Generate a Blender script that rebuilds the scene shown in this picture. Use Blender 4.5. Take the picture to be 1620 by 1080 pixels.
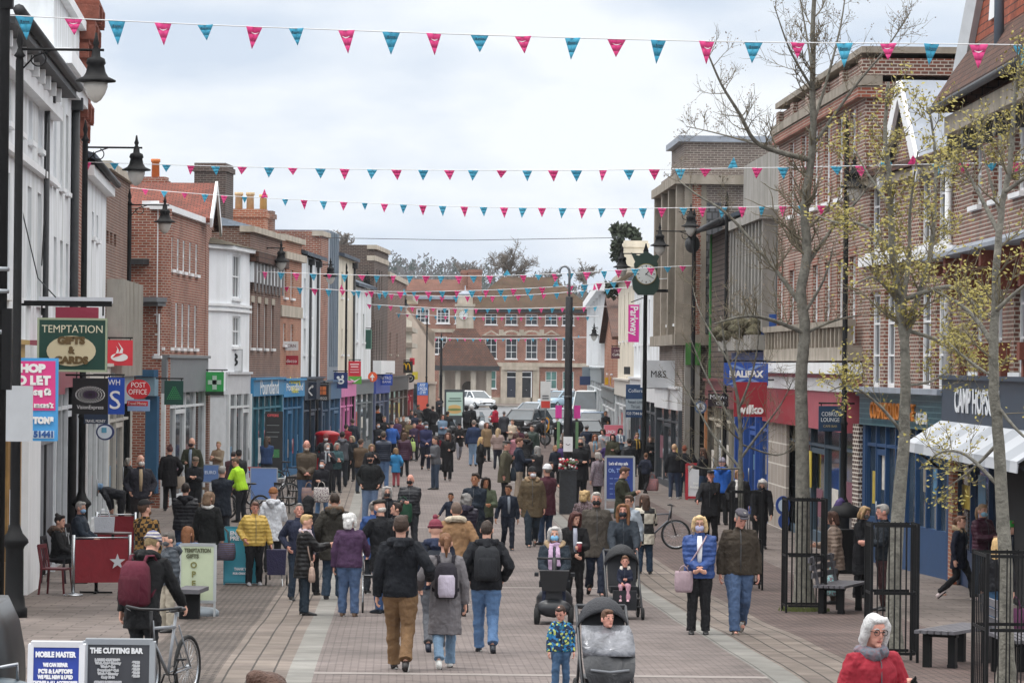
import bpy, math, random
from math import sin, cos, pi, radians, sqrt, atan2
from mathutils import Vector, Matrix, noise
for o in list(bpy.data.objects): bpy.data.objects.remove(o)
SC = bpy.context.scene; COL = SC.collection
random.seed(7)
# ------------------------------------------------------------------ camera (standing on the bridge, long lens, slight roll)
FPX = 6000.0; AX, AY = 620.0, 575.0; CZ = 4.15; ROLL = radians(0.6)
cr, sr = cos(ROLL), sin(ROLL)
cam = bpy.data.cameras.new('camera'); CAM = bpy.data.objects.new('camera', cam); COL.objects.link(CAM)
cam.sensor_width = 36.0; cam.lens = FPX / 1620 * 36
cam.shift_x = (810 - AX) / 1620; cam.shift_y = (AY - 540) / 1620
cam.clip_start = 0.5; cam.clip_end = 9000
CAM.matrix_world = Matrix(((cr, -sr, 0, 0), (0, 0, -1, 0), (sr, cr, 0, CZ), (0, 0, 0, 1)))
SC.camera = CAM
# ------------------------------------------------------------------ overcast sky
W = bpy.data.worlds.new("World"); SC.world = W; W.use_nodes = True
nt = W.node_tree; nt.nodes.clear(); N = nt.nodes.new; Lk = nt.links.new
out = N('ShaderNodeOutputWorld'); bg = N('ShaderNodeBackground'); bg.inputs[1].default_value = 0.1
sky = N('ShaderNodeTexSky'); sky.sky_type = 'NISHITA'; sky.sun_disc = False
sky.sun_elevation = radians(69); sky.sun_rotation = radians(260)
tc = N('ShaderNodeTexCoord'); sep = N('ShaderNodeSeparateXYZ'); Lk(tc.outputs['Generated'], sep.inputs[0])
mp = N('ShaderNodeMapping'); mp.inputs['Scale'].default_value = (9, 9, 26); Lk(tc.outputs['Generated'], mp.inputs[0])
nz = N('ShaderNodeTexNoise'); nz.inputs['Scale'].default_value = 1.0; nz.inputs['Detail'].default_value = 6; nz.inputs['Roughness'].default_value = 0.5
Lk(mp.outputs[0], nz.inputs[0])
rp = N('ShaderNodeValToRGB'); rp.color_ramp.elements[0].position = 0.40; rp.color_ramp.elements[0].color = (6.2, 7.1, 8.4, 1)
rp.color_ramp.elements[1].position = 0.60; rp.color_ramp.elements[1].color = (9.0, 9.4, 9.9, 1); Lk(nz.outputs[0], rp.inputs[0])
zen = N('ShaderNodeMapRange'); zen.inputs[1].default_value = 0.14; zen.inputs[2].default_value = 0.9; zen.inputs[3].default_value = 0.0; zen.inputs[4].default_value = 1.0
Lk(sep.outputs[2], zen.inputs[0])
sc_ = N('ShaderNodeMixRGB'); sc_.inputs[2].default_value = (27, 26.6, 26, 1); Lk(rp.outputs[0], sc_.inputs[1]); Lk(zen.outputs[0], sc_.inputs[0])
mix = N('ShaderNodeMixRGB'); mix.inputs[0].default_value = 0.94; Lk(sky.outputs[0], mix.inputs[1]); Lk(sc_.outputs[0], mix.inputs[2])
Lk(mix.outputs[0], bg.inputs[0]); Lk(bg.outputs[0], out.inputs[0])
sun = bpy.data.lights.new('sun', 'SUN'); sun.energy = 1.3; sun.angle = radians(14); sun.color = (1.0, 0.97, 0.93)
SUN = bpy.data.objects.new('sun', sun); COL.objects.link(SUN); SUN.location = (0, 0, 60)
SUN.rotation_euler = Vector((0.34, 0.06, -0.93)).to_track_quat('-Z', 'Y').to_euler()
SC.view_settings.view_transform = 'Standard'; SC.view_settings.look = 'None'; SC.view_settings.exposure = 0.14; SC.view_settings.gamma = 1.0
SC.cycles.use_denoising = True; SC.cycles.max_bounces = 5; SC.cycles.diffuse_bounces = 3; SC.cycles.glossy_bounces = 2; SC.cycles.transmission_bounces = 3
# ------------------------------------------------------------------ picture <-> place
HT = [(0, 2.4), (13, 2.75), (25.5, 3.45), (44, 3.57), (52, 3.72), (58, 3.88), (70, 4.07), (86, 4.15), (136, 4.15), (200, 3.92), (333, 3.5), (420, 3.4), (9000, 3.4)]
YL = [-30, 5] + [10 + 2 * i for i in range(0, 200)] + [420, 600, 1000, 1580]
def Hraw(d):
    for (a, ha), (b, hb) in zip(HT, HT[1:]):
        if d <= b: t = max(0, (d - a) / (b - a)); t = t * t * (3 - 2 * t) * .5 + t * .5; return ha + (hb - ha) * t
    return HT[-1][1]
def gz(d):
    if d <= 10: return CZ - Hraw(d)
    if d < 408:
        i = int((d - 10) // 2); a = 10 + 2 * i; t = (d - a) / 2
        return CZ - (Hraw(a) * (1 - t) + Hraw(a + 2) * t)
    return CZ - Hraw(d)
def unroll(px, py):
    du, dv = px - AX, py - AY
    return du * cr + dv * sr, -du * sr + dv * cr
def pt(px, py, d):
    a, b = unroll(px, py); return Vector((a * d / FPX, d, CZ - b * d / FPX))
def gpt(px, py):                       # pixel on the ground
    a, b = unroll(px, py); lo, hi = 12.0, 420.0
    for _ in range(50):
        m = (lo + hi) / 2
        if (CZ - gz(m)) * FPX / m > b: lo = m
        else: hi = m
    return Vector((a * lo / FPX, lo, gz(lo)))
def gps(px, s):                        # ground point below column px at scale s (px per metre)
    d = FPX / s; b = (CZ - gz(d)) * s; a = ((px - AX) + b * sr) / cr
    return Vector((a / s, d, gz(d)))
def dtop(px, py, h):                   # depth of something h tall standing on the ground with its top at the pixel
    a, b = unroll(px, py); lo, hi = 12.0, 420.0
    for _ in range(50):
        m = (lo + hi) / 2
        if (CZ - gz(m) - h) * FPX / m > b: lo = m
        else: hi = m
    return lo
def zat(px, py, d): return pt(px, py, d).z
# ------------------------------------------------------------------ materials
MATS = {}
def srgb(c):
    if isinstance(c, str): c = tuple(int(c[i:i + 2], 16) for i in (0, 2, 4))
    return tuple(((v / 255) / 12.92 if v / 255 <= .04045 else ((v / 255 + .055) / 1.055) ** 2.4) for v in c[:3])
def mat(name, col, rough=.7, var=.18, vs=3.0, bump=0.0, bs=30.0, metal=0.0, spec=.5, stain=0.0, emit=0.0, fold=0.0):
    if name in MATS: return MATS[name]
    m = bpy.data.materials.new(name); m.use_nodes = True; MATS[name] = m
    t = m.node_tree; b = t.nodes['Principled BSDF']; c = srgb(col)
    b.inputs['Roughness'].default_value = rough; b.inputs['Metallic'].default_value = metal; b.inputs['Specular IOR Level'].default_value = spec
    b.inputs['Base Color'].default_value = (*c, 1)
    tc = t.nodes.new('ShaderNodeTexCoord')
    if var:
        n = t.nodes.new('ShaderNodeTexNoise'); n.inputs['Scale'].default_value = vs; n.inputs['Detail'].default_value = 6; n.inputs['Roughness'].default_value = .65
        t.links.new(tc.outputs['Object'], n.inputs[0])
        r = t.nodes.new('ShaderNodeValToRGB'); r.color_ramp.elements[0].position = .3; r.color_ramp.elements[1].position = .7
        r.color_ramp.elements[0].color = (*[v * (1 - var) for v in c], 1); r.color_ramp.elements[1].color = (*[min(1, v * (1 + var)) for v in c], 1)
        t.links.new(n.outputs[0], r.inputs[0]); src = r.outputs[0]
        if stain:
            mp = t.nodes.new('ShaderNodeMapping'); mp.inputs['Scale'].default_value = (1.6, 1.6, .22); t.links.new(tc.outputs['Object'], mp.inputs[0])
            n2 = t.nodes.new('ShaderNodeTexNoise'); n2.inputs['Scale'].default_value = 1.3; n2.inputs['Detail'].default_value = 7; t.links.new(mp.outputs[0], n2.inputs[0])
            r2 = t.nodes.new('ShaderNodeValToRGB'); r2.color_ramp.elements[0].position = .4; r2.color_ramp.elements[1].position = .75
            r2.color_ramp.elements[0].color = (1, 1, 1, 1); r2.color_ramp.elements[1].color = (1 - stain, 1 - stain, 1 - stain * 1.1, 1); t.links.new(n2.outputs[0], r2.inputs[0])
            mx = t.nodes.new('ShaderNodeMixRGB'); mx.blend_type = 'MULTIPLY'; mx.inputs[0].default_value = 1; t.links.new(src, mx.inputs[1]); t.links.new(r2.outputs[0], mx.inputs[2]); src = mx.outputs[0]
        t.links.new(src, b.inputs['Base Color'])
    if bump or fold:
        bp = t.nodes.new('ShaderNodeBump'); bp.inputs['Strength'].default_value = bump or fold; bp.inputs['Distance'].default_value = .02 if bump else .05
        n3 = t.nodes.new('ShaderNodeTexNoise'); n3.inputs['Scale'].default_value = bs; n3.inputs['Detail'].default_value = 3
        if fold:
            mp = t.nodes.new('ShaderNodeMapping'); mp.inputs['Scale'].default_value = (1, 1, .6); t.links.new(tc.outputs['Object'], mp.inputs[0]); t.links.new(mp.outputs[0], n3.inputs[0])
            n3.inputs['Distortion'].default_value = 1.5
        else: t.links.new(tc.outputs['Object'], n3.inputs[0])
        t.links.new(n3.outputs[0], bp.inputs['Height']); t.links.new(bp.outputs[0], b.inputs['Normal'])
    if emit:
        b.inputs['Emission Color'].default_value = (*c, 1); b.inputs['Emission Strength'].default_value = emit
    return m
def brick(name, c1, c2, cm, bw=.225, bh=.075, mortar=.012, var=.5, rough=.85, offset=.5, bump=.35, dirt=.35, scale=1.0):
    if name in MATS: return MATS[name]
    m = bpy.data.materials.new(name); m.use_nodes = True; MATS[name] = m
    t = m.node_tree; b = t.nodes['Principled BSDF']; b.inputs['Roughness'].default_value = rough; b.inputs['Specular IOR Level'].default_value = .25
    uv = t.nodes.new('ShaderNodeUVMap'); br = t.nodes.new('ShaderNodeTexBrick'); t.links.new(uv.outputs[0], br.inputs['Vector'])
    br.inputs['Color1'].default_value = (*srgb(c1), 1); br.inputs['Color2'].default_value = (*srgb(c2), 1); br.inputs['Mortar'].default_value = (*srgb(cm), 1)
    br.inputs['Scale'].default_value = scale; br.inputs['Mortar Size'].default_value = mortar; br.inputs['Mortar Smooth'].default_value = .2; br.inputs['Bias'].default_value = 0
    br.inputs['Brick Width'].default_value = bw; br.inputs['Row Height'].default_value = bh; br.offset = offset
    tc = t.nodes.new('ShaderNodeTexCoord'); n = t.nodes.new('ShaderNodeTexNoise'); n.inputs['Scale'].default_value = .9; n.inputs['Detail'].default_value = 8; n.inputs['Roughness'].default_value = .7
    t.links.new(tc.outputs['Object'], n.inputs[0])
    r = t.nodes.new('ShaderNodeValToRGB'); r.color_ramp.elements[0].position = .3; r.color_ramp.elements[1].position = .72
    lo = 1 - dirt; r.color_ramp.elements[0].color = (lo, lo, lo, 1); r.color_ramp.elements[1].color = (1.12, 1.1, 1.08, 1); t.links.new(n.outputs[0], r.inputs[0])
    mx = t.nodes.new('ShaderNodeMixRGB'); mx.blend_type = 'MULTIPLY'; mx.inputs[0].default_value = 1; t.links.new(br.outputs[0], mx.inputs[1]); t.links.new(r.outputs[0], mx.inputs[2])
    t.links.new(mx.outputs[0], b.inputs['Base Color'])
    bp = t.nodes.new('ShaderNodeBump'); bp.inputs['Strength'].default_value = bump; bp.inputs['Distance'].default_value = .02; bp.invert = True
    t.links.new(br.outputs['Fac'], bp.inputs['Height']); t.links.new(bp.outputs[0], b.inputs['Normal'])
    return m
# ------------------------------------------------------------------ mesh building
class MB:
    def __init__(s): s.v = []; s.f = []; s.sm = []; s.mi = []; s.cur = 0
    def face(s, pts, smooth=False):
        k = len(s.v); s.v += [Vector(p) for p in pts]; s.f.append(tuple(range(k, k + len(pts)))); s.sm.append(smooth); s.mi.append(s.cur)
    def raw(s, vs, fs, smooth=False):
        k = len(s.v); s.v += [Vector(p) for p in vs]
        for f in fs: s.f.append(tuple(i + k for i in f)); s.sm.append(smooth); s.mi.append(s.cur)
    def hexa(s, p):                      # 8 corners: bottom 0-3 ccw, top 4-7
        s.raw(p, [(3, 2, 1, 0), (4, 5, 6, 7), (0, 1, 5, 4), (1, 2, 6, 5), (2, 3, 7, 6), (3, 0, 4, 7)])
    def box(s, c, sz, R=None):
        x, y, z = sz[0] / 2, sz[1] / 2, sz[2] / 2; c = Vector(c)
        p = [Vector(q) for q in ((-x, -y, -z), (x, -y, -z), (x, y, -z), (-x, y, -z), (-x, -y, z), (x, -y, z), (x, y, z), (-x, y, z))]
        if R is not None: p = [R @ q for q in p]
        s.hexa([c + q for q in p])
    def bar(s, a, b, w, h=None, up=(0, 0, 1)):   # square bar between points
        a, b = Vector(a), Vector(b); h = h or w; d = (b - a).normalized(); u = Vector(up)
        if abs(d.dot(u)) > .95: u = Vector((0, 1, 0))
        r = d.cross(u).normalized() * w / 2; t = r.cross(d).normalized() * h / 2
        s.hexa([a - r - t, a + r - t, b + r - t, b - r - t, a - r + t, a + r + t, b + r + t, b - r + t])
    def prism(s, poly, vec):             # planar polygon extruded by vec
        n = len(poly); a = [Vector(p) for p in poly]; v = Vector(vec); b = [p + v for p in a]
        s.raw(a + b, [tuple(range(n))[::-1], tuple(range(n, 2 * n))] + [(i, (i + 1) % n, n + (i + 1) % n, n + i) for i in range(n)])
    def rings(s, R, cap=True, smooth=True, close=True):
        n = len(R[0]); vs = [p for r in R for p in r]; fs = []
        for k in range(len(R) - 1):
            for i in range(n if close else n - 1):
                j = (i + 1) % n; fs.append((k * n + i, k * n + j, (k + 1) * n + j, (k + 1) * n + i))
        if cap: fs.append(tuple(range(n))[::-1]); fs.append(tuple(range((len(R) - 1) * n, len(R) * n)))
        s.raw(vs, fs, smooth)
    def tube(s, P, r, n=8, cap=True, smooth=True, flat=1.0, side=None):
        P = [Vector(p) for p in P]; r = r if isinstance(r, (list, tuple)) else [r] * len(P); R = []; u = None
        for i, p in enumerate(P):
            d = (P[min(i + 1, len(P) - 1)] - P[max(i - 1, 0)])
            d = d.normalized() if d.length > 1e-9 else Vector((0, 0, 1))
            if u is None:
                q = Vector(side) if side is not None else (Vector((1, 0, 0)) if abs(d.x) < .9 else Vector((0, 1, 0)))
                u = (q - d * q.dot(d)).normalized()
            else: u = (u - d * u.dot(d)).normalized()
            w = d.cross(u); rr = r[i]
            R.append([p + u * (rr * cos(2 * pi * k / n)) + w * (rr * flat * sin(2 * pi * k / n)) for k in range(n)])
        s.rings(R, cap, smooth)
    def lathe(s, prof, c=(0, 0, 0), n=16, smooth=True, sx=1, sy=1):
        c = Vector(c); s.rings([[c + Vector((r * sx * cos(2 * pi * k / n), r * sy * sin(2 * pi * k / n), z)) for k in range(n)] for r, z in prof], True, smooth)
    def ell(s, c, r, n=10, m=7, R=None, jit=0.0):
        c = Vector(c); rr = []
        for j in range(m + 1):
            th = pi * (j + (.12 if j == 0 else -.12 if j == m else 0)) / m; ring = []
            for k in range(n):
                p = Vector((r[0] * sin(th) * cos(2 * pi * k / n), r[1] * sin(th) * sin(2 * pi * k / n), -r[2] * cos(th)))
                if jit: p *= 1 + random.uniform(-jit, jit)
                if R is not None: p = R @ p
                ring.append(c + p)
            rr.append(ring)
        s.rings(rr)
    def disc(s, c, r, ax, t, n=24, r2=None):   # flat disc / oval, axis ax, thickness t
        ax = Vector(ax).normalized(); u = Vector((0, 0, 1)); w = u.cross(ax).normalized(); c = Vector(c); r2 = r2 or r
        A = [c + w * (r * cos(2 * pi * k / n)) + u * (r2 * sin(2 * pi * k / n)) for k in range(n)]
        s.prism(A, ax * t)
    def torus(s, c, R, r, ax=(1, 0, 0), n=28, m=7, a0=0, a1=2 * pi):
        ax = Vector(ax).normalized(); q = Vector((0, 0, 1)) if abs(ax.z) < .9 else Vector((1, 0, 0)); u = (q - ax * q.dot(ax)).normalized(); w = ax.cross(u); c = Vector(c); full = abs(a1 - a0 - 2 * pi) < 1e-6
        P = []
        for k in range(n if full else n + 1):
            a = a0 + (a1 - a0) * k / n; e = u * cos(a) + w * sin(a)
            P.append([c + e * (R + r * cos(2 * pi * j / m)) + ax * (r * sin(2 * pi * j / m)) for j in range(m)])
        if full: P.append(P[0])
        s.rings(P, cap=not full)
    def build(s, name, mats, parent=None, loc=None, uv=True):
        me = bpy.data.meshes.new(name)
        org = Vector(loc) if loc is not None else Vector((0, 0, 0))
        me.from_pydata([tuple(v - org) for v in s.v], [], s.f)
        me.polygons.foreach_set('use_smooth', s.sm)
        mats = mats if isinstance(mats, (list, tuple)) else [mats]
        for m in mats: me.materials.append(m)
        if len(mats) > 1: me.polygons.foreach_set('material_index', s.mi)
        if uv:
            L = me.uv_layers.new(name='UVMap').data; flat = []
            for f in s.f:
                a, b, c = s.v[f[0]], s.v[f[1]], s.v[f[2]]; n = (b - a).cross(c - a)
                if len(f) > 3 and n.length < 1e-9: n = (c - a).cross(s.v[f[3]] - a)
                n = n.normalized() if n.length > 1e-12 else Vector((0, 0, 1))
                if abs(n.z) > .97: T, V_ = Vector((1, 0, 0)), Vector((0, 1, 0))
                else:
                    T = Vector((-n.y, n.x, 0)).normalized()
                    if T.y < 0 or (abs(T.y) < 1e-6 and T.x < 0): T = -T
                    V_ = T.cross(n); V_ = V_ if V_.z > 0 else -V_
                for i in f: flat += [s.v[i].dot(T), s.v[i].dot(V_)]
            L.foreach_set('uv', flat)
        me.update()
        ob = bpy.data.objects.new(name, me); COL.objects.link(ob)
        if loc is not None: ob.location = org
        if parent is not None: ob.parent = parent
        return ob
def tag(o, label=None, cat=None, group=None, kind=None):
    for k, v in (('label', label), ('category', cat), ('group', group), ('kind', kind)):
        if v: o[k] = v
    return o
def thing(name, label, cat, loc=(0, 0, 0), rz=0, group=None):
    o = bpy.data.objects.new(name, None); COL.objects.link(o); o.location = loc; o.rotation_euler = (0, 0, rz); o.empty_display_size = .2
    return tag(o, label, cat, group)
def part(name, mb, m, parent, smooth=None):     # mesh given in world axes relative to the thing's location (rz = 0)
    return mb.build(name, m, parent)
def copy_tree(o, loc=None, rz=None, parent=None, **kw):
    c = o.copy(); COL.objects.link(c)
    if parent is not None: c.parent = parent
    if loc is not None: c.location = loc
    if rz is not None: c.rotation_euler = (0, 0, rz)
    for ch in list(o.children): copy_tree(ch, parent=c)
    for k, v in kw.items(): c[k] = v
    return c
def text(body, size, m, parent, loc, ux, uz, ext=.006, name='lettering', align='CENTER', sx=1.0, bold=0.0, shear=0.0, fit=None):
    cu = bpy.data.curves.new(name, 'FONT'); cu.body = body; cu.size = size; cu.align_x = align; cu.align_y = 'CENTER'; cu.extrude = ext; cu.offset = bold; cu.shear = shear; cu.resolution_u = 3; cu.space_line = .95
    tmp = bpy.data.objects.new('tmp', cu); me = bpy.data.meshes.new_from_object(tmp); bpy.data.objects.remove(tmp); bpy.data.curves.remove(cu)
    if fit and len(me.vertices):
        w = max(v.co.x for v in me.vertices) - min(v.co.x for v in me.vertices); sx = fit / max(w, 1e-6)
    ux, uz = Vector(ux).normalized(), Vector(uz).normalized(); n = ux.cross(uz)
    for v in me.vertices: v.co = ux * (v.co.x * sx) + uz * v.co.y + n * v.co.z
    me.materials.clear(); me.materials.append(m); me.name = name
    o = bpy.data.objects.new(name, me); COL.objects.link(o); o.parent = parent; o.location = loc
    return o
# ------------------------------------------------------------------ shared materials
BR_RED = brick('red_brick', 'a05e4a', '86493c', 'b0a69a', dirt=.42)
BR_MIX = brick('mixed_brick', '8c5444', '67504a', 'c4bcb0', bw=.17, dirt=.42)
BR_BRN = brick('brown_brick', '80594a', '6a4c42', '9a9088', dirt=.35)
BR_DRK = brick('dark_brick', '5e4e48', '4c4340', '7c746e', dirt=.3)
BR_OR = brick('orange_brick', 'b06c50', '985a44', 'b4a494', dirt=.3)
BR_GRY = brick('grey_brick', '7c706a', '695f5a', 'a8a098', dirt=.3)
WHITE = mat('white_render', 'e2e6ea', .8, .07, 1.2, stain=.34)
WHITE2 = mat('white_paint', 'e8eaec', .55, .05, 2.0, stain=.1)
CREAM = mat('cream_render', 'd8d0c0', .85, .08, 1.0, stain=.3)
BEIGE = mat('beige_render', 'c0afa0', .85, .08, .8, stain=.2)
CONC = mat('concrete', '96938e', .9, .16, 1.5, bump=.3, bs=20, stain=.4)
STONE = mat('stone', 'b8aea0', .9, .15, 2.0, bump=.2, stain=.35)
LEAD = mat('lead', '9098a4', .6, .15, 2.0, stain=.2)
BLACK = mat('black_metal', '0f1012', .65, .3, 6.0, spec=.25)
GREYM = mat('grey_metal', '8a8f94', .4, .12, 4.0, metal=.6)
TIMBER = mat('timber', '8a6a48', .7, .25, 4.0)
GUT = mat('dark_gutter', '2e3033', .6, .3, 4.0)
def glass(name, c, v=.5):
    return mat(name, c, .06, v, .8, spec=.6)
GLASS = glass('window_glass', '2c3238'); SHOPG = glass('shop_glass', '343c42', .8); GLASSL = glass('pale_glass', '70828c', .4)
T_END = brick('end_tile', '7c5446', '6c4a3e', '3a2c28', bw=.2, bh=.16, mortar=.012, dirt=.4)
tile = lambda n, a, b: brick(n, a, b, '3a2c28', bw=.2, bh=.16, mortar=.012, dirt=.4, bump=.8)
T_RED = tile('red_tile', '8c4e40', '6e4238'); T_BRN = tile('brown_tile', '6a4c40', '584640'); T_OR = tile('orange_tile', 'a85a40', '8e4a38')
T_MOSS = brick('mossy_tile', '6c6450', '5a5248', '38342c', bw=.25, bh=.22, mortar=.014, dirt=.5, bump=.8); SLATE = brick('slate', '5c6672', '4e5864', '3c424a', bw=.3, bh=.22, mortar=.008, dirt=.3)
# ------------------------------------------------------------------ ground
def wear(m):
    t = m.node_tree; b = t.nodes['Principled BSDF']; src = b.inputs['Base Color'].links[0].from_socket; tc = t.nodes.new('ShaderNodeTexCoord')
    for sc, lo, p0, p1, kind in ((.35, .72, .42, .68, 'n'), (7.0, .6, .02, .045, 'v'), (2.3, .8, .35, .6, 'n')):
        n = t.nodes.new('ShaderNodeTexNoise' if kind == 'n' else 'ShaderNodeTexVoronoi'); n.inputs['Scale'].default_value = sc if kind == 'n' else 1.6
        if kind == 'n': n.inputs['Detail'].default_value = 8
        t.links.new(tc.outputs['Object'], n.inputs['Vector']); r = t.nodes.new('ShaderNodeValToRGB'); r.color_ramp.elements[0].position = p0; r.color_ramp.elements[1].position = p1
        r.color_ramp.elements[0].color = (lo, lo, lo * .99, 1); r.color_ramp.elements[1].color = (1, 1, 1, 1); t.links.new(n.outputs[0], r.inputs[0]); mx = t.nodes.new('ShaderNodeMixRGB'); mx.blend_type = 'MULTIPLY'; mx.inputs[0].default_value = 1; t.links.new(src, mx.inputs[1]); t.links.new(r.outputs[0], mx.inputs[2]); src = mx.outputs[0]
    t.links.new(src, b.inputs['Base Color'])
def sheet(name, xs, d0, d1, m, lift=0.0):
    ys = sorted(set([d0, d1] + [y for y in YL if d0 < y < d1])); mb = MB()
    for a, b in zip(ys, ys[1:]):
        za, zb = gz(a) + lift, gz(b) + lift
        for p, q in zip(xs, xs[1:]):
            P = [x(a) if callable(x) else x for x in (p, q)]; Q = [x(b) if callable(x) else x for x in (p, q)]
            mb.face([(P[0], a, za), (P[1], a, za), (Q[1], b, zb), (Q[0], b, zb)])
    return tag(mb.build(name, m), kind='structure')
PAVE = brick('paving_slabs', '867c77', '766d69', '57504d', bw=.6, bh=.4, mortar=.012, dirt=.28, bump=.2)
BRICKP = brick('brick_paving', '897f7c', '7a716f', '5f5856', bw=.18, bh=.09, mortar=.009, dirt=.25, bump=.3)
SETT = brick('setts', '847a74', '6e6560', '4d4743', bw=.19, bh=.12, mortar=.022, dirt=.4, bump=.8)
SETTR = brick('red_setts', '826f6a', '6e5f5c', '4c4442', bw=.2, bh=.1, mortar=.018, dirt=.35, bump=.6)
STRIP = brick('granite_strip', '8f8e8a', '868581', '64625f', bw=.4, bh=.9, mortar=.012, dirt=.2, bump=.2, offset=0); SLABR = brick('slab_rows', '8a8078', '7a706a', '494440', bw=.265, bh=.62, mortar=.013, dirt=.28, bump=.3, offset=0)
ASPH = mat('asphalt', '7c7e82', .9, .14, 2.0, bump=.3, bs=60)
for m in (PAVE, BRICKP, SETT, SETTR, SLABR, STRIP, ASPH): wear(m)
sheet('ground', [-690, -300, -60, -20, 0, 20, 60, 300, 690], -30, 1580, PAVE)
sheet('carriageway', [-.86, 1.2, 3.2, 4.36], 16, 205, BRICKP, .004)
for x0, x1, m, nm in ((-1.16, -.86, STRIP, 'granite_channel'), (4.36, 4.72, STRIP, 'granite_channel'), (-1.95, -1.16, SLABR, 'slab_border'), (4.72, 5.7, SLABR, 'slab_border'), (-3.0, -1.95, SETT, 'sett_band'), (5.7, 8.0, SETTR, 'sett_band')):
    sheet(nm, [x0, x1], 16, 200, m, .004)
for d in (43.5, 69.0, 96.0): sheet('cross_channel', [-.86, 4.36], d, d + .28, mat('pale_kerb', '827b77', .85, .12, 6.0), .008)
sheet('road', [-14, 0, 14, 60], 207, 318, ASPH, .004)
def kerb(d0, d1, x0, x1):
    mb = MB(); z0, z1 = gz(d0), gz(d1); mb.hexa([(x0, d0, z0 - .1), (x1, d0, z0 - .1), (x1, d1, z1 - .1), (x0, d1, z1 - .1), (x0, d0, z0 + .11), (x1, d0, z0 + .11), (x1, d1, z1 + .11), (x0, d1, z1 + .11)])
    return tag(mb.build('kerb', CONC), kind='structure')
kerb(318, 318.3, -10, 45); kerb(206.6, 206.9, 3.5, 9.0)
sheet('far_pavement', [-14, 45], 318.3, 334, PAVE, .10)
# ------------------------------------------------------------------ facades
class Fac:
    def __init__(s, A, B, side):
        s.o = Vector((A[0], A[1], 0)); d = Vector((B[0] - A[0], B[1] - A[1], 0)); s.L = d.length; s.U = d / s.L; n = Vector((-s.U.y, s.U.x, 0))
        if (side == 'L' and n.x < 0) or (side == 'R' and n.x > 0) or (side == 'F' and n.y > 0): n = -n
        s.N = n; s.side = side
    def w(s, u, z, out=0.0): p = s.o + s.U * u + s.N * out; return Vector((p.x, p.y, z))
    def hit(s, px, py):
        a, b = unroll(px, py); dx = a / FPX; t = s.o.dot(s.N) / (dx * s.N.x + s.N.y)
        p = Vector((dx * t, t, 0)); return (p - s.o).dot(s.U), CZ - b / FPX * t
    def u(s, px, py=575): return s.hit(px, py)[0]
    def rd(s): # reading direction for lettering seen from the street
        return s.U if s.U.cross(Vector((0, 0, 1))).dot(s.N) > 0 else -s.U
    def slab(s, mb, u0, u1, z0, z1, o0, o1):      # box lying on the facade between two offsets
        a, b, c, d = s.w(u0, z0, o0), s.w(u1, z0, o0), s.w(u1, z0, o1), s.w(u0, z0, o1); k = Vector((0, 0, z1 - z0))
        mb.hexa([a, b, c, d, a + k, b + k, c + k, d + k])
SPLIT = {'pilaster', 'carved_bracket', 'eaves_bracket', 'stone_column', 'red_brick_dressing', 'corbelled_cornice', 'panelled_boards', 'concrete_pier', 'string_course', 'concrete_fin', 'cladding_rib', 'bargeboard'}
def wp(name, mb, m, T):
    L = T.location; parts_ = [mb]
    if name in SPLIT and not isinstance(m, (list, tuple)):
        par = list(range(len(mb.v)))
        def fd(i):
            while par[i] != i: par[i] = par[par[i]]; i = par[i]
            return i
        for f in mb.f:
            for i in f[1:]: par[fd(i)] = fd(f[0])
        grp = {}
        for f in mb.f: grp.setdefault(fd(f[0]), []).append(f)
        parts_ = []
        for fs in grp.values():
            q = MB(); ix = sorted({i for f in fs for i in f}); mp = {i: k for k, i in enumerate(ix)}; q.v = [mb.v[i] for i in ix]; q.f = [tuple(mp[i] for i in f) for f in fs]; q.sm = [False] * len(fs); q.mi = [0] * len(fs); parts_.append(q)
    for q in parts_: ob = q.build(name, m, None, L); ob.location = (0, 0, 0); ob.parent = T
    return ob
def sub(name, mb, m, P, T):
    ob = wp(name, mb, m, T); ob.parent = P; return ob
def facwall(mb, F, u0, u1, z0, z1, ops, rev):
    us = sorted(set([u0, u1] + [max(u0, min(u1, x)) for o in ops for x in o[:2]])); zs = sorted(set([z0, z1] + [max(z0, min(z1, x)) for o in ops for x in o[2:4]]))
    ins = lambda u, z: any(o[0] < u < o[1] and o[2] < z < o[3] for o in ops)
    for a, b in zip(us, us[1:]):
        run = None
        for c, d in zip(zs, zs[1:]):
            if ins((a + b) / 2, (c + d) / 2):
                if run is not None: mb.face([F.w(a, run), F.w(b, run), F.w(b, c), F.w(a, c)]); run = None
            elif run is None: run = c
        if run is not None: mb.face([F.w(a, run), F.w(b, run), F.w(b, zs[-1]), F.w(a, zs[-1])])
    for o in ops:
        a, b, c, d = o[:4]; r = -rev
        for p, q in (((a, c), (a, d)), ((b, c), (b, d)), ((a, c), (b, c)), ((a, d), (b, d))):
            mb.face([F.w(*p), F.w(*q), F.w(*q, r), F.w(*p, r)])
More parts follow.
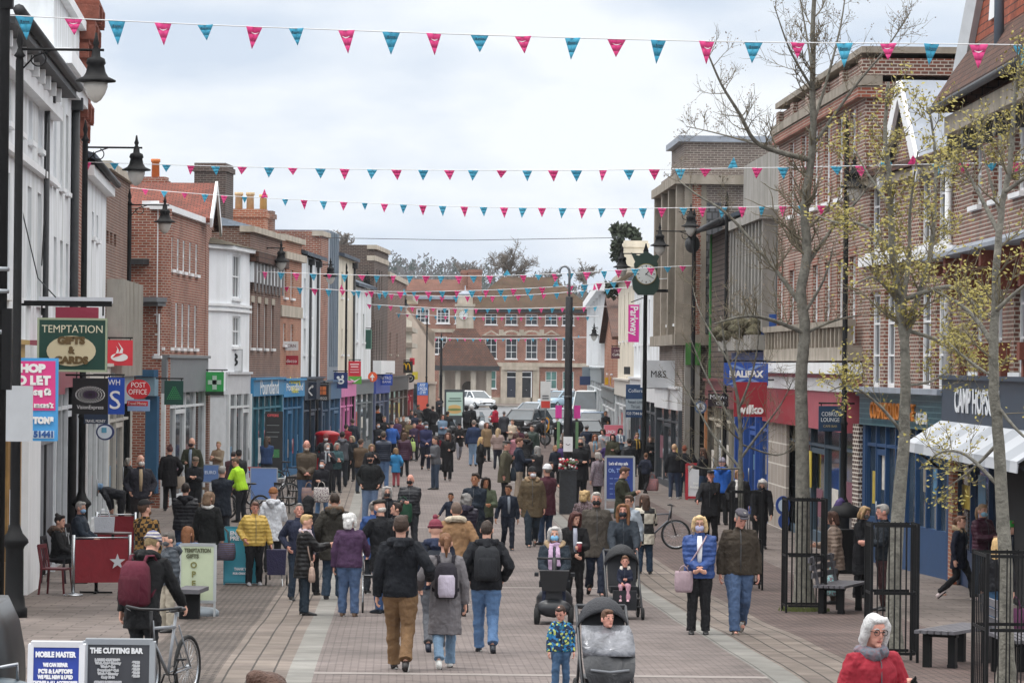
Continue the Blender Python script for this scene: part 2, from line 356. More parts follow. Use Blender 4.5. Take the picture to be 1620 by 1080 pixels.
def window(T, F, u0, u1, z0, z1, rev=.12, bars=(1, 1), fm=None, gm=None, sill=True, fw=.06, name='window', lift=.05, head=None):
    fm = fm or WHITE2; mb = MB(); f0, f1 = -rev + .003, -rev + lift
    F.slab(mb, u0, u0 + fw, z0, z1, f0, f1); F.slab(mb, u1 - fw, u1, z0, z1, f0, f1); F.slab(mb, u0 + fw, u1 - fw, z0, z0 + fw, f0, f1); F.slab(mb, u0 + fw, u1 - fw, z1 - fw, z1, f0, f1)
    for i in range(1, bars[0] + 1):
        x = u0 + (u1 - u0) * i / (bars[0] + 1); F.slab(mb, x - .02, x + .02, z0 + fw, z1 - fw, f0, f1 - .012)
    for i in range(1, bars[1] + 1):
        x = z0 + (z1 - z0) * i / (bars[1] + 1); F.slab(mb, u0 + fw, u1 - fw, x - .022, x + .022, f0 + .001, f1 - .008)
    o = wp(name, mb, fm, T)
    g = MB(); g.face([F.w(u0, z0, -rev + .002), F.w(u1, z0, -rev + .002), F.w(u1, z1, -rev + .002), F.w(u0, z1, -rev + .002)]); sub('pane', g, gm or GLASS, o, T)
    if sill: k = MB(); F.slab(k, u0 - .08, u1 + .08, z0 - .09, z0 - .003, -rev + .004, .09); sub('sill', k, WHITE2 if fm is WHITE2 else STONE, o, T)
    if head: k = MB(); F.slab(k, u0 - .1, u1 + .1, z1 + .003, z1 + .22, .002, .03); sub('lintel', k, head, o, T)
    return o
class Bld:
    def __init__(s, name, label, A, B, top, side, wall, depth=10, rows=(), zb=None, group=None, rev=.12, near=True, fixA=None, fixB=None, cat='building'):
        a = fixA or gps(*A); b = fixB or gps(*B); s.F = Fac(a, b, side); s.zg = (a.z + b.z) / 2
        s.zt = top if not isinstance(top, tuple) else s.F.hit(*top)[1]
        s.T = thing(name, label, cat, (a.x, a.y, a.z), 0, group); zb0 = min(a.z, b.z) - .4 if zb is None else zb; F = s.F; ops = []; wins = []
        for r in rows:
            z1 = r['z'][1] if 'z' in r else F.hit(r['cols'][0], r['py'][0])[1]; z0 = r['z'][0] if 'z' in r else F.hit(r['cols'][0], r['py'][1])[1]
            us = r.get('us') or [F.u(c, (r['py'][0] + r['py'][1]) / 2) for c in r['cols']]
            for u in us:
                w = r.get('w', 1.1); o = (u - w / 2, u + w / 2, z0, z1)
                if o[0] > .05 and o[1] < F.L - .05: ops.append(o); wins.append((o, r))
        s.ops = ops; mb = MB(); facwall(mb, F, 0, F.L, zb0, s.zt, ops, rev); D = -depth
        mb.face([F.w(0, zb0), F.w(0, zb0, D), F.w(0, s.zt, D), F.w(0, s.zt)]); mb.face([F.w(F.L, zb0), F.w(F.L, zb0, D), F.w(F.L, s.zt, D), F.w(F.L, s.zt)])
        mb.face([F.w(0, zb0, D), F.w(F.L, zb0, D), F.w(F.L, s.zt, D), F.w(0, s.zt, D)]); mb.face([F.w(0, s.zt), F.w(F.L, s.zt), F.w(F.L, s.zt, D), F.w(0, s.zt, D)])
        s.wall = wp('wall', mb, wall, s.T); s.depth = depth; s.zb = zb0
        for o, r in wins: window(s.T, F, *o, rev=rev, lift=r.get('lift', .05), bars=r.get('bars', (1, 1)), fm=r.get('fm'), gm=r.get('gm'), sill=r.get('sill', True), fw=r.get('fw', .06), head=r.get('head'))
    def band(s, z0, z1, out, m, name='cornice', u0=0, u1=None, wrap=True):
        mb = MB(); u1 = s.F.L if u1 is None else u1; s.F.slab(mb, u0 - (out if wrap else 0), u1, z0, z1, -.35 if wrap else .003, out); return wp(name, mb, m, s.T)
    def gable(s, z0, zr, m, gm=None, over=.25, axis='u', depth=None, name='roof', u0=0, u1=None, d0=0):   # pitched roof; axis 'u' ridge along street, 'd' ridge across
        F = s.F; u1 = F.L if u1 is None else u1; D = depth or s.depth; mb = MB(); t = Vector((0, 0, .14))
        if axis == 'u':
            P = [F.w(u0 - over, z0, over), F.w(u1 + over, z0, over), F.w(u1 + over, zr, -D / 2), F.w(u0 - over, zr, -D / 2), F.w(u1 + over, z0, -D - over), F.w(u0 - over, z0, -D - over)]
            gp = [[F.w(u, z0, 0), F.w(u, z0, -D), F.w(u, zr - .05, -D / 2)] for u in (u0, u1)]
        else:
            um = (u0 + u1) / 2
            P = [F.w(u0 - over, z0, over), F.w(u0 - over, z0, -D), F.w(um, zr, -D), F.w(um, zr, over), F.w(u1 + over, z0, -D), F.w(u1 + over, z0, over)]
            gp = [[F.w(u0, z0, d), F.w(u1, z0, d), F.w(um, zr - .05, d)] for d in (0, -D + .02)]
        mb.prism(P[:4], t); mb.prism([P[3], P[2], P[4], P[5]], t); r = wp(name, mb, m, s.T)
        if gm is not None:
            g = MB()
            for q in gp: g.face(q)
            wp('gable_wall', g, gm, s.T)
        return r
    def hip(s, z0, zr, m, over=.3, inset=None, name='roof'):
        F = s.F; D = s.depth; i = inset if inset is not None else min(F.L / 2 - .05, D / 2)
        a, b, c, d = F.w(-over, z0, over), F.w(F.L + over, z0, over), F.w(F.L + over, z0, -D - over), F.w(-over, z0, -D - over); p, q = F.w(i, zr, -D / 2), F.w(F.L - i, zr, -D / 2)
        mb = MB(); mb.face([a, b, q, p]); mb.face([b, c, q]); mb.face([c, d, p, q]); mb.face([d, a, p]); mb.face([d, c, b, a]); return wp(name, mb, m, s.T)
    def chimney(s, u, out, w, z0, z1, m=None, pots=2, potm='b06a4c', dp=None):
        mb = MB(); s.F.slab(mb, u - w / 2, u + w / 2, z0, z1, out - (dp or w) / 2, out + (dp or w) / 2); s.F.slab(mb, u - w / 2 - .06, u + w / 2 + .06, z1 - .3, z1 - .12, out - (dp or w) / 2 - .06, out + (dp or w) / 2 + .06); c = wp('chimney', mb, m or BR_RED, s.T)
        for i in range(pots):
            k = MB(); q = s.F.w(u, 0, out + (i - (pots - 1) / 2) * .42); k.lathe([(.14, z1), (.13, z1 + .5), (.16, z1 + .52), (.16, z1 + .62), (.1, z1 + .62)], (q.x, q.y, 0), 10); sub('chimney_pot', k, mat('pot_' + potm, potm, .8), c, s.T)
    def pipe(s, u, z0, z1, m=None, r=.055, out=.09, name='drainpipe'):
        mb = MB(); mb.tube([s.F.w(u, z0, out), s.F.w(u, z1, out)], r, 8); s.F.slab(mb, u - .14, u + .14, z1, z1 + .25, .0, .24); return wp(name, mb, m or GUT, s.T)
    def shop(s, u0, u1, zf0, zf1, fasc, frame, stall=.6, panes=4, door=1, rec=.14, glassm=None, out=.16, pil=.3, pilm=None, fname='fascia', stallm=None):
        F = s.F; T = s.T; zg = s.zg; mb = MB(); F.slab(mb, u0, u1, zf0, zf1, .004, out); F.slab(mb, u0, u1, zf1, zf1 + .08, .003, out + .08); f = wp(fname, mb, fasc, T)
        p = MB()
        for a in (u0, u1 - pil): F.slab(p, a, a + pil, zg - .3, zf0 - .002, .003, .12)
        wp('pilaster', p, pilm or frame, T); a0, a1 = u0 + pil, u1 - pil
        b = MB(); F.slab(b, a0, a1, zg - .3, zg + stall, .003, .06); wp('stall_riser', b, stallm or frame, T)
        g = MB(); g.face([F.w(a0, zg + stall, .006), F.w(a1, zg + stall, .006), F.w(a1, zf0, .006), F.w(a0, zf0, .006)]); wp('shop_window', g, glassm or SHOPG, T)
        rn = random.Random(int(u1 * 97 + zf0 * 31 + zg * 13)); fr = MB(); n = panes
        for i in range(n):
            if rn.random() < .6:
                pw = (a1 - a0) / n; x = a0 + pw * i + pw * rn.uniform(.25, .4); hh = rn.uniform(.4, .9); z0 = zg + stall + rn.uniform(.2, .8); b2 = MB(); F.slab(b2, x, x + pw * rn.uniform(.3, .5), z0, min(z0 + hh, zf0 - .5), .007, .012); cc = rn.choice(('b0403c', 'd8d4cc', 'c8b048', '4c7c9c', '8c8478', 'c4c8cc', '7a4a58', '5a7a5c')); wp('window_poster', b2, mat('poster_' + cc, cc, .4, .35, 5), T)
        for i in range(n + 1):
            x = a0 + (a1 - a0) * i / n; F.slab(fr, max(a0, x - .045), min(a1, x + .045), zg + stall, zf0 - .003, .008, .09)
        F.slab(fr, a0, a1, zf0 - .45, zf0 - .38, .009, .08); wp('window_frame', fr, frame, T)
        if door is not None and n > 1:
            x0 = a0 + (a1 - a0) * door / n + .05; x1 = a0 + (a1 - a0) * (door + 1) / n - .05; d = MB(); F.slab(d, x0, x0 + .1, zg - .2, zf0 - .5, .0062, .075); F.slab(d, x1 - .1, x1, zg - .2, zf0 - .5, .0062, .075); F.slab(d, x0 + .1, x1 - .1, zg - .2, zg + .25, .0062, .073); F.slab(d, x0 + .1, x1 - .1, zf0 - .62, zf0 - .5, .0062, .073); dd = wp('door', d, frame, T)
            k = MB(); k.tube([F.w(x1 - .15, zg + .9, .11), F.w(x1 - .15, zg + 1.3, .11)], .018, 6); sub('handle', k, GREYM, dd, T)
        return f
# ------------------------------------------------------------------ left-hand terrace
C = lambda n, h, r=.5, **k: mat(n, h, r, k.pop('var', .1), **k)
b = Bld('shop_building', 'white rendered shop building with a dark gutter beside the cafe tables', (-31, 105), (76, 82), 9.35, 'L', WHITE, 9, rows=[dict(us=[2, 4.6, 7.2, 9.8, 12.4], z=(5.2, 7.2), w=1.0), dict(us=[2, 4.6, 7.2, 9.8, 12.4], z=(8.0, 9.0), w=1.0)])
F = b.F; mb = MB(); mb.tube([F.w(-.2, 9.4, .5), F.w(F.L, 9.4, .5)], .09, 8); F.slab(mb, -.2, F.L, 9.2, 9.33, 0, .45); wp('gutter', mb, GUT, b.T); b.pipe(F.u(66, 300), b.zg, 8.9)
b.band(8.75, 9.0, .2, WHITE2, 'eaves_moulding'); b.band(7.5, 7.62, .12, WHITE2, 'string_course')
mb = MB(); u_ = F.u(38, 420)
for i in range(9): u = 1 + i * 1.55; F.slab(mb, u - .09, u + .09, 8.95, 9.19, .0, .32)
wp('eaves_bracket', mb, WHITE2, b.T)
b.shop(.1, F.u(22, 800), 3.6, 4.4, C('ochre_fascia', 'b89a60'), C('honey_wood', 'a07c48', var=.3), .7, 3, 1); ug = F.u(44, 800)
mb = MB(); F.slab(mb, F.u(24, 800), ug, b.zg - .3, 4.4, .003, .22); wp('pilaster', mb, WHITE2, b.T)
mb = MB(); n = 10
for i in range(n):
    x0 = ug + (F.L - ug - .3) * i / n; x1 = ug + (F.L - ug - .3) * (i + 1) / n; F.slab(mb, x0, x1 - .05, b.zg + .05, 3.5, .004, .1)
F.slab(mb, ug, F.L - .3, 2.6, 2.75, .11, .15); wp('boarded_shutter', mb, C('grey_boards', '73777d', var=.2), b.T)
mb = MB(); F.slab(mb, ug, F.L - .1, 3.5, 4.5, .002, .3); wp('fascia', mb, C('maroon_fascia', '8a4650'), b.T)

b = Bld('tall_shop_building', 'tall white rendered building with a heavy moulded cornice and sash windows', (76, 82), (118, 72.6), 11.5, 'L', WHITE, 12, rows=[dict(cols=[87, 97, 106], py=(160, 290), w=.95, bars=(1, 1)), dict(cols=[87, 97, 106], py=(375, 470), w=.95)])
b.band(9.85, 10.15, .38, WHITE2); b.band(9.6, 9.85, .2, WHITE2, 'frieze'); b.band(11.3, 11.5, .15, WHITE2, 'coping'); F = b.F; b.pipe(F.u(112, 300), b.zg, 9.4, r=.09)
b.shop(.05, F.L - .05, 3.6, 4.4, C('maroon_fascia', '8a4650'), C('pale_frame', 'c8ccd0'), .5, 4, 2)
b.chimney(F.L * .6, -3, 1.6, 11.3, 12.6, STONE, 0)
b = Bld('brick_building', 'narrow red brick building with corbelled terracotta cornice between two white ones', (118, 72.6), (128, 70), 12.2, 'L', BR_RED, 11)
mb = MB(); F = b.F
for z, o, k in ((9.2, .12, 0), (9.6, .2, 0), (10.0, .12, 0), (10.5, .26, 0), (10.9, .2, 0), (11.3, .34, 0), (11.75, .42, 0)):
    for i in range(5): u = -.1 + i * F.L / 4.4; F.slab(mb, u - .12, u + .12, z - .17, z + .15, -.1, o + .04 * (i % 2))
    F.slab(mb, -.15, F.L + .1, z + .16, z + .24, -.2, o)
wp('corbelled_cornice', mb, mat('terracotta', '7c4638', .85, .3, 5, bump=.4), b.T)

b = Bld('shop_building', 'low white shop building with slim gutter and a clay chimney pot', (128, 70), (163, 62), (122, 240), 'L', WHITE, 9, rows=[dict(cols=[147, 154], py=(335, 375), w=.9, bars=(0, 1))])
F = b.F; b.band(b.zt - .35, b.zt - .12, .22, WHITE2); mb = MB(); mb.tube([F.w(-.1, b.zt - .05, .3), F.w(F.L, b.zt - .05, .3)], .08, 8); wp('gutter', mb, GUT, b.T)
b.gable(b.zt, b.zt + 1.2, SLATE, WHITE, axis='u', depth=7); b.chimney(F.L * .75, -1.2, .7, b.zt, b.zt + .9, BR_RED, 1, 'c8643c')
b.shop(.05, F.L - .05, 3.3, 4.0, C('cream_fascia', 'c8c4bc'), C('white_frame', 'd0d4d6'), .4, 4, 1)

b = Bld('brick_building', 'red brick shop building with fluted pale cladding over its shop window', (163, 62), (201, 57), (180, 262), 'L', BR_BRN, 9, rows=[dict(cols=[170, 176, 182], py=(365, 385), w=.8, bars=(0, 0), sill=False)])
F = b.F; mb = MB(); zc0, zc1 = F.hit(165, 595)[1], F.hit(165, 440)[1]; F.slab(mb, .3, F.L - .4, zc0, zc1, .003, .3)
for i in range(16): u = .4 + i * (F.L - 1.0) / 15; F.slab(mb, u - .06, u + .06, zc0, zc1, .3, .42)
wp('fluted_cladding', mb, C('fluted_stone', 'a8a49c', .8, stain=.3), b.T); b.band(b.zt - .2, b.zt, .12, STONE, 'coping')
b.shop(.05, F.L - .05, 3.0, 3.75, C('pale_fascia', '9ea6aa'), C('stone_frame', 'bdb9b0'), .3, 3, 1)

# projecting red brick block: a return towards the bridge and the street front
A3 = gps(252, 56); B3 = gps(321, 50.6); R3 = Vector((gps(204, 57).x - 2.2, A3.y + 1.3, A3.z))
b = Bld('brick_building', 'red brick block with two rows of six narrow white windows and a pantile roof', None, None, (264, 331), 'L', BR_RED, 9, fixA=A3, fixB=B3, rows=[dict(cols=[262, 272, 282, 291, 301, 311], py=(372, 424), w=.62, bars=(0, 1)), dict(cols=[258, 269, 279, 289, 299, 309], py=(476, 549), w=.62, bars=(0, 1))], rev=.08)
F = b.F; b.band(b.zt - .05, b.zt + .12, .12, WHITE2, 'coping')
G = Fac(R3, A3, 'F')
def gslab(mb, x0, x1, y0, y1, o0, o1, G=G): u0, z1 = G.hit(x0, y0); u1, z0 = G.hit(x1, y1); G.slab(mb, u0, u1, z0, z1, o0, o1)
mb = MB(); G.slab(mb, 0, G.L - .004, b.zb, b.zt - .01, -.6, 0); wp('return_wall', mb, BR_RED, b.T)
mb = MB(); gslab(mb, 226, 250, 318, 512, .003, .05); wp('render_panel', mb, WHITE, b.T)
mb = MB(); gslab(mb, 209, 226, 345, 412, .003, .04); wp('brick_infill', mb, BR_BRN, b.T)
mb = MB(); gslab(mb, 203, 239, 410, 419, -.1, .5); wp('flat_hood', mb, GUT, b.T)
mb = MB(); gslab(mb, 198, 262, 470, 478, -.1, .55); gslab(mb, 200, 260, 478, 484, -.1, .4); wp('canopy', mb, C('zinc', '6a6e72'), b.T)
for x in (212, 227, 239):
    u0, z1 = G.hit(x, 496); u1, z0 = G.hit(x + 10, 562); window(b.T, G, u0, u0 + .3, z0, z1, rev=-.02, bars=(0, 1), fw=.05)
mb = MB(); gslab(mb, 203, 251, 596, 626, .003, .25); wp('fascia', mb, C('grey_blue_fascia', '7c98a8'), b.T)
mb = MB(); gslab(mb, 202, 251, 584, 596, .003, .3); gslab(mb, 203, 213, 626, 760, .003, .12); gslab(mb, 234, 251, 626, 780, .003, .15); gslab(mb, 220, 224, 626, 760, .003, .1); wp('shopfront_frame', mb, C('petrol_blue', '2e5878'), b.T)
mb = MB(); gslab(mb, 213, 234, 626, 765, .002, .02); wp('shop_window', mb, SHOPG, b.T)
zf0, zf1 = F.hit(255, 625)[1], F.hit(255, 560)[1]
b.shop(.05, F.L - .3, F.hit(255, 622)[1], zf1 - .1, C('grey_fascia', '71767a'), C('white_frame', 'd0d4d6'), .2, 4, 1)
mb = MB(); F.slab(mb, F.L - .55, F.L - .02, b.zg - .3, zf0, .005, .2); wp('brick_pier', mb, BR_BRN, b.T)
# pantile roof with its gable to the street
b = Bld('gabled_building', 'brick house with a red pantile roof and white bargeboards on its gable', None, None, 8.6, 'L', BR_RED, 11, fixA=gps(322, 50.5), fixB=gps(331, 48.6), cat='building')
F = b.F; zr = F.hit(330, 293)[1]; b.gable(8.45, zr, T_RED, BR_RED, over=.15, axis='d', u0=-1.2, u1=F.L + 2.5, depth=12)
mb = MB(); um = (F.L + 1.3) / 2
for a, bb in ((-1.25, um), (F.L + 2.55, um)): mb.bar(F.w(a, 8.45, .2), F.w(bb, zr + .05, .2), .08, .3)
wp('bargeboard', mb, WHITE2, b.T)

A3 = gps(318, 49.6); Cc = gps(355, 49.0); B3 = gps(392, 47.2)
b = Bld('corner_shop_building', 'white painted corner building with mossy tiled roof and string courses', None, None, (357, 389), 'L', mat('bright_white', 'ebeef2', .7, .04, 1.5, stain=.12), 7, fixA=Cc, fixB=B3, rows=[dict(cols=[374], py=(403, 472), w=1.6, bars=(2, 1)), dict(cols=[374], py=(500, 548), w=1.6, bars=(2, 1))], rev=.1)
F = b.F; G = Fac(A3, Cc, 'F'); mb = MB(); G.slab(mb, -.6, G.L - .003, b.zb, b.zt, -1.2, 0); wp('side_wall', mb, MATS['bright_white'], b.T)
for y0, y1, o in ((388, 394, .2), (480, 484, .08), (488, 492, .08)):
    z1, z0 = F.hit(357, y0)[1], F.hit(357, y1)[1]; b.band(z0, z1, o, WHITE2, 'string_course', wrap=False); mb = MB(); G.slab(mb, -.6, G.L + o, z0, z1, .002, o); wp('string_course', mb, WHITE2, b.T)
mb = MB(); zr = b.zt + .9; ze = b.zt + .03; p = [G.w(-.8, ze, .25), F.w(-.25, ze, .25), F.w(F.L + .2, ze, .25), F.w(F.L + .2, ze, -6), G.w(-.8, ze, -6)]; r1, r2 = G.w(.3, zr, -2.2), F.w(F.L, zr - .1, -2.6)
mb.face([p[0], p[1], r1]); mb.face([p[1], p[2], r2, r1]); mb.face([p[2], p[3], r2]); mb.face([p[3], p[4], r1, r2]); mb.face([p[4], p[0], r1]); wp('roof', mb, T_MOSS, b.T)
zf1, zf0 = F.hit(357, 592)[1], F.hit(357, 624)[1]; b.shop(.02, F.L, zf0, zf1, C('pale_grey_fascia', 'c4c6ca'), C('white_frame', 'd0d4d6'), .1, 3, 2, out=.06)
mb = MB()
for x0, x1 in ((320, 333), (334, 345), (346, 354)):
    gslab(mb, x0, x1, 628, 775, .003, .05, G)
gslab(mb, 318, 356, 618, 624, .003, .12, G); wp('panelled_boards', mb, C('white_boards', 'c6cacd'), b.T)

b = Bld('arcaded_building', 'brown brick building with a white arcaded band, arched windows and slate roof', (392, 47.2), (441, 44), (440, 371), 'L', BR_BRN, 10, rows=[dict(cols=[399, 409, 420, 431], py=(478, 550), w=.75, bars=(0, 2), sill=True, head=STONE)])
F = b.F; z1, z0 = F.hit(395, 414)[1], F.hit(395, 446)[1]; mb = MB(); F.slab(mb, 0, F.L, z0, z1, .003, .12); w = wp('white_arcade', mb, WHITE, b.T); mb = MB()
for i in range(9):
    u = .5 + i * (F.L - 1) / 8; P = [F.w(u + .3 * cos(a), z0 + .45 + .5 * max(0, sin(a)), .124) for a in [pi * k / 8 for k in range(9)]]; mb.prism([F.w(u + .3, z0 - .3, .124)] + P + [F.w(u - .3, z0 - .3, .124)], F.N * .01)
sub('arch', mb, C('arch_dark', '423a38'), w, b.T)
mb = MB(); F.slab(mb, -.1, F.L, z1, z1 + .35, -.1, .3); wp('tiled_hood', mb, T_BRN, b.T); b.band(b.zt - .2, b.zt, .15, STONE, 'coping')
b.hip(b.zt, b.zt + 1.35, SLATE, .1); b.chimney(F.L * .62, -2.0, 2.2, b.zt, b.zt + 2.35, BR_DRK, 0, dp=1.1); b.chimney(F.L * .2, -3.5, .8, b.zt + .3, b.zt + 1.7, BR_RED, 1, 'c8743c')
z1, z0 = F.hit(395, 601)[1], F.hit(395, 627)[1]; b.shop(.02, F.L, z0, z1, C('poundshop_blue', '2a7fae'), C('teal_frame', '2a6f82'), .3, 5, 2)
text('Poundland', .75, C('fascia_white', 'e6eaee'), b.T, F.w(F.L * .5, (z0 + z1) / 2, .17) - b.T.location, F.rd(), (0, 0, 1), fit=F.L * .6)
POUND = b
b = Bld('brick_building', 'orange brick building with stone band beneath a cream and red pair of signs', (441, 44), (474, 42), (472, 380), 'L', BR_OR, 10, rows=[dict(cols=[451, 462], py=(425, 470), w=.8), dict(cols=[450, 462], py=(512, 545), w=.8)])
F = b.F; b.band(b.zt - .15, b.zt + .05, .15, STONE, 'coping'); z = F.hit(445, 487)[1]; b.band(z - .3, z + .1, .06, STONE, 'stone_band', wrap=False)
z = F.hit(445, 376)[1]; b.band(F.hit(445, 404)[1] - .1, F.hit(445, 397)[1], .2, STONE, 'cornice', wrap=False)
z1, z0 = F.hit(445, 602)[1], F.hit(445, 628)[1]; b.shop(.02, F.L, z0, z1, C('value_blue', '2286bc'), C('value_frame', '2c6a94'), .3, 4, 1)
text('Poundland', .4, MATS['fascia_white'], b.T, F.w(F.L / 2, z1 - .25, .17) - b.T.location, F.rd(), (0, 0, 1), fit=F.L * .8)
text('Amazing\nValue', .36, C('value_yellow', 'e6dc50'), b.T, F.w(F.L / 2, z0 + .42, .17) - b.T.location, F.rd(), (0, 0, 1), fit=F.L * .55)
b.chimney(F.L * .3, -1.6, 1.0, b.zt, b.zt + 1.0, BR_OR, 2, 'c8b08a', dp=1.6); b.chimney(F.L * .9, -1.4, .8, b.zt - .2, b.zt + 1.1, BR_BRN, 1, 'd0b070')
b = Bld('shop_building', 'white fronted building with slate roof and black downpipes above the bakery', (474, 42), (504, 39.6), (476, 403), 'L', WHITE, 9, rows=[dict(cols=[482, 491], py=(440, 500), w=.8), dict(cols=[482, 492], py=(520, 560), w=.8)])
F = b.F; b.gable(b.zt, b.zt + 1.0, SLATE, WHITE, depth=6); b.pipe(F.L * .35, b.zg, b.zt - .3); b.pipe(F.L * .75, b.zg, b.zt - .3)
b.shop(.02, F.L, b.zg + 2.7, b.zg + 3.5, C('navy_shop', '26384c'), C('navy_frame', '26384c'), .5, 3, 1)
b = Bld('brick_building', 'tall red brick slab building beside blue grey metal cladding', (504, 39.6), (516, 38.8), (510, 366), 'L', BR_RED, 9); b.band(b.zt - .2, b.zt, .1, STONE, 'coping')
F = b.F; b.shop(.02, F.L, b.zg + 2.6, b.zg + 3.3, C('bakery_grey', '4a545c'), C('bakery_frame', '36506a'), .4, 2, 0)
b = Bld('clad_building', 'narrow tower clad in blue grey metal sheets between brick and cream', (516, 38.8), (533, 37.4), (525, 366), 'L', mat('blue_grey_cladding', '838f9c', .5, .12, .8, stain=.3), 8)
F = b.F; mb = MB()
for i in range(1, 6): F.slab(mb, F.L * i / 6 - .03, F.L * i / 6 + .03, 4, b.zt, .003, .06)
wp('cladding_rib', mb, MATS['blue_grey_cladding'], b.T); b.shop(.02, F.L, b.zg + 2.6, b.zg + 3.3, C('blue_shop', '3c6488'), C('blue_frame', '41688a'), .4, 2, 1)
b = Bld('shop_building', 'cream rendered narrow shop building with a pink shopfront', (533, 37.4), (557, 35.4), (534, 401), 'L', CREAM, 9, rows=[dict(cols=[541, 548], py=(430, 470), w=.7), dict(cols=[541, 549], py=(520, 560), w=.7)])
F = b.F; b.gable(b.zt - .1, b.zt + .5, SLATE, CREAM, depth=7); b.shop(.02, F.L, b.zg + 2.6, b.zg + 3.2, C('pink_fascia', 'd47ab0'), C('pink_frame', 'dc84b8'), .4, 3, 1, glassm=glass('pinkish_glass', '6a5060')); b.pipe(F.L * .9, b.zg, b.zt - .4)
b = Bld('shop_building', 'small white gabled shop building below the tall dark brick tower', (557, 35.4), (585, 33.4), 7.6, 'L', WHITE, 8, rows=[dict(cols=[565, 575], py=(495, 540), w=.8)]); b.gable(b.zt, b.zt + 1.2, SLATE, WHITE, depth=6)
b.shop(.02, b.F.L, b.zg + 2.6, b.zg + 3.2, C('grey_shop', '6c7478'), C('grey_shop_frame', '6c7478'), .4, 3, 1)
A3 = gps(589, 33.0)
b = Bld('brick_tower', 'tall dark brown brick block with a pale band and slit windows above the bank', None, None, (589, 386), 'L', BR_DRK, 9, fixA=A3, fixB=gps(611, 31.4), rows=[dict(cols=[592, 596, 600, 604], py=(425, 470), w=.5, bars=(0, 1), sill=False), dict(cols=[592, 596, 600, 604], py=(505, 572), w=.5, bars=(0, 2), sill=False)])
F = b.F; z = F.hit(589, 407)[1]; b.band(z - .12, z + .12, .05, STONE, 'stone_band'); b.band(b.zt - .2, b.zt, .12, STONE, 'coping')
b.shop(.02, F.L, b.zg + 2.5, b.zg + 3.3, C('bank_blue', '3a4fa0'), C('bank_frame', '58627c'), .3, 3, 1); mb = MB(); F.slab(mb, -.2, F.L, b.zg + 3.45, b.zg + 4.1, .003, .4); wp('white_canopy', mb, WHITE2, b.T)
b = Bld('brick_building', 'flat topped brown brick block beside the burger restaurant sign', (611, 31.4), (641, 28.2), (613, 429), 'L', mat('x', '000000') if 0 else BR_BRN, 9, rows=[dict(cols=[617, 628], py=(525, 560), w=.9, fm=GUT)])
b.band(b.zt - .25, b.zt, .1, STONE, 'coping'); b.shop(.02, b.F.L, b.zg + 2.5, b.zg + 3.2, C('dark_shop', '3c3430'), C('brown_frame', '5a463c'), .4, 4, 1)
b = Bld('shop_building', 'ornate pale stone fronted shop beyond the burger restaurant', (641, 28.2), (650, 26.4), (645, 505), 'L', CREAM, 8); F = b.F
for y in (470, 520, 545): z = F.hit(643, y)[1]; b.band(z - .15, z + .1, .35, STONE)
b.shop(.02, F.L, b.zg + 2.4, b.zg + 3.1, C('pale_shop', 'b4a49c'), C('red_frame', 'a04848'), .4, 2, 0)
# beige gabled house facing the bridge
A3 = gps(636, 24.6); B3 = gps(687, 24.4)
b = Bld('gabled_house', 'beige rendered house with a plain curved gable and a corner pizza shop', None, None, 6.2, 'F', BEIGE, 14, fixA=A3, fixB=B3); F = b.F
mb = MB(); zt = b.zt; q = [F.w(0, zt, 0), F.w(F.L, zt, 0)] + [F.w(F.hit(x, y)[0], F.hit(x, y)[1], 0) for x, y in ((686, 550), (679, 537), (670, 517), (660, 504), (650, 496), (641, 487))] + [F.w(0, F.hit(640, 500)[1], 0)]
mb.prism(q, -F.N * .4); wp('gable_wall', mb, BEIGE, b.T)
mb = MB(); r = [F.hit(687, 552), F.hit(641, 487)]; mb.prism([F.w(r[0][0] + .3, r[0][1] - .1, -.2), F.w(r[1][0], r[1][1] - .1, -.2), F.w(r[1][0], r[1][1] - .1, -13), F.w(r[0][0] + .3, r[0][1] - .1, -13)], (0, 0, .15)); mb.prism([F.w(0, F.hit(640, 500)[1] - .1, -.2), F.w(r[1][0], r[1][1] - .1, -.2), F.w(r[1][0], r[1][1] - .1, -13), F.w(0, F.hit(640, 500)[1] - .1, -13)], (0, 0, .15)); wp('roof', mb, T_RED, b.T)
mb = MB(); gslab(mb, 638, 687, 603, 607, .003, .25, F); gslab(mb, 638, 646, 607, 668, .003, .1, F); gslab(mb, 677, 687, 607, 672, .003, .1, F); wp('shopfront_frame', mb, C('buff_frame', 'b2a294'), b.T)
mb = MB(); gslab(mb, 646, 677, 607, 672, .003, .03, F); wp('shop_window', mb, SHOPG, b.T)
PIZZA = b
DST = mat('weathered_stone', '968d81', .9, .2, 2.0, bump=.2, stain=.45)
# ------------------------------------------------------------------ right-hand terrace
b = Bld('department_store', 'red brick department store with tile hung gables, white sashes and a navy fascia', (1760, 109), (1511, 82), 9.2, 'R', BR_MIX, 12, rows=[
    dict(cols=[1546, 1578, 1612, 1652], py=(436, 588), w=1.25, bars=(1, 2), fw=.09), dict(cols=[1546, 1578, 1612, 1652], py=(172, 325), w=1.25, bars=(1, 2), fw=.09)], rev=.16)
F = b.F; L = F.L
z = F.hit(1530, 385)[1]; mb = MB(); P = [F.w(-.5, z, 0), F.w(-.5, z - .25, .75), F.w(-.5, z - .32, .75), F.w(-.5, z - .3, 0)]; mb.prism(P, F.U * (L + .6)); wp('lead_hood', mb, LEAD, b.T)
mb = MB()
for i in range(8):
    u = .3 + i * (L - .6) / 7; F.slab(mb, u - .14, u + .14, z - 1.0, z - .33, .003, .3); F.slab(mb, u - .14, u + .14, z - .6, z - .33, .3, .62)
    zz = F.hit(1546, 345)[1]
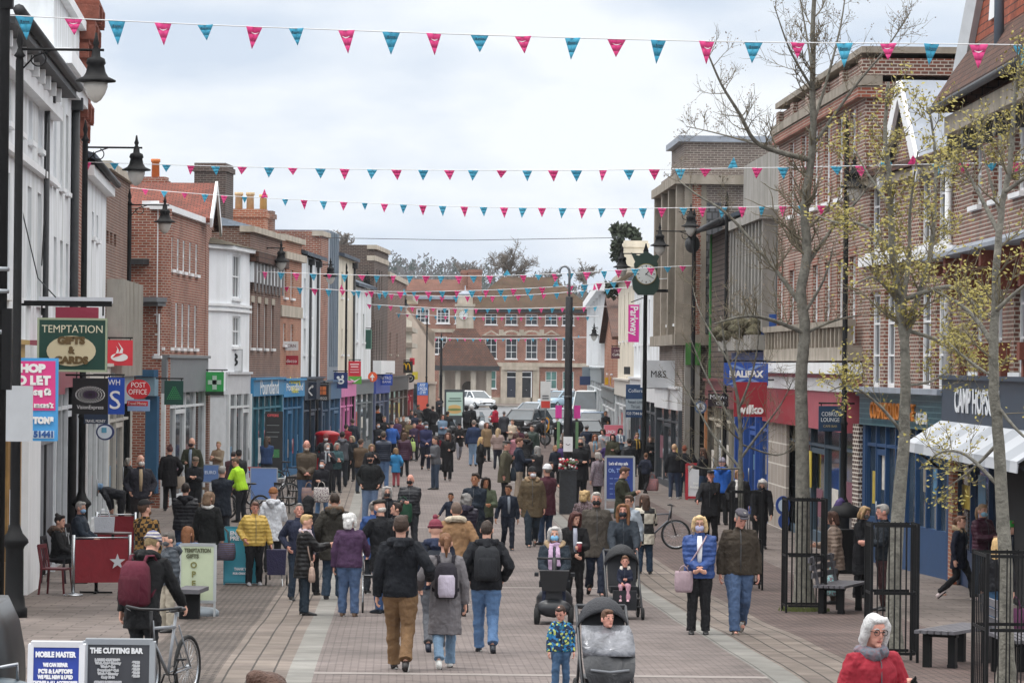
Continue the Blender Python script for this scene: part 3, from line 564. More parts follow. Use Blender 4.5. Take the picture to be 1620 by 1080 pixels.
for i, px in enumerate((1529, 1562, 1596, 1632)):
    u = F.u(px, 500); zz = F.hit(px, 560)[1]; F.slab(mb, u - .16, u + .16, zz - .1, zz + .2, .003, .22); F.slab(mb, u - .1, u + .1, zz - .4, zz - .1, .003, .15)
wp('carved_bracket', mb, MATS['terracotta'], b.T)
b.band(b.zt - .55, b.zt - .2, .3, STONE, 'eaves_cornice'); mb = MB()
for i in range(9): u = .2 + i * (L - .4) / 8; F.slab(mb, u - .12, u + .12, b.zt - .95, b.zt - .56, .003, .26)
wp('eaves_bracket', mb, GUT, b.T)
# steep tiled roof with two tile-hung gables
mb = MB(); mb.prism([F.w(-.9, b.zt - .08, .5), F.w(L + .35, b.zt - .08, .5), F.w(L - .1, b.zt + .95, -.12), F.w(-.2, b.zt + .95, -.12)], (0, 0, .16)); mb.prism([F.w(L + .35, b.zt - .08, .5), F.w(L + .35, b.zt - .08, -3), F.w(L - .1, b.zt + .95, -3), F.w(L - .1, b.zt + .95, -.12)], (0, 0, .16)); wp('roof', mb, T_BRN, b.T)
mb = MB(); mb.tube([F.w(-.95, b.zt - .05, .55), F.w(L + .35, b.zt - .05, .55)], .07, 8); wp('gutter', mb, GUT, b.T)
gz0 = b.zt + .75; mb = MB(); mb.hexa([F.w(0, gz0, -.15), F.w(L - .1, gz0, -.15), F.w(L - .1, gz0, -8), F.w(0, gz0, -8), F.w(0, gz0 + 4, -.75), F.w(L - 1.6, gz0 + 4, -.75), F.w(L - 1.6, gz0 + 4, -8), F.w(0, gz0 + 4, -8)]); wp('tile_hung_gable', mb, T_OR, b.T)
mb = MB(); mb.bar(F.w(L - .0, gz0 - .1, -.05), F.w(L - 1.5, gz0 + 4.2, -.65), .25, .4); mb.bar(F.w(L * .48, gz0 + .2, -.05), F.w(L * .36, gz0 + 4.2, -.6), .12, .3); wp('bargeboard', mb, mat('pale_board', 'b8bcc0', .6, .1, 3), b.T)
mb = MB(); uu = F.u(1553, 20); mb.hexa([F.w(uu - .55, gz0 + .7, -.2), F.w(uu + .55, gz0 + .7, -.2), F.w(uu + .55, gz0 + .7, -1.6), F.w(uu - .55, gz0 + .7, -1.6), F.w(uu - .55, gz0 + 2.4, -.3), F.w(uu + .55, gz0 + 2.4, -.3), F.w(uu + .55, gz0 + 2.4, -1.6), F.w(uu - .55, gz0 + 2.4, -1.6)]); w = wp('gable_window', mb, WHITE2, b.T)
b.pipe(F.u(1585, 40), b.zt + .6, gz0 + 2.6, C('grey_pipe', '6c7886'), r=.09, out=.05)
zf1, zf0 = F.hit(1516, 600)[1], F.hit(1516, 667)[1]
zl = zf1 - .05
b.shop(.0, L - .02, zf0, zf1, C('navy_fascia', '2c3a4a', .5), C('navy_wood', '1f3a5c', .45), .55, 7, 2, out=.3, pilm=BR_OR)
text('CAMP HOPSON', .62, C('fascia_lettering', 'd8dce0'), b.T, F.w(F.u(1572, 640), (zf0 + zf1) / 2, .32) - b.T.location, F.rd(), (0, 0, 1), fit=abs(F.u(1539, 640) - F.u(1612, 640)), bold=.012)
mb = MB(); a = F.hit(1445, 700); ua, ub = F.u(1512, 690) + .0, 3.2
z1 = zf0 - .02; zq = z1 - .42; mb.prism([F.w(L + .1, z1, .3), F.w(ub, z1, .3), F.w(ub, zq, .95), F.w(L + .1, zq, .95)], (0, 0, .04)); mb.prism([F.w(L + .1, zq, .95), F.w(ub, zq, .95), F.w(ub, zq - .14, .96), F.w(L + .1, zq - .14, .96)], (.02, 0, 0))
am = mat('awning_cloth', 'b0b4bc', .8, .05, 2.0); t = am.node_tree
wv = t.nodes.new('ShaderNodeTexWave'); wv.inputs['Scale'].default_value = .11; wv.bands_direction = 'X'; uvn = t.nodes.new('ShaderNodeUVMap'); t.links.new(uvn.outputs[0], wv.inputs[0])
rr = t.nodes.new('ShaderNodeValToRGB'); rr.color_ramp.interpolation = 'CONSTANT'; rr.color_ramp.elements[0].color = (*srgb('a2a7ae'), 1); rr.color_ramp.elements[1].color = (*srgb('bcc0c6'), 1); rr.color_ramp.elements[1].position = .5; t.links.new(wv.outputs[0], rr.inputs[0]); t.links.new(rr.outputs[0], t.nodes['Principled BSDF'].inputs['Base Color'])
aw = wp('awning', mb, am, b.T); mb = MB()
for u in (L - .15, ub + .1): mb.tube([F.w(u, z1 - .9, .32), F.w(u, z1 - .43, .93)], .025, 6)
sub('awning_arm', mb, GUT, aw, b.T)
STORE = b
# dark slab painted as the shade inside an open shop doorway
mb = MB(); F.slab(mb, 1.0, L * .62, b.zg + .02, zf0 - .1, .1, .13); wp('doorway_shade', mb, mat('painted_shade', '16171a', .9, .2), b.T)
mb = MB(); u_ = F.u(1524, 760); F.slab(mb, u_ - .3, u_ + .3, b.zg - .2, zf0 - .05, .14, .24); wp('brick_pier', mb, BR_OR, b.T)

b = Bld('cafe_building', 'mixed brick building over the teal tiled cafe with a lead sided dormer gable', (1511, 82), (1361, 72.5), (1440, 268), 'R', BR_MIX, 11, rows=[
    dict(cols=[1384, 1407, 1463, 1489], py=(462, 612), w=1.15, bars=(1, 2), fw=.09), dict(cols=[1384, 1407, 1463, 1489], py=(290, 400), w=1.1, bars=(1, 2), fw=.09)], rev=.14)
F = b.F; L = F.L; z = F.hit(1440, 402)[1]; b.band(z - .15, z + .05, .12, WHITE2, 'string_course', wrap=False); b.pipe(F.u(1507, 400), b.zg + 3.8, b.zt - .3, WHITE2, .07)
b.band(b.zt - .2, b.zt, .12, STONE, 'coping'); uc = F.u(1432, 260); zp = F.hit(1434, 134)[1]
mb = MB(); mb.prism([F.w(uc - 1.9, b.zt, -.02), F.w(uc + 1.9, b.zt, -.02), F.w(uc, zp - .2, -.02)], -F.N * .4); wp('gable_wall', mb, BR_MIX, b.T)
mb = MB()
for sg in (-1, 1): mb.prism([F.w(uc + sg * 2.15, b.zt - .25, .12), F.w(uc, zp, .12), F.w(uc, zp, -6), F.w(uc + sg * 2.15, b.zt - .25, -6)], (0, 0, .1))
wp('dormer_roof', mb, LEAD, b.T)
mb = MB()
for sg in (-1, 1): mb.bar(F.w(uc + sg * 2.0, b.zt - .2, .14), F.w(uc, zp - .05, .14), .08, .35)
wp('bargeboard', mb, WHITE2, b.T); b.gable(b.zt, b.zt + 1.8, T_BRN, None, depth=10)
zf1, zf0 = F.hit(1500, 632)[1], F.hit(1500, 682)[1]; TEAL = brick('teal_tiles', '2c5560', '284c58', '5d7f88', bw=.6, bh=.11, mortar=.01, dirt=.15, bump=.2, rough=.3)
ub0 = F.u(1378, 750)
b.shop(.0, L - .75, zf0, zf1, TEAL, C('cafe_blue', '1f4670', .45), .95, 8, 6, out=.2, glassm=glass('cafe_glass', '3a4650', .8))
mb = MB(); F.slab(mb, 0, L, zf1 + .09, zf1 + .2, .003, .4); wp('lead_flashing', mb, LEAD, b.T)
mb = MB(); F.slab(mb, L - .72, L - .02, b.zg - .3, zf0, .003, .2); wp('brick_pier', mb, brick('striped_brick', '5e4a44', '4c3e3a', 'd8d2c8', bw=.23, bh=.09, mortar=.016, dirt=.2), b.T)
u_ = F.u(1428, 655); text('COBRIZO LOUNGE', .5, C('orange_lettering', 'c87a30'), b.T, F.w(u_, (zf0 + zf1) / 2, .22) - b.T.location, F.rd(), (0, 0, 1), fit=abs(F.u(1391, 655) - F.u(1461, 655)), ext=.03)
text('CAFE BAR', .3, MATS['fascia_lettering'], b.T, F.w(F.u(1475, 662), (zf0 + zf1) / 2 - .1, .22) - b.T.location, F.rd(), (0, 0, 1), fit=abs(F.u(1466, 660) - F.u(1484, 660)), bold=.008)

b = Bld('tall_brick_building', 'tall mixed brick building with stone parapet above the red shop fascia', (1361, 72.5), (1226, 59.4), (1310, 164), 'R', BR_MIX, 12, rows=[
    dict(cols=[1235, 1253, 1272, 1290, 1309, 1329, 1349], py=(432, 548), w=1.05, bars=(1, 2), fw=.08, head=BR_RED, sill=False, lift=.13), dict(cols=[1235, 1253, 1272, 1290, 1309, 1329, 1349], py=(235, 348), w=1.05, bars=(1, 2), fw=.08, lift=.13)], rev=.2)
F = b.F; L = F.L
# red brick jamb facings of the upper windows
mb = MB()
for o in b.ops: F.slab(mb, o[0] - .26, o[0] - .002, o[2], o[3] + .01, .003, .012); F.slab(mb, o[1] + .002, o[1] + .26, o[2], o[3] + .01, .003, .012)
wp('red_brick_dressing', mb, BR_RED, b.T)
zp = F.hit(1330, 100)[1]
for z0, z1, o, m, nm in ((b.zt - .35, b.zt - .12, .18, BR_RED, 'brick_cornice'), (b.zt - .1, b.zt + .12, .22, DST, 'cornice')): b.band(z0, z1, o, m, nm)
mb = MB(); F.slab(mb, 0, L, b.zt + .15, zp - .25, -11.9, -.05)
for i in range(6): u = .3 + i * (L - .6) / 5; F.slab(mb, u - .3, u + .3, b.zt + .15, zp - .25, -.05, .08)
wp('parapet', mb, BR_MIX, b.T); mb = MB(); F.slab(mb, -.1, L + .1, zp - .14, zp, -12, .1); wp('coping', mb, DST, b.T)
zb = F.hit(1240, 553)[1]; mb = MB(); F.slab(mb, 0, L, zb - .3, zb, .003, .35)
for i in range(24): u = .15 + i * (L - .3) / 23; F.slab(mb, u - .1, u + .1, zb - .01, zb + .45, .2, .32)
F.slab(mb, 0, L, zb + .45, zb + .6, .15, .38); wp('balustrade', mb, DST, b.T)
z1 = F.hit(1240, 574)[1]; mb = MB(); F.slab(mb, -.1, L + .1, z1 - .25, z1, .003, .6); F.slab(mb, 0, L, z1 - .65, z1 - .26, .003, .4); wp('fascia_cornice', mb, WHITE2, b.T)
zf1, zf0 = F.hit(1300, 597)[1], F.hit(1300, 676)[1]; ud = F.u(1283, 640)
b.shop(.0, L, zf0, zf1, C('red_fascia_painted_sheen', 'a8505c', .5), C('steel_frame', '3e5464'), .2, 6, 2, out=.35, glassm=glass('dark_shop_glass', '1e2428', .7), pilm=C('dark_grey_pier', '54565a'))  # pinkish reflection on the red fascia is painted into its colour
mb = MB(); F.slab(mb, F.u(1282, 640), L - .02, zf0, zf1 - .05, .351, .37); w = wp('red_panel', mb, C('red_fascia', '96202e', .4), b.T)
mb = MB(); F.slab(mb, F.u(1290, 640), F.u(1285, 640), zf0 + .3, zf1 - .3, .351, .38); wp('white_letter_block', mb, MATS['fascia_white'], b.T)
zb0 = b.zg
mb = MB(); u0_, u1_ = F.u(1273, 800), F.u(1240, 800); F.slab(mb, F.u(1256, 750), L - .02, b.zg - .2, zf0 - .01, .125, .2); wp('tiled_pier', mb, brick('stone_panels', 'a49c94', '989088', 'd0ccc4', bw=.9, bh=.55, mortar=.02, dirt=.15, bump=.1), b.T)
mb = MB(); F.slab(mb, F.u(1291, 740), F.u(1286, 740), F.hit(1288, 770)[1], F.hit(1288, 713)[1], .1, .13); p = wp('yellow_poster', mb, C('poster_yellow', 'd8c048'), b.T)
WILKO = b
b = Bld('concrete_building', 'grey concrete building with vertical fins and a planted balcony', (1226, 59.4), (1171, 54), (1222, 238), 'R', CONC, 12); F = b.F; L = F.L
z1, z0 = F.hit(1215, 352)[1], F.hit(1215, 525)[1]; mb = MB()
for i in range(11): u = .25 + i * (L - .5) / 10; F.slab(mb, u - .12, u + .12, z0, z1, .003, .4)
wp('concrete_fin', mb, CONC, b.T); mb = MB(); F.slab(mb, .1, L - .1, z0, z1 - .2, .003, .03); wp('window_strip', mb, glass('grey_glass', '646a6c', .3), b.T)
b.band(z1, z1 + .25, .5, CONC, 'ledge', wrap=False); b.band(z0 - .5, z0 - .1, .7, CONC, 'balcony', wrap=False)
mb = MB(); random.seed(3)
for i in range(60): q = F.w(random.uniform(.3, L - .3), z0 + random.uniform(-.1, .25), random.uniform(.45, .75)); mb.ell(q, (.22, .22, .15), 6, 4, jit=.4)
wp('balcony_planting', mb, mat('dead_plants', '54503c', .9, .4, 9, bump=.8), b.T)
z1, z0 = F.hit(1195, 535)[1], F.hit(1195, 608)[1]; mb = MB(); 
for u in (.1, L * .35, L * .7, L - .3): F.slab(mb, u, u + .25, b.zg, z0 + 1.9, .003, .2)
F.slab(mb, .1, L, z0 - .1, z0 + .9, .01, .3); wp('blue_shopfront', mb, C('bank_royal_blue', '26519c'), b.T)
b.shop(.1, L - .1, z0 - .8, z0 - .1, C('bank_royal_blue', '26519c'), C('bank_royal_blue', '26519c'), .5, 3, 1)
b = Bld('slatted_building', 'low building with dark horizontal cladding and a white gable above its gutter', (1171, 54), (1121, 48.5), (1168, 352), 'R', brick('dark_slats', '665a54', '5c524c', '37302e', bw=6, bh=.16, mortar=.02, dirt=.3), 6); F = b.F; L = F.L
mb = MB(); mb.prism([F.w(-.3, b.zt, .6), F.w(L + .2, b.zt, .6), F.w(L + .2, b.zt + .55, -1.2), F.w(-.3, b.zt + .55, -1.2)], (0, 0, .12)); wp('roof', mb, SLATE, b.T); mb = MB(); mb.tube([F.w(-.4, b.zt, .68), F.w(L + .3, b.zt, .68)], .09, 8); mb.ell(F.w(L + .2, b.zt - .3, .6), (.25, .25, .3)); wp('gutter', mb, GUT, b.T)
zz = F.hit(1150, 300)[1]; mb = MB(); mb.hexa([F.w(.2, b.zt, -1.2), F.w(L, b.zt, -1.2), F.w(L, b.zt, -6), F.w(.2, b.zt, -6), F.w(.2, zz - .5, -1.2), F.w(L, zz, -1.2), F.w(L, zz, -6), F.w(.2, zz - .5, -6)]); wp('white_gable', mb, WHITE, b.T)
z1 = F.hit(1150, 560)[1]; b.shop(.1, L - .1, b.zg + 2.9, b.zg + 3.7, C('dark_red_fascia', '6c2c30'), C('light_stone_frame', 'b0a898'), .4, 4, 2)
mb = MB(); F.slab(mb, L - .9, L - .5, b.zg, b.zg + 2.9, .13, .2); wp('orange_door', mb, C('orange_door', 'b0744a'), b.T)
mb = MB(); F.slab(mb, L - .45, L - .2, b.zg + 3.7, b.zt, .003, .06); wp('green_strip', mb, C('green_strip', '3e8a44'), b.T)

b = Bld('corner_bank_building', 'tall corner building of brick with pale stone pilasters and a deep cornice', (1078, 48), (1041, 44), (1075, 268), 'R', BR_GRY, 12, rows=[dict(us=[3.2, 7.2, 11.2], z=(5.6, 8.6), w=1.6, bars=(1, 2))]); F = b.F; L = F.L; A3 = F.o
G = Fac(F.w(-.02, 0, 0), F.w(-.02, 0, 0) + Vector((6.0, 0, 0)), 'F')
mb = MB(); G.slab(mb, 0.003, 6, b.zb, b.zt - .01, -3, 0); wp('side_wall', mb, BR_GRY, b.T)
z0 = F.hit(1070, 300)[1]; b.band(z0, z0 + .3, .35, DST); mb = MB(); G.slab(mb, -.35, 6, z0, z0 + .3, .003, .35); wp('cornice', mb, DST, b.T)
mb = MB(); G.slab(mb, .0, 6, b.zt, b.zt + .8, -6, -.3); F.slab(mb, .3, L, b.zt, b.zt + .8, -6, -.4); wp('parapet', mb, BR_GRY, b.T); mb = MB(); G.slab(mb, -.2, 6, b.zt + .8, b.zt + 1.0, -6, -.1); wp('coping', mb, LEAD, b.T)
mb = MB(); zf = F.hit(1070, 530)[1]
for u in (.1, L * .33, L * .62, L - .6): F.slab(mb, u, u + .5, zf, z0, .003, .25)
G.slab(mb, .0, .25, zf, z0, .003, .1); G.slab(mb, .55, .72, zf, z0, .003, .1); wp('pilaster', mb, DST, b.T)
mb = MB(); G.slab(mb, .25, .55, zf, z0, .003, .05); wp('red_brick_pilaster', mb, BR_RED, b.T)
mb = MB(); G.slab(mb, .72, 1.25, zf, z0 - .6, .003, .04); wp('leaded_window', mb, brick('leaded_glass', '6a6c70', '7a7c80', '4c4e50', bw=.2, bh=.25, mortar=.03), b.T)
mb = MB(); G.slab(mb, -.3, 6, zf - .35, zf, .003, .35); F.slab(mb, 0, L, zf - .35, zf, .003, .35); wp('stone_ledge', mb, DST, b.T)
mb = MB(); G.slab(mb, .05, .55, b.zb, zf - .36, .003, .3); G.slab(mb, 1.0, 1.3, b.zb, zf - .36, .003, .3); wp('concrete_pier', mb, CONC, b.T); mb = MB(); G.slab(mb, .55, 1.0, b.zb, b.zg + 3.2, .003, .1); wp('dark_doorway', mb, MATS['dark_shop_glass'], b.T)
mb = MB(); u0, z1 = G.hit(1068, 542); u1, z0 = G.hit(1092, 577); G.slab(mb, .06, .56, z0, z1, .31, .36); wp('green_board', mb, C('green_board', '3f7c34'), b.T)
b.shop(0, L, b.zg + 2.7, b.zg + 3.4, C('white_fascia', 'd8dadc'), C('dark_steel', '3a4046'), .2, 3, 1)
CORNER = b
b = Bld('shop_building', 'white painted two storey shop building behind the hanging street clock', (1041, 44), (1001, 38), (1030, 432), 'R', WHITE, 10, rows=[dict(cols=[1006, 1012, 1018, 1027], py=(482, 545), w=.9)]); b.gable(b.zt, b.zt + 1.4, SLATE, WHITE, depth=8)
b.band(b.zt - .2, b.zt, .2, WHITE2); b.shop(0, b.F.L, b.zg + 2.8, b.zg + 3.6, C('white_fascia', 'd8dadc'), C('dark_steel', '3a4046'), .2, 5, 2)
b = Bld('shop_building', 'cream fronted building with tall pilastered chimney behind the pink banner', (1001, 38), (976, 33.5), (985, 436), 'R', CREAM, 10, rows=[dict(cols=[982, 988, 994], py=(470, 540), w=.8)]); b.chimney(b.F.L * .75, -.6, 1.1, b.zt, b.zt + 1.6, CREAM, 0); b.band(b.zt - .25, b.zt, .3, STONE)
b.shop(0, b.F.L, b.zg + 2.7, b.zg + 3.4, C('cream_fascia', 'c8c4bc'), C('white_frame', 'd0d4d6'), .4, 4, 2)
b = Bld('brick_house', 'small orange brick house with a white gable beyond the maroon hanging sign', (976, 33.5), (955, 28.5), 5.4, 'R', BR_OR, 8, rows=[dict(cols=[962, 969], py=(560, 590), w=.9)]); b.gable(5.4, 7.6, T_BRN, BR_OR, axis='d', over=.3, depth=9); b.shop(0, b.F.L, b.zg + 2.2, b.zg + 2.8, C('grey_shop', '6c7478'), C('white_frame', 'd0d4d6'), .4, 4, 2)
b = Bld('pilastered_building', 'tall white stuccoed building with pilasters near the parked van', (955, 28.5), (931, 21.5), (950, 456), 'R', WHITE, 12, rows=[dict(cols=[936, 943, 949], py=(490, 550), w=.9)]); F = b.F; b.band(b.zt - .5, b.zt, .5, WHITE2); mb = MB()
for i in range(7): u = .4 + i * (F.L - 1) / 6; F.slab(mb, u, u + .5, b.zg + 3.8, b.zt - .5, .003, .2)
wp('pilaster', mb, WHITE2, b.T); b.shop(0, F.L, b.zg + 2.8, b.zg + 3.6, C('grey_shop', '6c7478'), C('white_frame', 'd0d4d6'), .4, 6, 2)
# ------------------------------------------------------------------ the buildings that close the street
D = 333.0; zg = gz(333); p = lambda x, y, d=D: pt(x, y, d)
L0 = p(742, 575); R0 = p(931, 575)
b = Bld('brick_hall', 'broad red brick hall with hipped tile roof, pedimented windows and paired doors', None, None, 9.1, 'F', BR_RED, 11, fixA=Vector((L0.x, D, zg)), fixB=Vector((R0.x, D, zg)), rows=[
    dict(cols=[752, 777, 809, 841, 872, 899], py=(496, 513), w=1.05, bars=(1, 1)), dict(cols=[777, 809, 841, 872, 899], py=(535, 567), w=1.0, bars=(1, 2)), dict(cols=[776, 872, 899], py=(586, 614), w=1.0, bars=(1, 1), gm=glass('greenish_glass', '56807a'))], rev=.15)
F = b.F; h = lambda x, y: F.hit(x, y); b.band(8.75, 9.1, .4, GUT, 'eaves'); b.hip(9.05, h(800, 441)[1] + .3, mat('x1', '000000') if 0 else brick('mossed_brown_tile', '5c4438', '564a34', '3a2c28', bw=.2, bh=.16, mortar=.012, dirt=.45, bump=.6), .5, inset=3.0)
z = h(810, 577)[1]; b.band(z - .15, z + .2, .25, STONE, 'string_course', wrap=False); b.band(zg, zg + .65, .1, STONE, 'plinth', wrap=False)
for i, x in enumerate((777, 809, 841, 872)):
    u, zz = h(x, 531); mb = MB()
    if i in (0, 3): P = [(u - .85, zz), (u + .85, zz), (u, zz + .5)]
    else: P = [(u - .85, zz)] + [(u + .85 * cos(a), zz + .5 * sin(a)) for a in [pi * k / 8 for k in range(9)]]
    mb.prism([F.w(a, c, .003) for a, c in P], F.N * .22); k = MB(); P2 = [(u + (a - u) * .6, zz + .08 + (c - zz) * .55) for a, c in P]; w = wp('pediment', mb, STONE, b.T); k.prism([F.w(a, c, .226) for a, c in P2], F.N * .01); sub('tympanum', k, BR_RED, w, b.T)
for x in (793, 825, 857):
    u, zz = h(x, 526); mb = MB(); F.slab(mb, u - .2, u + .2, zz - .25, zz + .25, .003, .15); wp('keystone', mb, STONE, b.T)
for x, c in ((809, '2a3040'), (833, '22262a')):
    u0, z1 = h(x - 7, 587); u1, _ = h(x + 7, 587); zd = zg + .2; mb = MB(); F.slab(mb, u0, u1, zd, z1 - .5, .003, .05); dr = wp('door', mb, C('door_' + c, c), b.T); k = MB(); k.ell(F.w((u0 + u1) / 2, zd + 1.1, .08), (.05, .05, .05), 6, 4); sub('handle', k, GREYM, dr, b.T)
    mb = MB(); F.slab(mb, u0 - .1, u0, zd, z1, .003, .1); F.slab(mb, u1, u1 + .1, zd, z1, .003, .1); F.slab(mb, u0, u1, z1 - .1, z1, .003, .1); F.slab(mb, u0, u1, z1 - .55, z1 - .48, .006, .09); wp('door_frame', mb, WHITE2, b.T); mb = MB(); mb.face([F.w(u0, z1 - .48, .004), F.w(u1, z1 - .48, .004), F.w(u1, z1 - .1, .004), F.w(u0, z1 - .1, .004)]); wp('fanlight', mb, GLASS, b.T)
mb = MB()
for x in (797, 821, 848): u, _ = h(x, 600); F.slab(mb, u - .28, u + .28, zg, z - .16, .003, .2)
u0, u1 = h(794, 600)[0], h(851, 600)[0]; F.slab(mb, u0, u1, z - .45, z - .16, .2, .32); wp('stone_doorcase', mb, STONE, b.T)
b.chimney(h(700, 440)[0] if 0 else .5, -3, 1.2, 9.1, h(745, 425)[1], BR_RED, 0)
L1 = p(636, 575); b = Bld('brick_hall', 'red brick range with white sash windows behind the clock turret', None, None, p(700, 462).z, 'F', BR_RED, 9, fixA=Vector((L1.x, D + 1.5, zg)), fixB=Vector((L0.x - .02, D + 1.5, zg)), rows=[dict(cols=[669, 701, 730], py=(488, 511), w=1.15, bars=(2, 2), fw=.1), dict(cols=[697], py=(532, 560), w=1.1, bars=(2, 2))], rev=.1)
b.gable(b.zt, b.zt + 1.1, T_END, BR_RED, depth=8); z = b.F.hit(690, 522)[1]; b.band(z - .2, z + .1, .15, STONE, 'string_course', wrap=False); b.band(b.zt - .6, b.zt - .3, .3, LEAD, 'lead_ledge', wrap=False)
b.chimney(b.F.u(738, 450), -2.0, .9, b.zt, p(738, 426).z, BR_RED, 0)
# clock pavilion
Dp = 312.0; zp = gz(Dp); q = lambda x, y: pt(x, y, Dp)
xa, xb = q(687, 580).x, q(788, 580).x; xc = q(737, 575).x; T = thing('clock_pavilion', 'stone clock pavilion with a broad hipped tile roof and square turret', 'clock tower', (xc, Dp + 2.6, zp)); b = T
ze, zk = q(700, 578).z, q(737, 521).z; hw = (xb - xa) / 2
mb = MB(); o = .0; c0 = Vector((xc, Dp + 2.6, 0)); pr = []
for r, z in ((hw + .1, ze), (hw * .62, ze + (zk - ze) * .62), (hw * .33, zk), (hw * .3, zk + .1)): pr.append((r, z))
mb.rings([[c0 + Vector((sx * r, sy * r, z)) for sx, sy in ((-1, -1), (1, -1), (1, 1), (-1, 1))] for r, z in pr], True, False); wp('roof', mb, T_BRN, T)
mb = MB(); mb.box((xc, Dp + 2.6, ze - .2), (2 * hw + .3, 2 * hw + .3, .4)); wp('eaves', mb, GUT, T)
mb = MB(); mb.box((xc, Dp + 4.2, (zp + ze) / 2 - .2), (2 * hw - 1.6, 1.6, ze - zp - .0)); wp('wall', mb, BEIGE, T)
mb = MB()
for sx in (-1, -.33, .33, 1):
    for dy in (-2.2, 4.0): mb.box((xc + sx * (hw - .7), Dp + 2.6 + dy * .9, (zp + ze - .4) / 2), (.42, .42, ze - .4 - zp))
wp('stone_column', mb, STONE, T)
mb = MB(); mb.prism([(xc + .6 + .55 * cos(a) - .3, Dp + 3.38, zp + 1.6 + .55 * sin(a)) for a in [pi * k / 10 for k in range(11)]] + [(xc - .25, Dp + 3.38, zp), (xc + .85, Dp + 3.38, zp)], (0, .02, 0)); wp('arched_door', mb, C('oak_door', '4c4238'), T)
xt0, xt1 = q(722, 500).x, q(751, 500).x; z0, z1, z2 = zk - .2, q(737, 484).z, q(737, 468).z; w_ = xt1 - xt0; xm = (xt0 + xt1) / 2
mb = MB(); mb.box((xm, Dp + 2.6, (z0 + z1) / 2), (w_ - .1, w_ - .1, z1 - z0)); mb.box((xm, Dp + 2.6, z1 + .1), (w_ + .15, w_ + .15, .2)); mb.box((xm, Dp + 2.6, (z1 + z2) / 2 + .1), (w_ - .25, w_ - .25, z2 - z1)); wp('turret', mb, STONE, T)
mb = MB(); mb.lathe([(w_ * .46, z2 + .1), (w_ * .4, z2 + .25), (w_ * .2, z2 + .4), (.05, z2 + .5), (.03, z2 + .9)], (xm, Dp + 2.6, 0), 10); wp('cupola', mb, LEAD, T)
def clockface(T, c, r, ax, name='clock_face', hands=(6, 0)):
    mb = MB(); c = Vector(c); mb.disc(c, r * 1.08, ax, .04, 28); f = wp(name, mb, mat('clock_rim', '8a7a48', .4, .1), T); a = Vector(ax).normalized(); k = MB(); k.disc(c + a * .042, r, ax, .01, 28); sub('dial', k, mat('dial_white', 'c6cac8', .4, .03), f, T)
    u = Vector((0, 0, 1)); w = u.cross(a).normalized() * (1 if 1 else 1); k = MB()
    for i in range(12):
        d = u * cos(2 * pi * i / 12) + w * sin(2 * pi * i / 12); k.bar(c + a * .055 + d * r * .72, c + a * .055 + d * r * .92, r * (.05 if i % 3 else .09), .004, up=a)
    for hr, ln, wd in ((hands[0] / 60, .8, .05), (hands[1] / 12, .5, .08)):
        d = u * cos(2 * pi * hr) + w * sin(2 * pi * hr); k.bar(c + a * .06 - d * r * .12, c + a * .06 + d * r * ln, r * wd, .006, up=a)
    sub('clock_hands', k, mat('dial_black', '1c1d20', .5, .0), f, T); return f
clockface(T, (q(734, 498).x, Dp + 2.6 - w_ / 2 + .04, q(734, 498).z), .38, (0, -1, 0), hands=(4, 12.9))
# hill behind
hb = MB(); xs = [i * 22 - 260 for i in range(30)]; random.seed(5)
hz = lambda x, y: gz(420) + max(0, min(y, 1000) - 480) * .046 * (1.0 - .5 * max(0, min(1, (x + 5) / 60))) * (1 + .12 * sin(x * .05))
for y in range(480, 1400, 40):
    for x0, x1 in zip(xs, xs[1:]): hb.face([(x0, y, hz(x0, y)), (x1, y, hz(x1, y)), (x1, y + 40, hz(x1, y + 40)), (x0, y + 40, hz(x0, y + 40))], True)
tag(hb.build('hill', mat('hill_wood_floor', '5c6054', .95, .2, .05)), kind='structure')
# cables strung along the white fronts
for lb, pts_ in (('slack black cable draped along the tall white front', ((20, 205), (34, 330), (60, 440), (88, 470))), ('thin black cable running down beside the white cornice', ((75, 195), (72, 300), (66, 420)))):
    o = pt(*pts_[0], FPX / 90); T = thing('cable', lb, 'cable', o); mb = MB(); mb.tube([pt(x, y, FPX / (92 if i % 2 else 90)) - o for i, (x, y) in enumerate(pts_)], .012, 5); mb.build('strand', GUT, T)
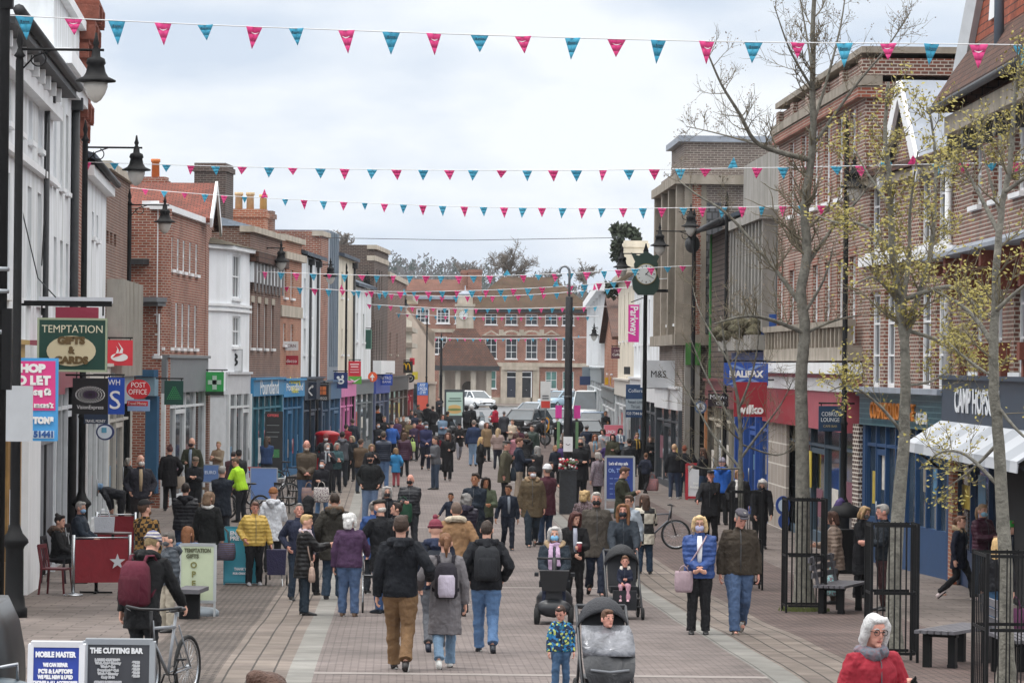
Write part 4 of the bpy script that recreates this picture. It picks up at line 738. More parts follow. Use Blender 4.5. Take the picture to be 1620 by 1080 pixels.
# ------------------------------------------------------------------ lamp posts
GLOBE = mat('lamp_globe', 'c4c2bc', .25, .12, 3.0)
def lamp_head(T, x, z, k=1.0):
    mb = MB(); mb.lathe([(r * k, z + h * k) for r, h in ((.015, .26), (.03, .16), (.05, .1), (.03, .05), (.06, .0), (.07, -.1), (.13, -.13), (.15, -.2), (.125, -.23), (.15, -.34), (.19, -.4), (.3, -.45), (.3, -.475), (.2, -.485))], (x, 0, 0), 18); o = mb.build('lamp', BLACK, T)
    g = MB(); g.lathe([(r * k, z + h * k) for r, h in ((.18, -.488), (.18, -.55), (.14, -.66), (.08, -.75), (.02, -.79))], (x, 0, 0), 16); g.build('lamp_globe', GLOBE, o)
def lamp_post(label, base, s, ytop, arms, r=.075, cap=True, name='street_lamp', cat='lamp post', group='black street lamp posts', yb=None, banner=None):
    B = gpt(base, yb) if yb else gps(base, s); d = B.y; T = thing(name, label, cat, B, 0, group); px = base; zt = pt(px, ytop, d).z - B.z
    mb = MB(); mb.lathe([(.2, 0), (.2, .14), (.17, .16), (.155, .3), (.14, .34), (.135, 1.02), (.15, 1.06), (.21, 1.12), (.2, 1.17), (.12, 1.26), (r + .01, 1.36), (r, 1.4), (r, 2.9), (r + .02, 2.95), (r * .9, 3.0), (r * .8, zt - .5), (r * .7, zt - .45), (r + .015, zt - .42), (.05, zt - .36), (.03, zt - .3), (.055, zt - .2), (.03, zt - .1), (.012, zt)], (0, 0, 0), 12)
    mb.build('pole', BLACK, T)
    for lx, ya in arms:
        z = pt(px, ya, d).z - B.z; a, bb = unroll(lx, ya); dx = a * d / FPX - B.x; sg = 1 if dx > 0 else -1; mb = MB(); mb.tube([(0, 0, z), (dx + .12 * sg, 0, z)], .022, 6); mb.torus((sg * .28, 0, z - .14), .11, .012, (0, 1, 0), 16, 5, .3, 5.2); mb.tube([(0, 0, z - .34), (sg * .22, 0, z - .1), (sg * .5, 0, z)], .014, 5); mb.build('arm', BLACK, T); lamp_head(T, dx, z)
    return T
lamp_post('black lamp post with a large hanging lantern beside the cafe, nearest of the row', 22, 0, 44, [(152, 78)], yb=976)
lamp_post('black lamp post with scrolled arm standing behind the cafe barriers', 128, 76, 190, [(216, 233)])
lamp_post('black lamp post rising behind the red bank sign, lantern level with the pantile roof', 200, 57.5, 299, [(261, 324)])
lamp_post('thin black lamp post just beyond the post office oval, lower lantern before red brick', 214, 51, 333, [(267, 352)])
lamp_post('black lamp post in front of the brown arcaded building', 399, 45.5, 376, [(445, 392)])
lamp_post('black lamp post in front of the white slate roofed shop above the bakery', 485, 40, 399, [(523, 418)])
lamp_post('black lamp post before the cream narrow building', 545, 36.5, 416, [])
lamp_post('black lamp post carrying a lantern beside the dark brick tower', 575, 33, 432, [(581, 437)])
lamp_post('slim black lamp post before the brown flat topped block', 617, 28.5, 441, [(640, 470)], r=.06)
lamp_post('slim black post in front of the beige gabled house', 674, 24.5, 495, [], r=.06)
lamp_post('stout dark post with a white lamp head beside the clock pavilion', 697, 23, 526, [], r=.1)
lamp_post('black lamp post with two lanterns in front of the corner bank', 1094, 50, 330, [(1044, 366), (1093, 335)])
lamp_post('black lamp post in front of the slatted building', 1145, 55, 303, [], r=.06)
lamp_post('tall black lamp post rising from the litter bin by the red shop', 1333, 74, 182, [(1352, 262)], r=.065)
lamp_post('thin black lamp post with small lantern near the white van', 951, 27, 486, [(940, 518)], r=.05)
# dark post with crook, and its planter
B = gpt(897, 812); sB = FPX / B.y; T = thing('column_post', 'scarred black column with a grey crook lamp on top above a flower planter', 'post', B)
zt = pt(901, 470, B.y).z - B.z; mb = MB(); mb.lathe([(.12, 0), (.12, 2.6), (.11, 2.9), (.1, zt), (.09, zt + .02)], (0, 0, 0), 14); mb.lathe([(.115, 3.2), (.12, 3.26), (.11, 3.3)], (0, 0, 0), 14); mb.build('pole', mat('scarred_black', '1c1d20', .5, .5, 9, bump=.4, stain=-.8), T)
mb = MB(); zc = pt(901, 430, B.y).z - B.z; mb.tube([(0, 0, zt - .02), (0, 0, zc)] + [(-.14 + .14 * cos(a), 0, zc + .16 * sin(a)) for a in [pi * k / 8 for k in range(1, 9)]] + [(-.29, 0, zc - .04)], .035, 8); mb.lathe([(.03, zc - .03), (.07, zc - .06), (.09, zc - .12), (.04, zc - .14)], (-.29, 0, 0), 10); mb.build('crook', GREYM, T)
T = thing('planter', 'battered black square planter filled with red and white flowers at the column foot', 'planter', B + Vector((0, -.28, 0))); mb = MB(); mb.box((0, -.05, .6), (.46, .5, 1.2)); mb.box((0, -.05, 1.22), (.52, .56, .05)); mb.build('box', mat('scuffed_black', '202326', .5, .5, 14, stain=-1.2), T)
random.seed(11)
for nm, c in (('red_flowers', 'b83040'), ('white_flowers', 'e0dcd8'), ('leaves', '4c5a38')):
    mb = MB()
    for i in range(26): mb.ell((random.uniform(-.24, .24), random.uniform(-.25, .15), 1.26 + random.uniform(0, .28)), (.05, .05, .035), 5, 3)
    mb.build(nm, mat(nm, c, .7, .2, 12), T)
T = thing('notice', 'small white notice plate fixed on the black column', 'notice', B + Vector((0, -.17, 1.95))); mb = MB(); mb.box((0, -.01, 0), (.26, .015, .42)); mb.build('plate', WHITE2, T); mb = MB(); mb.torus((0, -.02, .05), .07, .008, (0, 1, 0), 14, 4, 2.2, 4.1); mb.build('mark', C('ink', '202226'), T)
for dx in (-.26, .26):
    T = thing('banner', 'pink card with green tail fixed on the %s flank of the column' % ('west' if dx < 0 else 'east'), 'banner', B + Vector((dx, .1, 2.55))); mb = MB(); mb.box((0, 0, .3), (.18, .03, .36)); mb.build('pink_card', C('card_pink', 'd83c9c'), T); mb = MB(); mb.box((0, 0, -.35), (.08, .03, .75)); mb.build('green_tail', C('card_green', '688c64'), T)
# street clock
B = gps(1018, 47); d = B.y; T = thing('street_clock', 'dark green hanging street clock with white dial on a black post', 'clock', B); zt = pt(1022, 385, d).z - B.z
mb = MB(); mb.lathe([(.18, 0), (.15, 1), (.1, 1.1), (.075, 1.2), (.065, zt - .3), (.1, zt - .28), (.04, zt - .1), (.02, zt)], (0, 0, 0), 12); mb.build('pole', BLACK, T)
GRN = mat('clock_green', '1a352b', .45, .15, 3); c = pt(1021, 434, d) - B; mb = MB()
prof = [(-.26, -.7), (-.42, -.5), (-.46, -.2), (-.36, .05), (-.40, .35), (-.36, .42), (-.5, .72), (-.25, .62), (0, .78), (.25, .62), (.5, .72), (.36, .42), (.40, .35), (.36, .05), (.46, -.2), (.42, -.5), (.26, -.7)]
mb.prism([(c.x + x, -.36, c.z + z) for x, z in prof], (0, .3, 0)); mb.build('clock_case', GRN, T); clockface(T, (B.x + c.x, B.y - .36, B.z + c.z - .0), .33, (0, -1, 0), hands=(20, 1.3))
for o in T.children:
    if o.name.startswith('clock_face'): pass
mb = MB(); mb.tube([(c.x - .1, -.2, c.z - .55), (c.x + .75, -.2, c.z - .55)], .05, 8); mb.build('bracket', BLACK, T); mb = MB(); zl = pt(1020, 417, d).z - B.z + 1.05; mb.tube([(0, 0, zt - .35), (-.85, 0, zt - .35)], .02, 6); mb.build('arm', BLACK, T); lamp_head(T, -.8, zt - .35)
# ------------------------------------------------------------------ hanging signs, all facing the bridge
def sign(label, rect, s, col, texts=(), cat='sign', name='hanging_sign', br=None, th=.07, rim=None, rough=.45, oval=False, grp=None):
    x0, y0, x1, y1 = rect; d = FPX / s; c = pt((x0 + x1) / 2, (y0 + y1) / 2, d); w, h = (x1 - x0) / s, (y1 - y0) / s; T = thing(name, label, cat, c, 0, grp); mb = MB()
    if oval: mb.disc((0, -th / 2, 0), w / 2, (0, 1, 0), th, 28, h / 2)
    else: mb.box((0, 0, 0), (w, th, h))
    mb.build('board', mat('sign_' + col, col, rough, .06, 4.0), T)
    if rim:
        mb = MB(); t = .035
        for q, z in (((0, h / 2 - t / 2), (w, t)), ((0, -h / 2 + t / 2), (w, t)), ((-w / 2 + t / 2, 0), (t, h - 2 * t)), ((w / 2 - t / 2, 0), (t, h - 2 * t))): mb.box((q[0], -th / 2 - .004, q[1]), (z[0], .012, z[1]))
        mb.build('border', mat('sign_' + rim, rim, .5, .05, 4.0), T)
    for t in texts:
        body, cx, cy, capx, tc = t[:5]; fit = t[5] if len(t) > 5 else None
        q = pt(cx, cy, d) - c; text(body, capx / s / .70, mat('ink_' + tc, tc, .5, 0), T, (q.x, -th / 2 - .006, q.z), (1, 0, 0), (0, 0, 1), bold=(t[6] if len(t) > 6 else .0), fit=fit / s if fit else None)
    if br:
        L = br; mb = MB(); z = h / 2 + .06; mb.tube([(L, 0, z), ((-w / 2 if L > 0 else w / 2), 0, z)], .022, 6)
        for x in (-w * .4, w * .4): mb.tube([(x, 0, z), (x, 0, h / 2 - .01)], .012, 5)
        mb.build('bracket', BLACK, T)
    return T, c, d, s
def shape(T, c, d, s, polys, col, name='emblem', y=-.045, t=.008):
    mb = MB()
    for p in polys: mb.prism([Vector((pt(a, b, d).x - c.x, y, pt(a, b, d).z - c.z)) for a, b in p], (0, -t, 0))
    return mb.build(name, mat('ink_' + col, col, .5, 0), T)
def ovalp(cx, cy, rx, ry, n=24): return [(cx + rx * cos(2 * pi * k / n), cy + ry * sin(2 * pi * k / n)) for k in range(n)]
r_ = lambda x0, y0, x1, y1: [(x0, y0), (x1, y0), (x1, y1), (x0, y1)]
W_, K_ = 'f0f0ee', '1a1b1e'
S = sign('dark green hanging sign with cream oval advertising gifts and cards', (59, 503, 170, 588), 93, '16443a', [('TEMPTATION', 115, 521, 12, 'e8e2c8', 96)], rim='a8b498'); shape(*S, [ovalp(113, 555, 39, 24)], 'd8ccaa', 'oval')
for tx, cy, fw in (('GIFTS', 539, 44), ('&', 554, 11), ('CARDS', 570, 54)):
    q = pt(113, cy, S[2]) - S[1]; text(tx, 10.5 / 93 / .7, mat('ink_6a5430', '6a5430', .5, 0), S[0], (q.x, -.062, q.z), (1, 0, 0), (0, 0, 1), fit=fw / 93, bold=.012)
d84 = FPX / 93; mb = MB(); a, e = pt(2, 479, d84) - S[1], pt(177, 482, d84) - S[1]; mb.bar(a, (e.x, a.y, a.z), .07, .09); zc = (a.z)
for px in (66, 163): q = pt(px, 495, d84) - S[1]; mb.tube([(q.x, 0, zc), (q.x, 0, .5)], .016, 5)
mb.build('bracket', BLACK, S[0])
sign('plain maroon board with a white top bar above the green gift sign', (88, 486, 156, 504), 86, '983048', []); sign('white sign light bar over the maroon board', (62, 470, 178, 479), 88, 'd0d4da', [], name='light_bar', cat='sign light', th=.25)
S = sign('pink and blue estate agent board reading SHOP TO LET', (8, 566, 92, 697), 104, '4aa0dc', []); shape(*S, [r_(11, 571, 88, 649)], 'dc4088', 'pink_panel', -.042, .006)
for tx, x, y, cpx, col, f in (('SHOP', 47, 583, 12, W_, 51), ('TO LET', 47, 602, 13, W_, 68), ('sq ft', 67, 620, 9, W_, 28), ('ns.co.uk', 69, 641, 6, W_, 32), ('TONS', 69, 665, 9, W_, 33)):
    q = pt(x, y, S[2]) - S[1]; text(tx, cpx / 104 / .7, mat('ink_' + col, col, .5, 0), S[0], (q.x, -.055, q.z), (1, 0, 0), (0, 0, 1), fit=f / 104, bold=.012)
shape(*S, [r_(52, 681, 86, 693)], 'd4e4f0', 'number_panel', -.04); q = pt(70, 687, S[2]) - S[1]; text('51441', 9 / 104 / .7, mat('ink_2c5a9a', '2c5a9a', .5, 0), S[0], (q.x, -.06, q.z), (1, 0, 0), (0, 0, 1), fit=31 / 104, bold=.008)
sign('blank pale grey back of a road sign on the edge post', (6, 610, 52, 698), 112, 'b8bcc0', [], name='road_sign', cat='road sign', th=.02)
S = sign('black square optician sign with a white dotted eye above its name', (115, 598, 171, 655), 80, '17171a', [('VisionExpress', 143, 644, 6, W_, 42)], br=-.75)
mb = MB(); mb2 = MB()
for k in range(5):
    n = 8 + k * 6; rx, ry = 5 + k * 4.4, 3.5 + k * 2.2
    for i in range(n):
        x, y = 143 + rx * cos(2 * pi * i / n), 624 + ry * sin(2 * pi * i / n); q = pt(x, y, S[2]) - S[1]; (mb2 if k < 2 else mb).disc((q.x, -.045, q.z), (.5 + .14 * k) / 80, (0, -1, 0), .006, 6)
mb.build('dotted_eye', mat('ink_' + W_, W_), S[0]); mb2.build('dotted_pupil', mat('ink_8a4aa0', '8a4aa0'), S[0])
sign('small navy travel money sign below the black optician sign', (133, 655, 171, 670), 77, '24344c', [('TRAVEL MONEY', 151, 666, 4.5, W_, 32)], name='travel_sign')
S = sign('round white post sign with a dark blue rim on the black lamp post', (152, 670, 181, 696), 75, '2c3c6c', [], oval=True, name='round_sign'); shape(*S, [ovalp(166, 683, 11.5, 10.5)], 'dce4ec', 'white_disc')
shape(*S, [r_(161, 676, 169, 684)], '60a4c0', 'blue_mark', -.055)
S = sign('royal blue newsagent sign with large white letters', (170, 597, 197, 655), 72, '1c4cb0', [('WH', 181, 605, 9, W_, 19), ('S', 182, 634, 29, W_, 17)], br=-.5)
S = sign('red bank sign showing a white flame', (169, 538, 210, 578), 62, 'd83440', [], br=-.6); shape(*S, [ovalp(189, 565, 13.5, 6.5)], W_, 'flame_base'); shape(*S, [[(183, 560), (186, 552), (184, 547), (188, 553), (188, 560)], [(188, 559), (192, 551), (187, 541), (195, 552), (194, 560)]], W_, 'flame'); shape(*S, [[(178, 566), (184, 559), (196, 559), (188, 563)]], 'd83440', 'flame_gap', -.054)
S = sign('red oval sign reading POST OFFICE', (200, 600, 238, 631), 60, 'd02430', [('POST', 219, 609, 8, W_, 23), ('OFFICE', 218, 620, 8, W_, 29)], oval=True)
sign('red and pale blue travel money board hung below the red oval', (202, 632, 237, 650), 59, '8aa8d0', [], name='travel_board'); sign('narrow red strip sign reading Travel Money', (201, 634, 234, 642), 59.6, 'cc2832', [('Travel Money', 217, 638, 4.5, W_, 30)], name='travel_strip')
S = sign('dark green hanging sign with a pale green tree emblem', (260, 602, 290, 640), 58, '12443c', [], br=-.5)
random.seed(4); shape(*S, [[(x, y + 2.2), (x + 1.2, y), (x + 2.4, y + 2.2)] for y in (611, 614, 617, 620, 623, 626, 629) for x in [275 - (y - 607) * .5 + i * 3 for i in range(int((y - 607) / 3) + 1)]], '3ea860', 'tree_emblem')
S = sign('bright green pharmacy sign with a pale cross', (325, 588, 354, 625), 51, '30a050', [], br=.4); shape(*S, [r_(336, 594, 343, 616), r_(329, 601, 350, 608)], 'b0ccb8', 'cross'); shape(*S, [r_(325, 619, 354, 625)], '1a2a20', 'foot_band')
sign('square white sign with a black outlined numeral three', (357, 552, 384, 588), 48.3, 'dcdee0', [('3', 370, 570, 21, K_, 14)], rim='b4b6b8', name='number_sign')
sign('round topped white recruitment sign above a red one', (446, 540, 472, 554), 43.5, 'd8d8d8', [('CCRN', 459, 547, 5, '6a3038', 18)], name='wall_sign'); sign('red recruitment sign with white lettering on orange brick', (446, 562, 472, 577), 43.4, 'b02838', [('Adecco', 459, 571, 5.5, W_, 21)], name='wall_sign')
S = sign('navy hanging sign with two crossed white spoons', (474, 604, 501, 631), 41.5, '1e2c40', [], br=-.4); shape(*S, [[(480, 611), (482, 610), (495, 625), (493, 626)], [(495, 610), (493, 609), (480, 625), (482, 626)]], W_, 'crossed_spoons'); shape(*S, [ovalp(481, 611, 2, 2.4, 10), ovalp(494, 611, 2, 2.4, 10)], W_, 'spoon_bowls')
S = sign('dark bakery sign with four orange squares', (501, 608, 520, 634), 40, '24262c', [('GREGGS', 510, 630, 4.5, W_, 15)], br=-.3); shape(*S, [r_(504, 611, 509, 617), r_(510, 611, 516, 617), r_(504, 618, 509, 624), r_(510, 618, 516, 624)], 'd87840', 'orange_squares')
S = sign('navy hanging sign with a white curled bird emblem', (528, 589, 550, 614), 38, '20366c', [], br=-.4); shape(*S, [ovalp(539, 603, 5.5, 4.5), ovalp(535, 597, 2.4, 2.4), ovalp(542, 596, 2, 3)], W_, 'white_emblem'); shape(*S, [ovalp(539.5, 603, 2.6, 1.6)], '20366c', 'emblem_hole', -.055)
S = sign('red rectangular agency sign with white lines above a green one', (551, 571, 571, 595), 36, 'c82c40', [], br=-.3); shape(*S, [r_(554, 575, 568, 577), r_(555, 579, 567, 581), r_(554, 584, 568, 585), r_(554, 588, 568, 589)], 'f0d0d4', 'white_lines')
S = sign('bright green sign with a white chevron under the red agency sign', (550, 595, 572, 607), 36, '5cb040', []); shape(*S, [[(552, 598), (561, 602), (570, 598), (561, 605)]], W_, 'chevron')
sign('dark green hanging board with faint lettering high on a post', (565, 521, 588, 552), 34, '1e5044', [('BOOKS', 576, 530, 3.5, '7aa890', 16), ('& GIFTS', 576, 538, 3.5, '7aa890', 16)] if 0 else [], rim='6a9080', br=-.4)
S = sign('orange star shaped sign with a white arrow', (582, 588, 597, 604), 34, 'e86034', [], oval=True, name='star_sign'); shape(*S, [[(589, 591), (593, 597), (590, 597), (590, 602), (588, 602), (588, 597), (585, 597)]], W_, 'arrow')
S = sign('blue and red bank sign lettered METRO BANK', (591, 592, 621, 609), 32.5, '2c50b4', [('METRO', 610, 598, 5, W_, 18), ('BANK', 612, 604, 3.5, W_, 14)], br=-.3); shape(*S, [r_(592, 596, 602, 604)], 'd02848', 'red_block', -.042)
S = sign('dark burger restaurant sign with golden arches', (632, 571, 653, 590), 28.6, '2c2a24', [], br=-.4); mb = MB()
for cx in (639.5, 645.5):
    P = [pt(cx + 3 * cos(a) , 585 - 10 * max(0, sin(a)), S[2]) - S[1] for a in [pi * k / 10 for k in range(11)]]; mb.tube([(p.x, -.045, p.z) for p in P], .03, 6)
mb.build('golden_arches', mat('ink_f0c020', 'f0c020'), S[0])
S = sign('round black sign with a white ring under the golden arches', (641, 591, 656, 605), 28, '1c1d20', [], oval=True, name='round_sign'); shape(*S, [ovalp(648.5, 598, 4.5, 4)], 'b8bcbc', 'ring'); shape(*S, [ovalp(648.5, 598, 3.6, 3.2)], '1c1d20', 'ring_fill', -.055)
sign('small red sign above the yellow one on the far shops', (640, 566, 656, 577), 27, 'd83048', [], name='far_sign'); sign('small yellow sign beyond the golden arches', (652, 588, 661, 600), 26.5, 'd8c83c', [], name='far_sign')
S = sign('pizza shop window poster with blue top and red foot', (660, 605, 677, 652), 25.2, 'c05040', [], name='poster', cat='poster', th=.03); shape(*S, [r_(660, 605, 677, 625)], '3c68a8', 'blue_panel', -.018)
for t, y in (('ANY', 609), ('2 PIZZA', 615), ('£7.99', 621)): q = pt(668.5, y, S[2]) - S[1]; text(t, 4.6 / 25.2 / .7, mat('ink_' + W_, W_), S[0], (q.x, -.032, q.z), (1, 0, 0), (0, 0, 1), fit=(9 if len(t) < 6 else 14) / 25.2)
sign('red round shop sign low on the far pale shop', (637, 622, 650, 640), 27.5, 'b83048', [], oval=True, name='round_sign')
# advert panel
S = sign('freestanding advert panel with a burger picture on pale green', (703, 616, 735, 660), 25.5, '3a4044', [], name='advert_panel', cat='advert', th=.25); shape(*S, [r_(706, 620, 732, 657)], 'a8c0b4', 'poster', -.13); shape(*S, [ovalp(719, 644, 10, 4), ovalp(719, 650, 11, 4)], 'c8a468', 'burger', -.14); shape(*S, [ovalp(719, 647.5, 11, 2)], '6a7c48', 'salad', -.149); shape(*S, [r_(711, 629, 729, 631), r_(709, 633, 730, 635)], '5a7068', 'caption', -.14); mb = MB(); h = (S[1].z - gz(S[2])); mb.box((0, 0, -h / 2 - .4), (.9, .2, h - .8)); mb.build('stand', mat('sign_3a4044', '3a4044'), S[0])
# far right signs
S = sign('tall magenta banner lettered Parkway running downwards', (994, 482, 1011, 541), 43, 'd83098', [], name='banner', cat='banner'); q = S[1]; text('Parkway', 12 / 43 / .7, mat('ink_' + W_, W_), S[0], (0, -.045, .1), (0, 0, -1), (1, 0, 0), fit=46 / 43, bold=.006); mb = MB(); mb.tube([(-.1, 0, .78), (.35, .1, .95)], .02, 5); mb.build('bracket', BLACK, S[0])
sign('maroon hanging cafe sign before the cream building', (967, 549, 986, 567), 34, '5a3040', [('CAFE', 976, 555, 3, 'd8c8c8', 10), ('Coffee', 976, 561, 4, W_, 14)], br=.5)
S = sign('large white shop fascia box lettered M&S', (1015, 570, 1066, 613), 46.5, 'd4d8dc', [('M&S', 1040, 592, 10.5, '1c1d20', 24)], name='fascia_sign', th=1.0); shape(*S, [r_(1015, 613, 1066, 614.5)], '9a9ca0', 'lower_edge', -.45, .04)
S = sign('estate agent board lettered Retail Unit To Let on a black post', (990, 608, 1020, 660), 45, '24446c', [('Colliers', 1005, 618, 5.5, 'dce4ec', 22), ('020 7344 66', 1004, 654, 4.5, W_, 26)], name='letting_board'); shape(*S, [r_(990, 631, 1020, 648)], 'a8b4bc', 'grey_panel', -.04); 
for t, y in (('Retail Unit', 635.5), ('To Let', 643)): q = pt(1005, y, S[2]) - S[1]; text(t, 5 / 45 / .7, mat('ink_54606c', '54606c'), S[0], (q.x, -.056, q.z), (1, 0, 0), (0, 0, 1), fit=(24 if 'R' in t else 14) / 45)
sign('yellow square sign hanging before the far right shops', (957, 597, 966, 608), 30, 'd8b020', [], name='far_sign'); sign('red and yellow sign hanging beside the yellow square', (965, 596, 977, 609), 31, 'b83030', [], name='far_sign', rim='d8b020')
sign('round dark green hanging sign by the apple sign', (979, 599, 991, 613), 33, '1c4a3c', [], oval=True, name='round_sign'); S = sign('black sign with a white apple', (991, 596, 1004, 608), 36, '17181b', [], name='apple_sign'); shape(*S, [ovalp(997.5, 602.5, 2.4, 2.6, 12)], 'b0b4b8', 'apple')
sign('dark blue sign by the white stuccoed building', (917, 595, 934, 609), 24, '283a60', [], name='far_sign'); sign('grey board on the brick house by the white building', (921, 580, 939, 597), 23, '7c8890', [], name='far_sign'); sign('narrow yellow lamp sign by the maroon hanging sign', (1003, 577, 1008, 593), 38, 'd8a030', [], name='far_sign'); sign('dark board below the maroon hanging sign', (987, 580, 1002, 592), 37, '343a40', [], name='far_sign')
S = sign('royal blue bank sign lettered HALIFAX', (1145, 574, 1215, 610), 62, '2450a8', [('HALIFAX', 1180, 592, 10, W_, 54, .012)], br=.6); shape(*S, [[(1150, 577), (1163, 577), (1182, 585), (1172, 585)], [(1210, 577), (1197, 577), (1180, 585), (1190, 585)], [(1150, 608), (1163, 608), (1182, 599), (1172, 599)], [(1210, 608), (1197, 608), (1180, 599), (1190, 599)]], '7c9cd4', 'cross_emblem')
S = sign('deep red shop sign lettered wilko in white', (1161, 604, 1213, 659), 62, '98202e', [('wilko', 1187, 648, 13, W_, 42, .014)], th=.12, br=.6); shape(*S, [[(1181, 637), (1186, 641), (1181, 641)]], 'e08030', 'orange_fleck')
sign('black and red sign lettered Metro beside the red shop', (1120, 622, 1152, 643), 55, '2a1c20', [('Metro', 1136, 628, 7, W_, 26), ('Cash', 1140, 638, 5, W_, 14)], br=.4)
S = sign('round blue rimmed white sign near the metro sign', (1099, 634, 1118, 654), 52, '4c6488', [], oval=True, name='round_sign', br=.3); shape(*S, [ovalp(1108, 644, 7, 7.2)], 'd0d8e0', 'white_disc'); shape(*S, [[(1108, 639), (1112, 648), (1104, 648)]], '34486c', 'blue_mark', -.055)
sign('navy hanging sign lettered COBRIZO LOUNGE CAFE BAR', (1295, 642, 1335, 682), 73.5, '1a3854', [('COBRIZO', 1315, 655, 6.5, 'd8dcdc', 31), ('LOUNGE', 1313, 664, 6.5, 'd8dcdc', 29), ('CAFE BAR', 1313, 674, 3.5, 'b0a070', 22)], br=.5)
S = sign('round blue rimmed kiddie ride sign by the tree guard', (1227, 784, 1250, 814), 63, '2c4c94', [], oval=True, name='round_sign'); shape(*S, [ovalp(1239, 799, 8, 10)], 'c8d8e4', 'pale_disc'); sign('smaller round blue rimmed sign below the first', (1231, 812, 1249, 836), 63, '2c4c94', [], oval=True, name='round_sign')
sign('no waiting zone road sign with grey slash near the parked cars', (855, 603, 871, 622), 33, 'd4d6d6', [], name='road_sign', cat='road sign', th=.03); S = sign('white and red town centre road sign below the zone plate', (855, 622, 871, 646), 33, 'd0d2d2', [], name='road_sign', cat='road sign', th=.03); shape(*S, [r_(856, 634, 870, 645)], 'c84038', 'red_panel', -.02); shape(*S, [r_(858, 625, 868, 627), r_(858, 629, 868, 631)], '606468', 'small_lines', -.02); mb = MB(); mb.tube([(0, .03, .9), (0, .03, gz(S[2]) - S[1].z)], .035, 6); mb.build('post', GREYM, S[0])
# bollard sign
B = gpt(862, 690); T = thing('keep_left_bollard', 'yellow keep left bollard with round blue arrow on the kerb', 'bollard', B); sb = FPX / B.y; mb = MB(); w = .2; mb.prism([(-.24, 0, .45), (-.24, 0, .95), (-.14, 0, 1.05), (.14, 0, 1.05), (.24, 0, .95), (.24, 0, .45), (0, 0, .02)], (0, .12, 0)); mb.build('shell', C('bollard_yellow', 'e0a020'), T); mb = MB(); mb.disc((0, -.005, .78), .19, (0, -1, 0), .01); mb.build('blue_disc', C('disc_blue', '2c68b8'), T); mb = MB(); mb.bar((.09, -.02, .86), (-.07, -.02, .7), .05, .008, up=(0, 1, 0)); mb.build('white_arrow', WHITE2, T)
# near post at the picture edge
B = gps(-3, 117); T = thing('sign_post', 'thick black banded post at the picture edge beside the blank road sign', 'post', B); mb = MB(); mb.lathe([(.075, 0), (.075, 9.5), (.05, 9.6)], (0, 0, 0), 12); mb.box((.03, 0, 8.75), (.17, .2, .6)); mb.build('pole', BLACK, T); mb = MB()
for z in (4.05, 4.6, 4.9): mb.lathe([(.1, z), (.105, z + .03), (.1, z + .06)], (0, 0, 0), 12)
mb.build('band', GREYM, T); mb = MB(); mb.box((.08, -.02, 3.85), (.13, .16, 1.1)); mb.build('control_box', BLACK, T)
